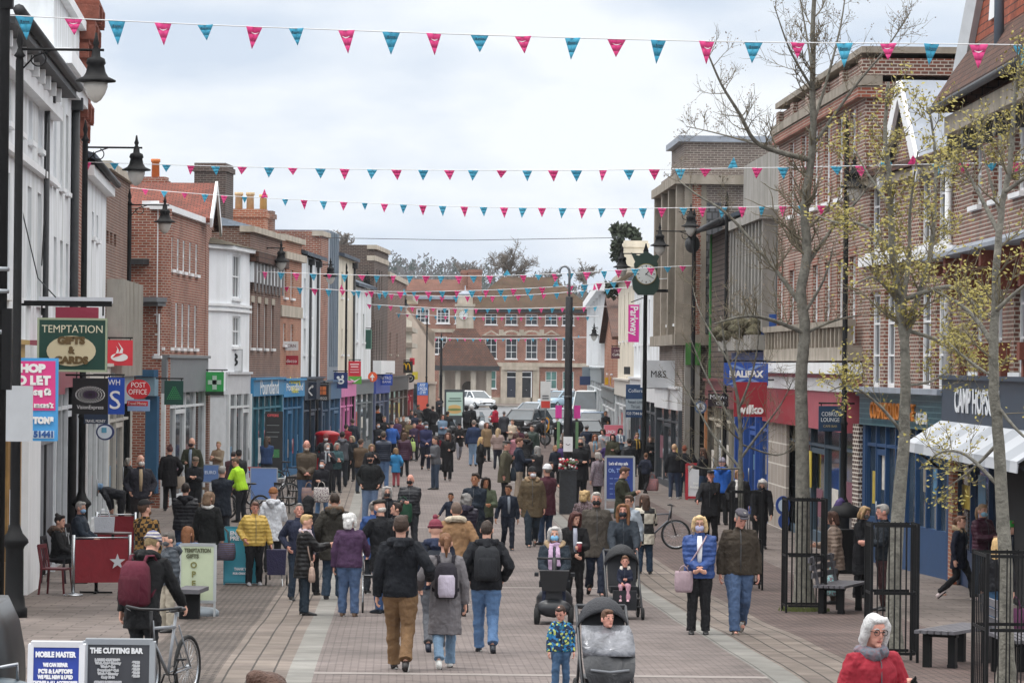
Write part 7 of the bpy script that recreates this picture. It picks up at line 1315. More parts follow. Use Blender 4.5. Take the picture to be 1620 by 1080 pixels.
P('dark haired boy in black leaning over the planter', 870, 730, h=1.46, yaw=70, top='202228', leg=BK, hair=('short', '33251e'), hs=1.08)
P('man in long black coat and pale mask beside the column', 881, 660, 708, yaw=-10, top='1a1b20', ln='coat', leg=BK, hair=('short', '4c4644'), mask='c8c8cc')
P('fair haired child in navy coat beside the column', 879, 704, h=1.36, yaw=170, top='202634', leg=BK, hair=('bob', '98745a'), hs=1.12)
P('child in violet jacket facing the fair haired child', 887, 699, h=1.34, yaw=-30, top='4a3a70', leg=BK, hair=('short', '4a3830'), hs=1.12)
P('grey haired woman in black jacket and black mask by the column', 917, 691, 800, yaw=0, top='1e1f23', ln='coat', leg=BK, hair=('curly', '96928e'), mask='16171b', fat=1.08)
P('long red haired woman in pale coat and blue scarf', 941, 687, h=1.62, yaw=5, top='a0887c', leg=BK, hair=('long', '8a5030'), scarf='6c94ac', fat=1.05)
P('child in purple coat and grey knitted hat', 961, 697, h=1.4, yaw=10, top='44306a', leg=BK, hair=('short', '4c443c'), hat=('beanie', '77746c'), hs=1.1)
P('dark haired woman in olive coat holding the group together', 970, 686, h=1.66, yaw=-10, top='3c3c2c', leg=BK, hair=('long', '2c1e1c'), skin='pink')
P('dark haired woman in grey blue jacket and white scarf', 981, 677, h=1.64, yaw=15, top='6c7c90', leg=BK, hair=('bob', '221e20'), scarf='d0d0d0')
P('person in black quilted jacket beyond the blue safety board', 996, 693, h=1.72, yaw=-160, top='23252c', kind='puff', leg='282c36', hair=('short', '26201e'), fat=1.1, arms=('down', 'side'))
P('grey haired woman in floral jacket reaching down', 946, 715, h=1.6, yaw=-140, top='8c848c', kind='floral', leg='2c302e', hair=('bob', 'a09a94'), arms=('down', 'grip'), ln='coat')
P('young man in dark green jacket looking down at his phone', 983, 737, 868, yaw=70, top='333628', leg='33363e', hair=('short', '4c362a'), arms=('phone', 'phone'), hp=22, ln='coat')
P('boy in navy jacket carrying a floral bag', 1021, 716, 780, yaw=150, top='1e2436', leg=BK, hair=('short', '6a4c38'), hs=1.08, pose='walk', key=True)
P('woman in black furry hooded coat walking by the shop pier', 1028, 690, 756, yaw=-5, top='1b1c1f', ln='coat', leg=BK, hair=('bob', '6c5c50'), pose='walk', key=False, hood='1e1f22')
P('slim dark figure standing in the shop doorway', 1056, 684, 752, yaw=95, top='1d1e22', leg='222428', hair=('short', '1c1818'))
P('fair haired person in black jacket and white trainers', 1066, 702, 789, yaw=176, top='1a1c22', leg='33415a', shoe='d0d0d0', hair=('short', 'b89878'), pose='stand')
P('red haired person in black jacket leaning close to the fair one', 1082, 704, 788, yaw=170, top='1c1e24', leg='30455c', shoe='d0d0d0', hair=('short', '8a4630'), arms=('down', 'reach'))
P('long brown haired woman in black by the red rimmed board', 1114, 708, h=1.66, yaw=-120, top='24242a', leg=JD, hair=('long', '4c342a'), arms=('hold', 'hold'))
P('person in bright blue hooded jacket and grey beanie', 1141, 724, 830, yaw=160, top='1c5cc0', leg=BK, hair=None, hat=('beanie', '8a8898'), hood='1c58b8')
P('old man in black coat and flat cap with a hand to his mouth', 1123, 744, 860, yaw=-10, top='1d1e22', ln='coat', leg='1c1d21', hair=('short', '8a8078'), hat=('flat', '23252b'), arms=('face', 'grip'), skin='pink', fat=1.08)
P('person in black coat and long white scarf behind the small tree', 1170, 742, h=1.68, yaw=-10, top='1f2024', ln='coat', leg=BK, hair=('curly', '9a7a58'), scarf='d4d0cc')
P('crouched white haired person in black pushing a blue walking frame', 1201, 768, 868, h=1.7, yaw=5, top='1c1d21', ln='coat', leg=BK, hair=('curly', 'a8a6a4'), lean=24, arms=('push', 'push'), mask='2a2a2e')
# right-hand foreground
P('woman in blue quilted jacket and lilac face mask with clasped hands', 1105, 815, 1003, yaw=-3, top='2c4a8a', kind='puff', leg='1c1c20', shoe='141416', hair=('bob', 'd0b488'), mask='b0b0cc', arms=('clasp', 'clasp'), glasses=True, shirt='e0e0e4', fat=1.05)
P('man in brown waxed jacket, flat cap and blue jeans', 1168, 804, 1003, yaw=3, top='3c342a', leg='42597c', shoe='42362e', hair=('short', '8a8680'), hat=('flat', '4c4a52'), hp=16, pose='walk', key=False, fat=1.14, arms=('down', 'down'), skin='pink')
P('long haired woman in black and cream checked coat', 1019, 782, 908, yaw=172, top='2a2a2c', kind='check', ln='coat', leg='2c4058', hair=('long', '4c382e'), fat=1.05)
P('person in dark glasses and pale jacket beside the checked coat', 997, 783, h=1.64, yaw=-35, top='9aa4b0', leg=BK, hair=('short', '4a382c'), glasses=True)
P('white haired man in brown jacket and black mask striding forward', 942, 778, 942, yaw=3, top='4c4640', leg='242c3e', shoe='2a221e', hair=('short', 'b8b4ae'), mask='17181c', pose='walk', key=True, skin='pink', fat=1.08, ln='coat')
P('long dark red haired woman in black holding a red paper cup', 907, 808, 962, yaw=5, top='1a1a1d', leg='19191c', hair=('long', '4a2824'), arms=('hold', 'clasp'), shirt='a0a4b4', hp=14)
P('blond woman in patterned scarf behind the masked man', 925, 775, h=1.6, yaw=160, top='4a3c3a', kind='floral', leg=BK, hair=('curly', 'b09468'))
P('woman in dark raincoat and black mask pushing the pushchair', 984, 796, 962, yaw=2, top='2c343e', leg=BK, hair=('long', '7a5438'), mask='222830', arms=('push', 'push'), skin='pink', fat=1.05)
S_ = FPX / gpt(877, 990).y; g_ = gpt(876, 985)
P('white haired woman in lilac scarf and blue mask riding a mobility scooter', 876, 850, h=1.64, yaw=-3, top='25303a', leg='222a40', hair=('curly', 'b4b2b0'), mask='7cb4d8', scarf='b898b8', fur='9a8468', pose='sit', arms=('lap', 'lap'), at=(g_.x, g_.y, g_.z + .2), fat=1.1)
P('small boy in colourful dinosaur print jacket looking down', 887, 956, 1092, yaw=5, top='1e3050', kind='camo', leg='3c5c80', hair=('short', '3a2a22'), hs=1.3, skin='pink', hp=24, shoe='2a2c30', fat=1.15, arms=('down', 'down'))
P('woman in beige quilted coat looking left beside the guard', 1321, 808, 955, yaw=-100, top='8a7668', kind='puff', ln='coat', leg='54443c', hair=('bob', '4a3228'), arms=('down', 'hold'))
P('fair haired woman in long black coat reading a leaflet', 1363, 800, 945, yaw=50, top='15161b', ln='long', leg=BK, hair=('bob', 'a08460'), arms=('hold', 'hold'), mask='5c5a58', hp=14)
P('grey haired man in dark jacket and maroon trousers', 1398, 797, 966, yaw=-78, top='1c232c', leg='44282a', shoe='1e1e22', hair=('short', '94908c'), skin='pink', arms=('hold', 'hold'))
P('girl in navy fur hooded coat striding past the blue shop', 1516, 815, 948, yaw=58, top='141a2c', ln='coat', leg='17181c', shoe='c4b4b4', hair=('pony', '6c4c3c'), fur='9a8468', pose='stride', key=True, hs=1.05)
P('woman in maroon quilted jacket and blue mask with a ponytail', 1553, 797, 945, yaw=40, top='4a2034', kind='puff', leg='34506c', hair=('pony', 'a08468'), mask='8cbcd4', arms=('hold', 'hold'))
P('boy in bright green knitted hat', 1600, 824, h=1.42, yaw=5, top='1c2436', leg=BK, hair=('short', '6c5040'), hat=('beanie', '2c9430'), hs=1.1)
P('blond person in black jacket and jeans with a purple handbag', 1577, 850, 1012, yaw=165, top='1c1d22', leg='34587c', hair=('long', 'c0a070'), arms=('down', 'down'))
P('brown haired person whose crown shows at the bottom edge', 420, 1061, h=1.76, yaw=180, top='2a2c30', leg=BK, hair=('messy', '4a342a'), at=(pt(421, 1056, 11.2).x, 11.2, pt(421, 1056, 11.2).z - 1.78))
P('woman in red coat with silver hair and glasses in the foreground', 1376, 970, h=1.66, yaw=28, top='9c2030', hair=('bob', 'c4c4c4'), glasses='3a2c28', scarf='6a707c', arms=((.2, -.25, 1.24), 'down'), gloves='141416', ln='coat', skin='pink', tails=False)
# far end of the street
for i, (lb, px, yt, h, yaw, col, hc) in enumerate([
    ('person in dark coat by the far pizza poster', 651, 648, 1.7, 20, '24262e', '3a302c'), ('figure in navy near the far red board', 657, 652, 1.66, 170, '262c40', '2c2624'), ('far standing figure in grey by the pizza window', 662, 640, 1.68, 30, '4a4c50', '4c4440'), ('pair member in black beyond the motorbikes', 676, 638, 1.72, 160, '1e1f24', '2a2624'),
    ('other pair member in black with a pale bag beyond the motorbikes', 685, 642, 1.72, -160, '222328', '3c342e'), ('man in black jacket by the motorbike top box', 708, 650, 1.78, 170, '1c1c20', '2a2422'), ('person in dark clothes at the clock pavilion', 694, 628, 1.6, 0, '2a2c34', '2c2828'), ('person in red jacket among the far right group', 968, 646, 1.68, 150, 'c02c34', '4c3c34'),
    ('person in black among the far right group', 958, 650, 1.7, 20, '1e1f24', '2c2624'), ('person in dark red scarf among the far right group', 977, 652, 1.66, -30, '2a2226', '33261e'), ('person in dark green behind the hanging letting board', 1000, 655, 1.7, 10, '243030', '33302c'), ('dark figure by the column and parked cars', 912, 655, 1.74, 170, '202228', '2a2626'),
    ('woman crossing by the magenta cards', 923, 690, 1.6, 0, '34363c', '8a7460'), ('person in grey far behind the dark green board', 986, 640, 1.68, 160, '44484e', '6a6058'), ('far walker in black before the white board', 1004, 668, 1.7, 178, '1d2024', '26201e'), ('far person in brown near the tan coat', 638, 657, 1.66, 10, '4a3c34', '6a5444')]):
    P(lb, px, yt, h=h, yaw=yaw, top=col, leg=BK, hair=('short', hc), skin=('fair', 'pink', 'tan')[i % 3])
# ------------------------------------------------------------------ vehicles and street furniture
CH = mat('chrome', 'a8acb0', .25, .05, 4, metal=.9); RUB = mat('rubber', '18191a', .85, .1, 8); BLK = mat('black_plastic', '1c1d20', .5, .15, 6); DKG = mat('dark_fabric', '202227', .85, .2, 9); RED = mat('barrier_red', '7c1a26', .8, .12, 5, fold=.3, bs=5)
def lpart(T, name, m, f, parent=None):
    mb = MB(); f(mb); return mb.build(name, m, parent or T)
def wheel(T, x, y, r, w=.05, ax=(1, 0, 0), spokes=0, name='wheel', z=None):
    mb = MB(); z = r if z is None else z; mb.torus((x, y, z), r - w * .5, w * .5, ax, 26, 7); o = mb.build(name, RUB, T); k = MB()
    if spokes:
        for i in range(spokes): a = 2 * pi * i / spokes; q = Vector((0, 0, 1)) * cos(a) + Vector(ax).cross(Vector((0, 0, 1))) * sin(a); k.tube([(x, y, z), Vector((x, y, z)) + q * (r - w)], .0025, 3)
        k.torus((x, y, z), r - w * 1.1, .012, ax, 24, 5); k.ell((x, y, z), (.03, .03, .03), 6, 4)
    else: k.disc(Vector((x, y, z)) - Vector(ax) * w * .35, r - w * .8, ax, w * .7, 16)
    k.build('rim', CH, o); return o
def bicycle(label, px, py, rz, col, at=None):
    T = thing('bicycle', label, 'bicycle', at or gpt(px, py), radians(rz)); r = .34; X = lambda y, z: (0, y, z)   # faces -y
    wheel(T, 0, -.53, r, .045, (1, 0, 0), 18); wheel(T, 0, .53, r, .045, (1, 0, 0), 18); m = mat('bike_' + col, col, .35, .1, 5)
    def f(b):
        for p, q, t in ((X(-.40, .88), X(-.36, .66), .02), (X(-.38, .8), X(.2, .78), .018), (X(-.36, .66), X(.02, .3), .02), (X(.02, .3), X(.22, .92), .017)): b.tube([p, q], t, 7)
        for s in (-.04, .04): b.tube([(s, .53, r), (s, .02, .3)], .01, 5); b.tube([(s, .53, r), (s, .2, .8)], .009, 5)
    lpart(T, 'frame', m, f)
    def g(b):
        for s in (-.05, .05): b.tube([(s, -.53, r), (s * .9, -.42, .68)], .014, 5)
        b.tube([(0, -.41, .7), (0, -.43, .98)], .018, 6)
    lpart(T, 'fork', BLK, g); lpart(T, 'handlebar', BLK, lambda b: (b.tube([(-.31, -.36, 1.02), (-.12, -.45, 1.0), (.12, -.45, 1.0), (.31, -.36, 1.02)], .014, 6), b.tube([(-.2, -.5, .98), (-.28, -.42, 1.0)], .006, 4), b.tube([(.2, -.5, .98), (.28, -.42, 1.0)], .006, 4)))
    lpart(T, 'saddle', BLK, lambda b: (b.ell((0, .3, .96), (.07, .1, .03)), b.ell((0, .16, .955), (.03, .12, .025)))); lpart(T, 'pedals', BLK, lambda b: (b.torus((.05, .02, .3), .09, .006, (1, 0, 0), 16, 4), b.tube([(-.1, .02, .14), (-.04, .02, .3), (.06, .02, .3), (.12, .02, .46)], .012, 5), b.box((.15, .02, .46), (.09, .07, .02)), b.box((-.14, .02, .14), (.09, .07, .02))))
    return T
bicycle('silver and black mountain bicycle wheeled by the maroon rucksack wearer', 0, 0, -20, '7e8288', at=gpt(264, 1112))
bicycle('white framed bicycle leaning beside the high visibility cyclist', 430, 800, 108, 'c8ccd0'); bicycle('dark bicycle parked nearest the black menu board', 462, 778, 70, '2a2c30'); bicycle('black bicycle under the high visibility cyclist', 385, 822, -120, '24262a')
bicycle('bicycle with thin black wheels beyond the checked coat', 1032, 868, 82, '5c6068'); bicycle('black upright bicycle beside the tan coated person', 636, 728, -65, '1f2024')
# boards
def aboard(label, rect, yb, col, frame, texts=(), name='pavement_board', rim=.045, rr=0, base=None):
    x0, y0, x1, y1 = rect; B = gpt((x0 + x1) / 2, yb); s = FPX / B.y; w = (x1 - x0) / s; a, b = unroll((x0 + x1) / 2, y0); h = CZ - b / s - B.z; a, b2 = unroll((x0 + x1) / 2, y1); z0 = max(.02, CZ - b2 / s - B.z); T = thing(name, label, 'sign board', B); tl = .13 * h
    Y = lambda z: -tl * (1 - z / h) - .04
    for sg in ((-1, 1) if base is None else (-1,)):
        o = lpart(T, 'panel', mat('brd_' + col, col, .5, .08, 3), lambda m: m.hexa([(-w / 2, sg * -Y(z0) - .012, z0), (w / 2, sg * -Y(z0) - .012, z0), (w / 2, sg * -Y(z0) + .012, z0), (-w / 2, sg * -Y(z0) + .012, z0), (-w / 2, sg * -Y(h) - .012, h), (w / 2, sg * -Y(h) - .012, h), (w / 2, sg * -Y(h) + .012, h), (-w / 2, sg * -Y(h) + .012, h)]))
        def fr(m):
            e = -.02 * 1
            for p, q in (((-w / 2, z0), (-w / 2, h)), ((w / 2, z0), (w / 2, h)), ((-w / 2, h), (w / 2, h)), ((-w / 2, z0), (w / 2, z0))): m.bar((p[0], sg * -Y(p[1]) - .0, p[1]), (q[0], sg * -Y(q[1]) - .0, q[1]), rim, rim)
            for x in (-w / 2, w / 2): m.bar((x, sg * -Y(0), 0), (x, sg * -Y(z0), z0), rim * .7, rim * .7)
        lpart(T, 'frame', mat('brd_' + frame, frame, .4, .08, 3), fr)
    if base: lpart(T, 'base', mat('brd_' + base, base, .6, .15, 3), lambda m: m.lathe([(.1, 0), (w * .62, .0), (w * .62, .08), (w * .5, .13), (.05, .15)], (0, 0, 0), 20, True, 1.0, .55))
    up = Vector((0, tl / h, 1)).normalized()
    for t in texts:
        body, cx, cy, cap, tc = t[:5]; a, b = unroll(cx, cy); zc = CZ - b / s - B.z; xc = a / s - B.x; text(body, cap / s / .7, mat('ink_' + tc, tc, .6, 0), T, (xc, Y(zc) - .024, zc), (1, 0, 0), up, ext=.003, fit=(t[5] / s if len(t) > 5 else None), bold=.004)
    return T, B, s, Y
W1, CR = 'e4e6ec', 'ccd0b4'
aboard('blue pavement board reading MOBILE MASTER we can repair PCs and laptops', (48, 1018, 129, 1160), 1202, '1c3a98', 'd0d2d8', [('MOBILE MASTER', 89, 1034, 8, W1, 64), ('WE CAN REPAIR', 89, 1050, 5.5, W1, 40), ("PC'S & LAPTOPS", 89, 1060, 6, W1, 54), ('WE SELL NEW & USED', 89, 1069, 5.5, W1, 56), ('PHONES & ALL ACCESSORIES', 89, 1078, 5, W1, 70)], rim=.05)
aboard('charcoal pavement board headed THE CUTTING BAR with a price list', (134, 1014, 240, 1150), 1192, '34363c', '8c9196', [('THE CUTTING BAR', 185, 1028, 8, 'd4d6d8', 84), ('LADIES CUTTING', 171, 1042, 3.5, 'b8babc', 40)] + [(t, 172, 1047 + 5.5 * i, 3.5, 'b8babc', w) for i, (t, w) in enumerate((('Wash, Cut & Blowdry', 42), ('Wash & Cut', 24), ('Spraydust & Cut', 34), ('Wash & Blowdry', 34), ('Curly 10-16', 22)))] + [(p, 216, 1046 + 5.3 * i, 3.5, 'b8babc', 13) for i, p in enumerate(('£37.00', '£26.00', '£25.00', '£26.00', '£26.50'))] + [('GENTS BARBERING', 172, 1077, 3.5, 'b8babc', 44)], rim=.05)
aboard('pale green swing board reading TEMPTATION GIFTS OPEN on a grey foot', (284, 861, 340, 950), 974, 'aab498', '9ea2a4', [('TEMPTATION', 313, 870, 6, '4c5038', 42), ('GIFTS', 305, 879, 6, '4c5038', 20)] + [(c, 307, 893 + 14.5 * i, 9, '6c6a34') for i, c in enumerate('OPEN')], base='8e979e')
aboard('turquoise pavement board inviting passers to ENJOY beside the yellow jacket', (355, 834, 412, 920), 924, '3496ac', '2c8296', [('ENJOY', 376, 843, 6, W1, 24), ('PRET', 374, 851, 6, W1, 20), ('THANK YOU', 384, 899, 4, W1, 26), ('FOR CHOOSING', 384, 906, 3, W1, 30)], rim=.03)
T_, B_, s_, Y_ = aboard('tall black menu board with a red header outside the value shop', (419, 651, 446, 742), 766, '17191c', '222428', [('-----', 432, 672, 3, '9aa0a0', 20), ('-------', 432, 683, 3, '9aa0a0', 20), ('------', 431, 690, 3, '9aa0a0', 18), ('OFFERS', 432, 657, 4, 'e06060', 18)], rim=.02)
lpart(T_, 'picture', mat('brd_green', '4a8a58', .6, .3, 20), lambda m: m.box((0, Y_(1.1) - .03, 1.05), (.4, .01, .3)))
aboard('tall blue board headed Lets all stay safe in a rounded silver frame', (957, 722, 1002, 790), 812, '1d3a86', 'a4a8ac', [("Let's all stay safe", 978, 733, 4.5, W1, 30), ('Oh, The', 974, 744, 6, '8ca8dc', 24)] + [('-- --- ----', 978, 756 + 8 * i, 3.5, '8ca8dc', 28) for i in range(4)], rim=.06, base='7c848c')
aboard('red rimmed white and red board lettered Now Available', (1086, 734, 1112, 786), 790, 'd4d6da', 'b02434', [('Now', 1100, 764, 4, 'f0f0ee', 8), ('Available', 1100, 770, 4, 'f0f0ee', 19)], rim=.07)
lpart(bpy.data.objects['pavement_board.006'] if 'pavement_board.006' in bpy.data.objects else T_, 'red_disc', mat('brd_b02434', 'b02434'), lambda m: m.disc((.02, -.105, .36), .19, (0, -1, 0), .008, 20, .24))
aboard('white notice board standing by the purple topped woman', (632, 659, 647, 688), 706, 'c4c8c8', '3c4044', [], rim=.03); aboard('pink and white roadside board near the far right group', (955, 672, 985, 690), 728, 'd06c7c', 'c8ccd0', [('LUNCH', 965, 683, 5, W1, 16)], rim=.02); aboard('white narrow board beneath the letting board post', (1002, 675, 1014, 696), 716, 'd4d6d8', '54585c', [], rim=.02)
for lb, rc, yb in (('long blue cafe windbreak lettered EURO beside the shop boards', (320, 735, 346, 762), 786), ('blue cafe windbreak behind the parked bicycles', (396, 740, 438, 790), 806), ('narrow blue windbreak by the post office corner', (238, 738, 251, 764), 792)): aboard(lb, rc, yb, '5674a8', '8c9096', [('EURO', (rc[0] + rc[2]) / 2, rc[1] + 12, 5, 'c4d0e4', 18)] if 'EURO' in lb else [], name='windbreak', rim=.03)
# postbox
T = thing('post_box', 'red double aperture post box behind the queue', 'post box', gpt(517, 748)); lpart(T, 'body', mat('postbox_red', 'b01824', .35, .08, 4), lambda m: (m.lathe([(.36, 0), (.36, .12), (.33, .14), (.33, 1.38), (.37, 1.4), (.38, 1.46), (.34, 1.52), (.2, 1.58), (.05, 1.6)], (0, 0, 0), 20, True, 1.25, .9),)); lpart(T, 'aperture', BLK, lambda m: m.box((0, -.3, 1.22), (.3, .02, .05))); lpart(T, 'plate', WHITE2, lambda m: m.box((0, -.305, .95), (.2, .015, .26)))
# litter bin
T = thing('litter_bin', 'round topped black litter bin with a purple bag at the lamp post foot', 'litter bin', gpt(1333, 905) + Vector((0, -.32, 0))); lpart(T, 'body', BLACK, lambda m: (m.lathe([(.26, 0), (.27, .1), (.27, .85), (.31, .88)], (0, 0, 0), 18), m.lathe([(.31, 1.12), (.33, 1.15), (.33, 1.22), (.24, 1.34), (.13, 1.38), (.1, 1.42)], (0, 0, 0), 18), m.box((.27, 0, 1.0), (.05, .12, .25)), m.box((-.27, 0, 1.0), (.05, .12, .25)))); lpart(T, 'liner', mat('bin_bag', '47356e', .5, .2, 8, fold=.6), lambda m: m.ell((-.12, -.02, 1.38), (.11, .1, .12), 10, 7, None, .25))
# benches
def bench(label, px, py, rz, back=True, L=1.7):
    T = thing('bench', label, 'bench', gpt(px, py), radians(rz)); wd = mat('weathered_slats', '5c5b60', .8, .2, 5, bump=.3)
    lpart(T, 'seat', wd, lambda m: [m.box((0, -.22 + .088 * i, .45), (L, .068, .04)) for i in range(6)])
    for x in (-L * .36, L * .36): lpart(T, 'leg', BLACK, lambda m: (m.box((x, -.15, .21), (.09, .09, .42)), m.box((x, .17, .21), (.09, .09, .42)), m.box((x, 0, .405), (.09, .42, .045)), m.box((x, -.15, .03), (.1, .1, .06))))
    if back: lpart(T, 'backrest', wd, lambda m: [m.box((0, .27 + .03 * i, .62 + .12 * i), (L, .03, .085)) for i in range(3)] + [m.bar((x, .22, .42), (x, .33, .92), .04, .05) for x in (-L * .36, L * .36)])
    return T
bench('slatted bench holding bags between the two guarded trees', 1330, 968, 70); bench('slatted bench with pale armrest in front of the slender tree', 1515, 1052, 62, False); bench('slatted bench cut by the picture edge beyond the slender tree', 1610, 1068, 90)
T = thing('seat_block', 'dark street seat with rounded timber top beside the bicycle', 'street seat', gpt(300, 978)); lpart(T, 'leg', BLACK, lambda m: m.box((0, 0, .2), (.3, .35, .4))); lpart(T, 'seat', mat('weathered_slats', '77767a'), lambda m: m.prism([(-.22, -.5, .4), (.16, -.5, .4), (.16, -.5, .46), (-.18, -.5, .47)], (.1, 1.0, 0)))
# cafe
def barrier(label, x0, y0, x1, y1, d0, d1, zt=.98):
    a, b = pt(x0, 900, d0), pt(x1, 900, d1); A_ = Vector((a.x, d0, gz(d0))); B2 = Vector((b.x, d1, gz(d1))); T = thing('cafe_barrier', label, 'barrier', A_); D = B2 - A_
    lpart(T, 'screen', RED, lambda m: m.prism([Vector((0, 0, .22)) + D * .03, Vector((0, 0, .22)) + D * .97, Vector((0, 0, zt - .03)) + D * .97, Vector((0, 0, zt - .03)) + D * .03], (0, .015, 0)))
    for q in (Vector((0, 0, 0)), D): lpart(T, 'post', CH, lambda m: (m.tube([q, q + Vector((0, 0, zt + .05))], .03, 10), m.lathe([(.17, 0), (.17, .025), (.04, .05)], tuple(q), 16)))
    lpart(T, 'rail', CH, lambda m: m.tube([(0, 0, zt), D + Vector((0, 0, zt))], .014, 6)); return T
d0 = gpt(116, 942).y; BR = barrier('near dark red cafe barrier with a white star', 116, 0, 205, 0, d0, d0 + .5)
c = pt(186, 888, d0 + .3) - BR.location; lpart(BR, 'star', mat('star_white', 'c8ccd2', .7, .05), lambda m: m.prism([(c.x + (.14 if i % 2 == 0 else .055) * sin(pi * i / 5), c.y - .03, c.z + (.14 if i % 2 == 0 else .055) * cos(pi * i / 5)) for i in range(10)], (0, .01, 0)))
barrier('far dark red cafe barrier behind the seated pair', 152, 0, 213, 0, d0 + 12.5, d0 + 12.5, 1.0)
def ctable(label, px, py):
    T = thing('cafe_table', label, 'table', gpt(px, py)); lpart(T, 'tabletop', mat('table_dark', '4a3434', .4, .15, 5), lambda m: m.disc((0, 0, .72), .36, (0, 0.0001, 1), .03) if 0 else m.lathe([(.1, .71), (.37, .715), (.37, .745), (.05, .748)], (0, 0, 0), 20)); lpart(T, 'leg', BLACK, lambda m: (m.tube([(0, 0, .03), (0, 0, .71)], .03, 8), m.bar((-.28, 0, .02), (.28, 0, .02), .05, .03), m.bar((0, -.28, .021), (0, .28, .021), .05, .03))); return T
ctable('round cafe table inside the near red barrier', 152, 938); ctable('round cafe table with a white bag behind the red barrier', 178, 902)
def chair(label, px, py, rz, col, grp=None, at=None):
    T = thing('cafe_chair', label, 'chair', at or gpt(px, py), radians(rz), grp); m_ = mat('chair_' + col, col, .5, .15, 5)
    lpart(T, 'seat', m_, lambda m: m.box((0, 0, .44), (.42, .42, .03)))
    for x in (-.19, .19):
        for y in (-.19, .19): lpart(T, 'leg', m_, lambda m: m.bar((x, y, .43), (x * 1.15, y * 1.2, 0), .03))
    lpart(T, 'backrest', m_, lambda m: ([m.bar((x, .19, .45), (x, .26, .84), .03) for x in (-.19, .19)], m.box((0, .255, .82), (.4, .025, .07)), [m.bar((x, .2, .46), (x, .255, .8), .015) for x in (-.1, 0, .1)])); return T
chair('dark red metal chair beside the chrome barrier post', 88, 940, 75, '5c1c26'); g_ = gpt(84, 930)
for nm in ('seated woman in black coat with brown fur hood at the cafe table', 'seated grey haired man in navy jacket with a blue mask at his chin'):
    t = PEOPLE[nm]; chair('black cafe chair under the ' + ('woman with the fur hood' if 'woman' in nm else 'man with the lowered blue mask'), 0, 0, math.degrees(t.rotation_euler.z), '24242a', at=t.location + Vector((-.02, 0, 0)))
for i, (px, py, rz) in enumerate(((470, 800, 40), (486, 806, 200), (452, 812, 120), (478, 790, 300))): chair(('dark bistro chair outside the black menu board', 'dark bistro chair nearest the patterned tote', 'dark bistro chair nearest the white bicycle', 'dark bistro chair behind the other three')[i], px, py, rz, '2c2a2a', 'bistro chairs by the bicycles')
chair('brown wicker chair behind the long dark overcoat', 322, 822, 20, '6a5844')
# shopping trolley, walker
T = thing('shopping_trolley', 'navy wheeled shopping trolley held by the yellow jacket', 'shopping trolley', gpt(437, 926)); lpart(T, 'bag', mat('trolley_navy', '2a2848', .8, .2, 7, fold=.5), lambda m: m.hexa([(-.16, -.12, .2), (.16, -.12, .2), (.16, .12, .2), (-.16, .12, .2), (-.18, -.14, .66), (.18, -.14, .66), (.18, .14, .66), (-.18, .14, .66)])); lpart(T, 'handle', CH, lambda m: m.tube([(-.12, .14, .1), (-.14, .1, .6), (-.2, -.02, .98), (-.32, -.04, 1.0)], .014, 6)); wheel(T, -.19, .1, .1, .03); wheel(T, .19, .1, .1, .03); lpart(T, 'stand', CH, lambda m: m.tube([(.1, -.1, .2), (.12, -.2, 0), (.2, -.2, 0)], .01, 5))
T = thing('walker', 'grey wheeled walking frame beside the purple corduroy jacket', 'walking frame', gpt(596, 968)); lpart(T, 'frame', CH, lambda m: [m.tube([(x, .2, .08), (x, .1, .5), (x, -.05, .88), (x, .12, .92)], .014, 6) for x in (-.22, .22)] + [m.tube([(x, -.28, .05), (x, .08, .6)], .014, 6) for x in (-.22, .22)] + [m.tube([(-.22, .08, .55), (.22, .08, .55)], .014, 6)]); lpart(T, 'seat', BLK, lambda m: m.box((0, .05, .56), (.4, .26, .04)))
for x in (-.22, .22):
    for y in (-.28, .22): wheel(T, x, y, .09, .03)
def mscooter(label, B, rz, col):
    T = thing('mobility_scooter', label, 'mobility scooter', B, radians(rz)); m_ = mat('scooter_' + col, col, .35, .12, 4)
    lpart(T, 'body', m_, lambda m: (m.box((0, .0, .2), (.5, 1.0, .07)), m.ell((0, .42, .32), (.28, .28, .2)), m.ell((0, -.5, .26), (.27, .16, .14)), m.prism([(-.14, -.42, .22), (.14, -.42, .22), (.09, -.4, .8), (-.09, -.4, .8)], (0, -.08, 0)))); lpart(T, 'seat', DKG, lambda m: (m.box((0, .22, .58), (.46, .44, .09)), m.box((0, .44, .82), (.44, .08, .5)), m.box((-.27, .2, .72), (.06, .32, .05)), m.box((.27, .2, .72), (.06, .32, .05)), m.tube([(0, .25, .3), (0, .25, .55)], .05, 8)))
    lpart(T, 'tiller', BLK, lambda m: (m.tube([(0, -.45, .3), (0, -.32, .9), (0, -.25, .98)], .035, 8), m.tube([(-.26, -.24, .98), (.26, -.24, .98)], .018, 6))); lpart(T, 'basket', BLK, lambda m: (m.hexa([(-.17, -.66, .52), (.17, -.66, .52), (.17, -.44, .52), (-.17, -.44, .52), (-.22, -.7, .82), (.22, -.7, .82), (.22, -.42, .82), (-.22, -.42, .82)]),))
    for x in (-.25, .25):
        for y in (-.48, .42): wheel(T, x, y, .14, .09)
    return T
t = PEOPLE['white haired woman in lilac scarf and blue mask riding a mobility scooter']; mscooter('dark mobility scooter carrying the woman in the lilac scarf', Vector((t.location.x, t.location.y - .1, gz(t.location.y - .1))), -3, '2a2c30'); mscooter('red mobility scooter parked behind the navy masked man', gpt(687, 726), 150, '9c2030')
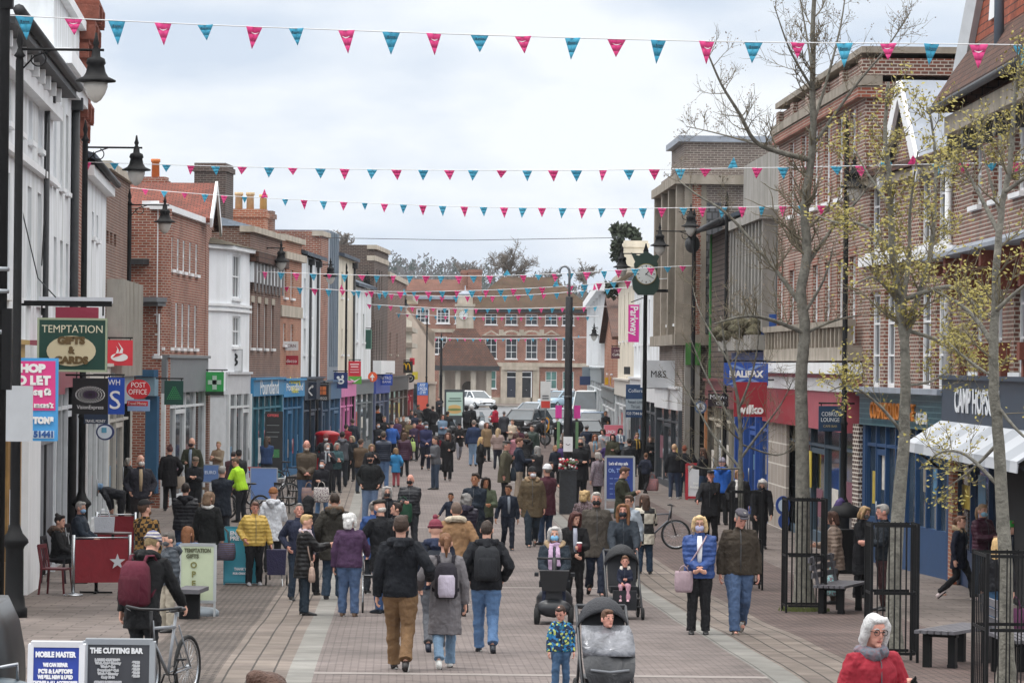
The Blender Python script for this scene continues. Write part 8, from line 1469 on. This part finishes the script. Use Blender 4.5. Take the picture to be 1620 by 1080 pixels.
def pram(label, B, rz, cover, hoodc):
    T = thing('pushchair', label, 'pushchair', B, radians(rz)); al = mat('pram_frame', '34363a', .4, .1, 5)
    lpart(T, 'frame', al, lambda m: [m.tube([(x, .52, 1.02), (x, .38, .92), (x, .05, .5), (x, -.38, .14)], .018, 7) for x in (-.26, .26)] + [m.tube([(x, .36, .14), (x, .1, .55)], .016, 6) for x in (-.26, .26)] + [m.tube([(-.26, .52, 1.02), (.26, .52, 1.02)], .022, 7), m.tube([(-.26, -.3, .2), (.26, -.3, .2)], .015, 6)])
    lpart(T, 'seat', DKG, lambda m: (m.hexa([(-.21, -.18, .4), (.21, -.18, .4), (.21, .14, .42), (-.21, .14, .42), (-.21, -.2, .5), (.21, -.2, .5), (.21, .2, .5), (-.21, .2, .5)]), m.hexa([(-.21, .1, .45), (.21, .1, .45), (.21, .18, .45), (-.21, .18, .45), (-.23, .3, .98), (.23, .3, .98), (.23, .36, .98), (-.23, .36, .98)]), m.box((0, -.3, .3), (.36, .1, .3))))
    def hood(m):
        R = []
        for i in range(8):
            a = radians(24 + i * 13); R.append([Vector((.27 * cos(q), .34 - .3 * cos(a) * sin(q) * .75, .74 + (.14 + .24 * sin(a)) * sin(q))) for q in [pi * j / 12 for j in range(13)]])
        m.rings(R, False, True, False)
    o = lpart(T, 'hood', mat('pram_' + hoodc, hoodc, .7, .15, 6, fold=.4), hood); md = o.modifiers.new('t', 'SOLIDIFY'); md.thickness = .012; lpart(T, 'basket', BLK, lambda m: m.hexa([(-.2, -.2, .16), (.2, -.2, .16), (.2, .3, .16), (-.2, .3, .16), (-.24, -.26, .32), (.24, -.26, .32), (.24, .34, .32), (-.24, .34, .32)]))
    for x in (-.27, .27): wheel(T, x, .36, .14, .05); wheel(T, x, -.38, .1, .05)
    if cover: lpart(T, 'rain_cover', mat('silver_cover', '6c6e74', .25, .5, 7, metal=.3, fold=.6, bs=6), lambda m: m.rings([[Vector((x * w, y + .03 * sin(3 * x + k), z)) for x in (-1, -.6, -.2, .2, .6, 1)] for k, (w, y, z) in enumerate(((.25, .04, .84), (.27, -.12, .76), (.275, -.26, .64), (.27, -.33, .55)))], False, True, False)).modifiers.new('t', 'SOLIDIFY'); lpart(T, 'footmuff', mat('muff', '2e3034', .55, .35, 7, fold=.6, bs=6), lambda m: m.rings([[Vector((x * w, y + .02 * sin(4 * x + k), z)) for x in (-1, -.6, -.2, .2, .6, 1)] for k, (w, y, z) in enumerate(((.272, -.325, .555), (.265, -.4, .45), (.25, -.44, .36), (.2, -.42, .27)))], False, True, False)); lpart(T, 'strap', mat('grey_strap', '6c7076', .7), lambda m: m.tube([(-.2, -.44, .42), (0, -.47, .4), (.2, -.44, .42)], .014, 5))
    return T
b1 = gpt(957, 1118); pram('black pushchair with a crumpled silver rain cover nearest the bridge', b1, 3, True, '26282e')
person('toddler with brown hair leaning out of the covered pushchair', 957, 965, h=.92, yaw=25, top='3c2c34', leg='3a3c44', hair=('short', '5a4030'), hs=1.55, skin='pink', pose='sit', arms=('hold', 'hold'), at=(b1.x + .02, b1.y + .03, b1.z + .3))
b2 = gpt(985, 978); pram('dark open pushchair pushed by the woman in the raincoat', b2, 2, False, '222428'); person('toddler in white rimmed hood and pink tights in the open pushchair', 990, 892, h=.9, yaw=-5, top='1e2438', leg='c08c9c', shoe='c8a4ac', hair=('short', '6a4c38'), fur='ccc4bc', hs=1.5, skin='pink', pose='sit', arms=('hold', 'lap'), at=(b2.x + .02, b2.y - .12, b2.z + .28))
# cars
def car(label, px, py, rz, col, L=4.1, Wd=1.75, H_=1.46, van=False):
    T = thing('van' if van else 'parked_car', label, 'van' if van else 'car', gpt(px, py), radians(rz), None); m_ = mat('paint_' + col, col, .25, .05, 3, spec=.6); h = Wd / 2
    st = [(-L / 2, .4, .62, .78), (-L / 2 + .15, .3, .72, .92), (-L / 2 + 1.0, .28, .9 if not van else 1.05, 1.0), (-.1, .26, .95 if not van else 1.1, 1.0), (L / 2 - .5, .27, .96 if not van else 1.1, 1.0), (L / 2 - .05, .36, .9, .9)]
    lpart(T, 'body', m_, lambda m: m.rings([[(x * h * k, y, z) for x, z in ((-.9, zb), (-1, zb + .15), (-1, zt - .18), (-.9, zt), (.9, zt), (1, zt - .18), (1, zb + .15), (.9, zb))] for y, zb, zt, k in st]))
    yf, yb = (-L / 2 + .95, L / 2 - .12); r0 = (-L / 2 + (1.75 if not van else 1.5)); r1 = L / 2 - (.65 if not van else .15); zb = .92 if not van else 1.05
    lpart(T, 'window', mat('car_glass', '39444c', .08, .3, 1, spec=.7), lambda m: m.hexa([(-h * .88, yf, zb), (h * .88, yf, zb), (h * .88, yb, zb), (-h * .88, yb, zb), (-h * .7, r0, H_ - .05), (h * .7, r0, H_ - .05), (h * .7, r1, H_ - .05), (-h * .7, r1, H_ - .05)])); lpart(T, 'roof', m_, lambda m: (m.hexa([(-h * .72, r0 - .05, H_ - .06), (h * .72, r0 - .05, H_ - .06), (h * .72, r1 + .05, H_ - .06), (-h * .72, r1 + .05, H_ - .06), (-h * .6, r0 + .2, H_ + .01), (h * .6, r0 + .2, H_ + .01), (h * .6, r1 - .2, H_ + .01), (-h * .6, r1 - .2, H_ + .01)]), [m.bar((x * .88 * h, yf, zb), (x * .71 * h, r0, H_ - .04), .06) for x in (-1, 1)], [m.bar((x * .885 * h, .25, zb), (x * .715 * h, .2, H_ - .04), .07) for x in (-1, 1)]))
    for x in (-1, 1):
        for y in (-L / 2 + .75, L / 2 - .75): wheel(T, x * (h - .09), y, .31, .18)
        lpart(T, 'headlight', mat('headlamp', 'd0d4d8', .15, .05), lambda m: m.ell((x * h * .66, -L / 2 + .1, .68), (.2, .08, .09))); lpart(T, 'mirror', m_, lambda m: m.ell((x * (h + .1), yf + .35, zb + .06), (.12, .07, .08)))
    lpart(T, 'grille', BLK, lambda m: (m.box((0, -L / 2 + .0, .5), (Wd * .5, .06, .14)),)); lpart(T, 'number_plate', WHITE2, lambda m: m.box((0, -L / 2 - .03, .42), (.5, .02, .11))); return T
car('white hatchback parked before the hall doorways', 753, 647, 28, 'dcdee0', 3.9, 1.7, 1.48); car('black saloon with broad pale windscreen waiting behind the group', 832, 690, -22, '22252a', 4.5, 1.85, 1.5); car('pale silver car roof beyond the black saloon', 846, 672, -30, '9aa4ae', 4.3); car('light blue car on the far road by the zone sign', 884, 646, -40, '8ca4b4', 4.0); car('grey car partly hidden behind the scarred column', 885, 686, -10, '7a848c', 4.2); car('white panel van with dark windscreen facing the bridge', 929, 672, -6, 'd8dcde', 4.9, 1.95, 2.2, True); car('pale blue grey car in front of the white van', 938, 694, -4, '78889c', 4.2); car('dark car at the kerb before the pale blue grey one', 925, 712, 4, '26282c', 4.1)
# motorcycles
def moto(label, px, py, rz, col, box=False):
    T = thing('motorcycle', label, 'motorcycle', gpt(px, py), radians(rz), 'motorcycles parked near the advert panel'); wheel(T, 0, -.7, .32, .12); wheel(T, 0, .68, .32, .14); m_ = mat('moto_' + col, col, .3, .08, 4)
    lpart(T, 'tank', m_, lambda m: (m.ell((0, -.12, .88), (.16, .3, .15)), m.ell((0, -.55, .95), (.2, .17, .22)))); lpart(T, 'engine', BLK, lambda m: (m.box((0, 0, .5), (.34, .5, .4)), m.tube([(.15, -.2, .4), (.17, .3, .3), (.17, .8, .38)], .05, 7))); lpart(T, 'seat', DKG, lambda m: m.ell((0, .38, .84), (.15, .38, .08))); lpart(T, 'fork', CH, lambda m: [m.tube([(x, -.7, .32), (x, -.52, 1.0)], .025, 6) for x in (-.1, .1)]); lpart(T, 'handlebar', BLK, lambda m: m.tube([(-.36, -.36, 1.06), (0, -.48, 1.04), (.36, -.36, 1.06)], .018, 6)); lpart(T, 'headlight', mat('headlamp', 'd0d4d8'), lambda m: m.ell((0, -.72, .95), (.11, .05, .1))); lpart(T, 'windscreen', mat('tinted', '5c6870', .1, .1), lambda m: m.prism([(-.16, -.62, 1.1), (.16, -.62, 1.1), (.1, -.5, 1.34), (-.1, -.5, 1.34)], (0, .01, 0)))
    if box: lpart(T, 'top_box', BLK, lambda m: m.box((0, .82, 1.02), (.46, .4, .34)))
    return T
moto('black motorcycle with a grey top box before the advert', 706, 712, 150, '2a2c30', True); moto('dark motorcycle right in front of the burger advert', 728, 708, -40, '24262a'); moto('white fronted motorcycle ridden near the red jacketed rider', 767, 702, -15, 'd0d4d8'); moto('dark motorcycle behind the white fronted one', 752, 690, 35, '2c3036'); moto('black motorcycle by the black saloon', 843, 704, 60, '1f2226', True); moto('red and black motorcycle at the far side of the riders', 790, 690, -50, '9a2430')
for i, (lb, px, yt, h, yaw, col, hc, lg) in enumerate([
    ('person in bright blue coat glimpsed beyond the old man with the walker', 592, 792, 1.62, 160, '2c4c88', '8a8480', '2c3038'), ('grey haired woman in teal fleece in the queue by the postbox', 532, 700, 1.6, 20, '3a5a60', '9a9690', '2a2c32'), ('man in brown cord jacket in the queue by the postbox', 571, 694, 1.74, 160, '5a4838', '4a3a30', '3c4858'),
    ('woman in plum padded coat beyond the navy gilet', 640, 684, 1.62, 175, '4a2c40', '5a4436', '24262c'), ('man in grey hooded top crossing behind the black dress', 690, 690, 1.76, -60, '5c5e64', '3c302a', '38465c'), ('woman in camel coat among the group past the navy jumper', 770, 668, 1.64, 30, '8a7050', '6a4a38', '24262c'),
    ('man in dark green fleece near the rose padded jacket', 842, 672, 1.76, -20, '2c3c34', '5a5048', '3c4654'), ('woman in black cape beside the fair haired child', 893, 684, 1.64, 150, '1f2024', '6a5a50', '24262c'), ('person in grey hat and long navy coat near the column', 928, 672, 1.7, 170, '222a3c', '4a4440', '24262c'), ('teenager in pale grey hoodie near the safety board', 955, 678, 1.66, -25, '8c8e94', '3a2e28', '2c3444'),
    ('woman in mustard scarf and black coat past the safety board', 1008, 684, 1.64, 15, '202126', '7a5c44', '26282e'), ('man in blue fleece by the red boxes', 422, 690, 1.74, 170, '2c4470', '4a3e36', '30343c'), ('woman in white bobble top by the menu board', 444, 672, 1.6, 10, 'b4b4b8', '6a4c3a', '24262c'), ('person in black anorak by the pharmacy front', 336, 690, 1.7, 160, '1e2024', '3a302a', '2a2c32'),
    ('woman in beige mac beside the pharmacy front', 345, 698, 1.62, -30, '94846c', 'a08c70', '24262c'), ('man in black fleece queueing past the value shop', 437, 660, 1.76, 175, '22242a', '7a726a', '2e3440'), ('person in wine red coat on the far pavement', 664, 662, 1.64, 170, '5a2430', '3a2e2a', '24262c'), ('man in pale denim jacket on the far pavement', 700, 655, 1.74, 10, '6a84a0', '4a3c32', '2a3040')]):
    P(lb, px, yt, h=h, yaw=yaw, top=col, leg=lg, hair=(('short', 'bob', 'short', 'long')[i % 4], hc), skin=('fair', 'pink')[i % 2], kind='puff' if 'padded' in lb else 'plain', ln='coat' if 'coat' in lb or 'mac' in lb else 'jacket', scarf='b08a30' if 'scarf' in lb else None, hat=('beanie', '6c6c70') if 'grey hat' in lb else None)
P('motorcyclist in red and black jacket and black helmet', 784, 641, h=1.74, yaw=-120, top='b8203c', leg='1c1d20', hair=None, hat=('full', '17181b')); P('motorcyclist in black leathers and white helmet', 746, 640, h=1.76, yaw=150, top='1b1c20', leg='1c1d20', hair=None, hat=('full', 'c8ccd0')); P('motorcyclist in black looking towards the hall', 738, 642, h=1.74, yaw=170, top='222429', leg='1c1d20', hair=None, hat=('full', '1d1f24')); P('man in black jacket crouching over the motorcycle by the saloon', 846, 656, h=1.7, yaw=100, top='1b1d22', leg='1c1d20', hair=('short', '2a2624'), lean=35, arms=('grip', 'grip'))
T = thing('dark_vehicle', 'rounded dark vehicle corner with grey bumper at the picture edge', 'vehicle', gpt(-30, 1170)); sv = FPX / T.location.y; lpart(T, 'body', mat('dark_paint', '14181b', .4, .1, 3, spec=.7), lambda m: m.rings([[(x * w, y, z) for x, y in ((-1, -1), (.3, -1), (.45, -.5), (.45, .5), (.3, 1), (-1, 1))] for w, z in ((.75, .3), (.8, .55), (.78, .8), (.66, 1.08), (.45, 1.28))])); lpart(T, 'bumper', mat('bumper_grey', '4c5860', .4, .1), lambda m: m.ell((.15, -.9, .5), (.55, .35, .16))); lpart(T, 'bracket', CH, lambda m: m.tube([(.1, -1.0, .72), (.42, -.95, .78), (.42, -.9, .6)], .02, 6))
# ------------------------------------------------------------------ bags
def hbag(label, pl, side, col, w=.3, h=.3, d=.12, kind='plain', lift=0.0, name='bag', strap=.14, cat='bag', pos=None, sling=None):
    t = PEOPLE[pl]; k = t['k']; q = Vector(t['ha' if side > 0 else 'hb']) if pos is None else Vector(pos) * k; R = Matrix.Rotation(t.rotation_euler.z, 3, 'Z'); p = t.location + R @ (q + Vector((side * .03, -.02, -.1))); z1 = p.z + lift - strap; T = thing(name, label, cat, (p.x, p.y, z1 - h), t.rotation_euler.z)
    lpart(T, 'body', cloth(col, kind), lambda m: m.rings([[(x * w * f, y * d * g, z) for x, y in ((-.5, -.3), (-.3, -.5), (.3, -.5), (.5, -.3), (.5, .3), (.3, .5), (-.3, .5), (-.5, .3))] for f, g, z in ((.82, .8, 0), (.95, 1, .04), (1, 1, h * .5), (.95, .7, h * .9), (.9, .3, h))]))
    lpart(T, 'handle', cloth(col), lambda m: [m.tube([(-w * .25, y, h * .97), (-w * .16, y, h + strap * .8), (0, 0, h + strap + .02), (w * .16, y, h + strap * .8), (w * .25, y, h * .97)], .009, 5) for y in (-d * .15, d * .15)])
    if sling:
        RI = R.transposed(); f = lambda v: RI @ (t.location + R @ (Vector(v) * k) - T.location); lpart(T, 'strap', cloth(col), lambda m: m.tube([f(v) for v in sling], .012, 5))
    return T
def rucksack(label, pl, col, front=None, w=.3, h=.44, zc=1.17):
    t = PEOPLE[pl]; k = t['k']; T = thing('rucksack', label, 'rucksack', t.location, t.rotation_euler.z); m_ = cloth(col)
    def f(m): m.rings([[Vector((x * w * f_, .13 + (y + .5) * .2 * g, zc + z * h)) * k for x, y in ((-.5, -.5), (.5, -.5), (.52, 0), (.38, .45), (0, .52), (-.38, .45), (-.52, 0))] for f_, g, z in ((.8, .7, -.5), (1, 1, -.42), (1, 1, .1), (.92, .8, .36), (.6, .5, .5))])
    lpart(T, 'body', m_, f); lpart(T, 'pocket', cloth(front) if front else m_, lambda m: m.rings([[Vector((x * w * .8 * f_, .13 + .155 + y * .07, zc - .1 * h + z * h * .6)) * k for x, y in ((-.5, 0), (.5, 0), (.45, 1), (-.45, 1))] for f_, z in ((.85, -.6), (1, -.4), (1, .3), (.8, .45))]))
    for sg in (-1, 1): lpart(T, 'strap', m_, lambda m: m.tube([Vector(p) * k for p in ((sg * .09, .16, zc + .2), (sg * .1, .1, 1.475), (sg * .125, -.02, 1.475), (sg * .13, -.13, 1.36), (sg * .15, -.1, 1.18), (sg * .16, .1, 1.02))], .022 * k, 6, flat=.5))
    return T
rucksack('black rucksack with a lilac marbled front pocket', 'woman in long grey coat and ankle jeans walking away', '26242c', 'b4aabc', .29, .46, 1.16); rucksack('black ridged rucksack on the back of the jeans wearer', 'man in black jacket and bright blue jeans with a black backpack', '24262b', None, .33, .46, 1.2); rucksack('maroon rucksack on the cyclist wheeling a bicycle', 'person with maroon rucksack and striped beanie wheeling a bicycle', '5c1c2e', '541828', .34, .5, 1.17); rucksack('dark navy rucksack below the striped bobble hat', 'person in navy jacket and grey joggers under a red striped bobble hat', '20242e', None, .28, .4)
hbag('dusty pink shoulder bag hanging at the hip of the blue jacket', 'woman in blue quilted jacket and lilac face mask with clasped hands', -1, 'a48c94', .26, .3, .1, strap=.06, pos=(-.2, -.14, 1.12), sling=((-.2, -.15, .98), (-.09, -.2, 1.15), (.02, -.19, 1.32), (.1, -.1, 1.47))); hbag('beige cross body handbag on the pointing woman', 'blond woman in black quilted coat pointing across the street', -1, 'b09484', .28, .24, .1, strap=.06, pos=(-.2, -.1, 1.05), sling=((-.2, -.11, .93), (-.22, -.06, 1.15), (-.17, -.02, 1.42), (-.1, .06, 1.48))); hbag('brown and cream striped shoulder bag', 'woman in black coat carrying a striped shoulder bag', -1, '5c4a40', .42, .32, .2, 'stripe', lift=.3, strap=.25); hbag('brown paper carrier with red lettering bands', 'bald man in brown jacket and dark glasses holding a red bag', 1, 'b08a6c', .4, .42, .14, 'stripe', lift=-.15); hbag('black and white patterned tote bag', 'short person in black coat and white mask with a patterned tote', 1, 'c8c4c0', .42, .4, .16, 'floral', lift=.08); hbag('dark green carrier bag hugged by the bald man', 'bald man in charcoal puffer and black mask hugging a green bag', -1, '1f4a34', .4, .42, .18, lift=.22); hbag('beige shoulder bag against the long black coat', 'woman in long black coat with a beige shoulder bag', -1, 'a89888', .34, .34, .14, lift=.2); hbag('white carrier bag by the grey bodywarmer', 'woman in black jacket beside the grey bodywarmer', -1, 'ccc8d0', .26, .4, .14); hbag('floral red and cream carrier bag', 'boy in navy jacket carrying a floral bag', -1, 'a86a68', .42, .4, .16, 'floral'); hbag('purple leather handbag held low by the blond person', 'blond person in black jacket and jeans with a purple handbag', -1, '582c4c', .28, .34, .14); hbag('yellow green carrier bag beside the maroon jacket', 'woman in maroon quilted jacket and blue mask with a ponytail', 1, 'b4b060', .34, .4, .16, lift=-.3); hbag('turquoise and white patterned shopper on the bench', 'woman in beige quilted coat looking left beside the guard', 1, '7cb4b4', .4, .36, .2, 'floral'); hbag('lime carrier bag near the tan coat', 'person in purple coat next to the tan coat', -1, 'b0cc70', .26, .4, .14); hbag('black handbag on the arm of the dress wearer', 'woman in flowing black dress and bare neckline walking', -1, '1b1c20', .26, .22, .1); hbag('grey carrier bag swinging behind the masked brown jacket', 'white haired man in brown jacket and black mask striding forward', -1, 'b4b0ac', .26, .34, .12); hbag('dark shopper with turquoise handles by the green field coat', 'man in green field coat and flat cap facing along the street', 1, '2a3440', .36, .4, .16); hbag('pale plastic bag at the hip of the checked coat', 'long haired woman in black and cream checked coat', 1, 'c4c0c8', .22, .32, .12)
t = PEOPLE['long dark red haired woman in black holding a red paper cup']; q = Matrix.Rotation(t.rotation_euler.z, 3, 'Z') @ Vector(t['ha']); T = thing('paper_cup', 'red and white striped paper cup in the hand of the red haired woman', 'cup', t.location + q + Vector((-.03, -.07, .0))); lpart(T, 'cup', mat('cup_red', '7c2430', .6, .1), lambda m: m.lathe([(.032, -.06), (.045, .07)], (0, 0, 0), 14)); lpart(T, 'lid', WHITE2, lambda m: m.lathe([(.047, .07), (.047, .085), (.035, .095)], (0, 0, 0), 14))
T = thing('carrier_bag', 'white paper carrier bag with handles on the cafe table', 'bag', gpt(178, 902) + Vector((-.16, -.1, .75))); lpart(T, 'body', mat('white_paper', 'c0c4cc', .7, .08, 5, fold=.4), lambda m: m.hexa([(-.18, -.08, 0), (.18, -.08, 0), (.18, .08, 0), (-.18, .08, 0), (-.2, -.07, .3), (.2, -.07, .3), (.2, .07, .3), (-.2, .07, .3)])); lpart(T, 'handle', mat('white_paper', 'c0c4cc'), lambda m: [m.tube([(-.1, y, .29), (-.07, y, .42), (.07, y, .42), (.1, y, .29)], .009, 5) for y in (-.06, .06)])
for lb, px, py, col in (('red plastic crate stack by the menu board', 407, 772, 'b83038'), ('blue crate under the red ones', 409, 780, '2c6ca8')):
    T = thing('crate', lb, 'crate', gpt(px, py) + Vector((0, 0, .35 if 'red' in lb else 0))); lpart(T, 'box', mat('crate_' + col, col, .5, .1), lambda m: (m.hexa([(-.26, -.18, 0), (.26, -.18, 0), (.26, .18, 0), (-.26, .18, 0), (-.29, -.2, .33), (.29, -.2, .33), (.29, .2, .33), (-.29, .2, .33)]),)); lpart(T, 'rim', mat('crate_' + col, col), lambda m: [m.bar(p, q, .04) for p, q in (((-.3, -.21, .33), (.3, -.21, .33)), ((-.3, .21, .33), (.3, .21, .33)), ((-.3, -.21, .33), (-.3, .21, .33)), ((.3, -.21, .33), (.3, .21, .33)))])
# ------------------------------------------------------------------ thin damp air
mb = MB(); mb.box((0, 785, 39), (1420, 1650, 80)); HZ = mb.build('haze', [], None, uv=False); tag(HZ, kind='stuff')
hm = bpy.data.materials.new('haze'); hm.use_nodes = True; ht = hm.node_tree; ht.nodes.clear(); ho = ht.nodes.new('ShaderNodeOutputMaterial'); hv = ht.nodes.new('ShaderNodeVolumePrincipled'); hv.inputs['Color'].default_value = (.93, .95, 1, 1); hv.inputs['Density'].default_value = .0001; hv.inputs['Anisotropy'].default_value = .2
ht.links.new(hv.outputs[0], ho.inputs['Volume']); HZ.data.materials.clear(); HZ.data.materials.append(hm); SC.cycles.volume_bounces = 0
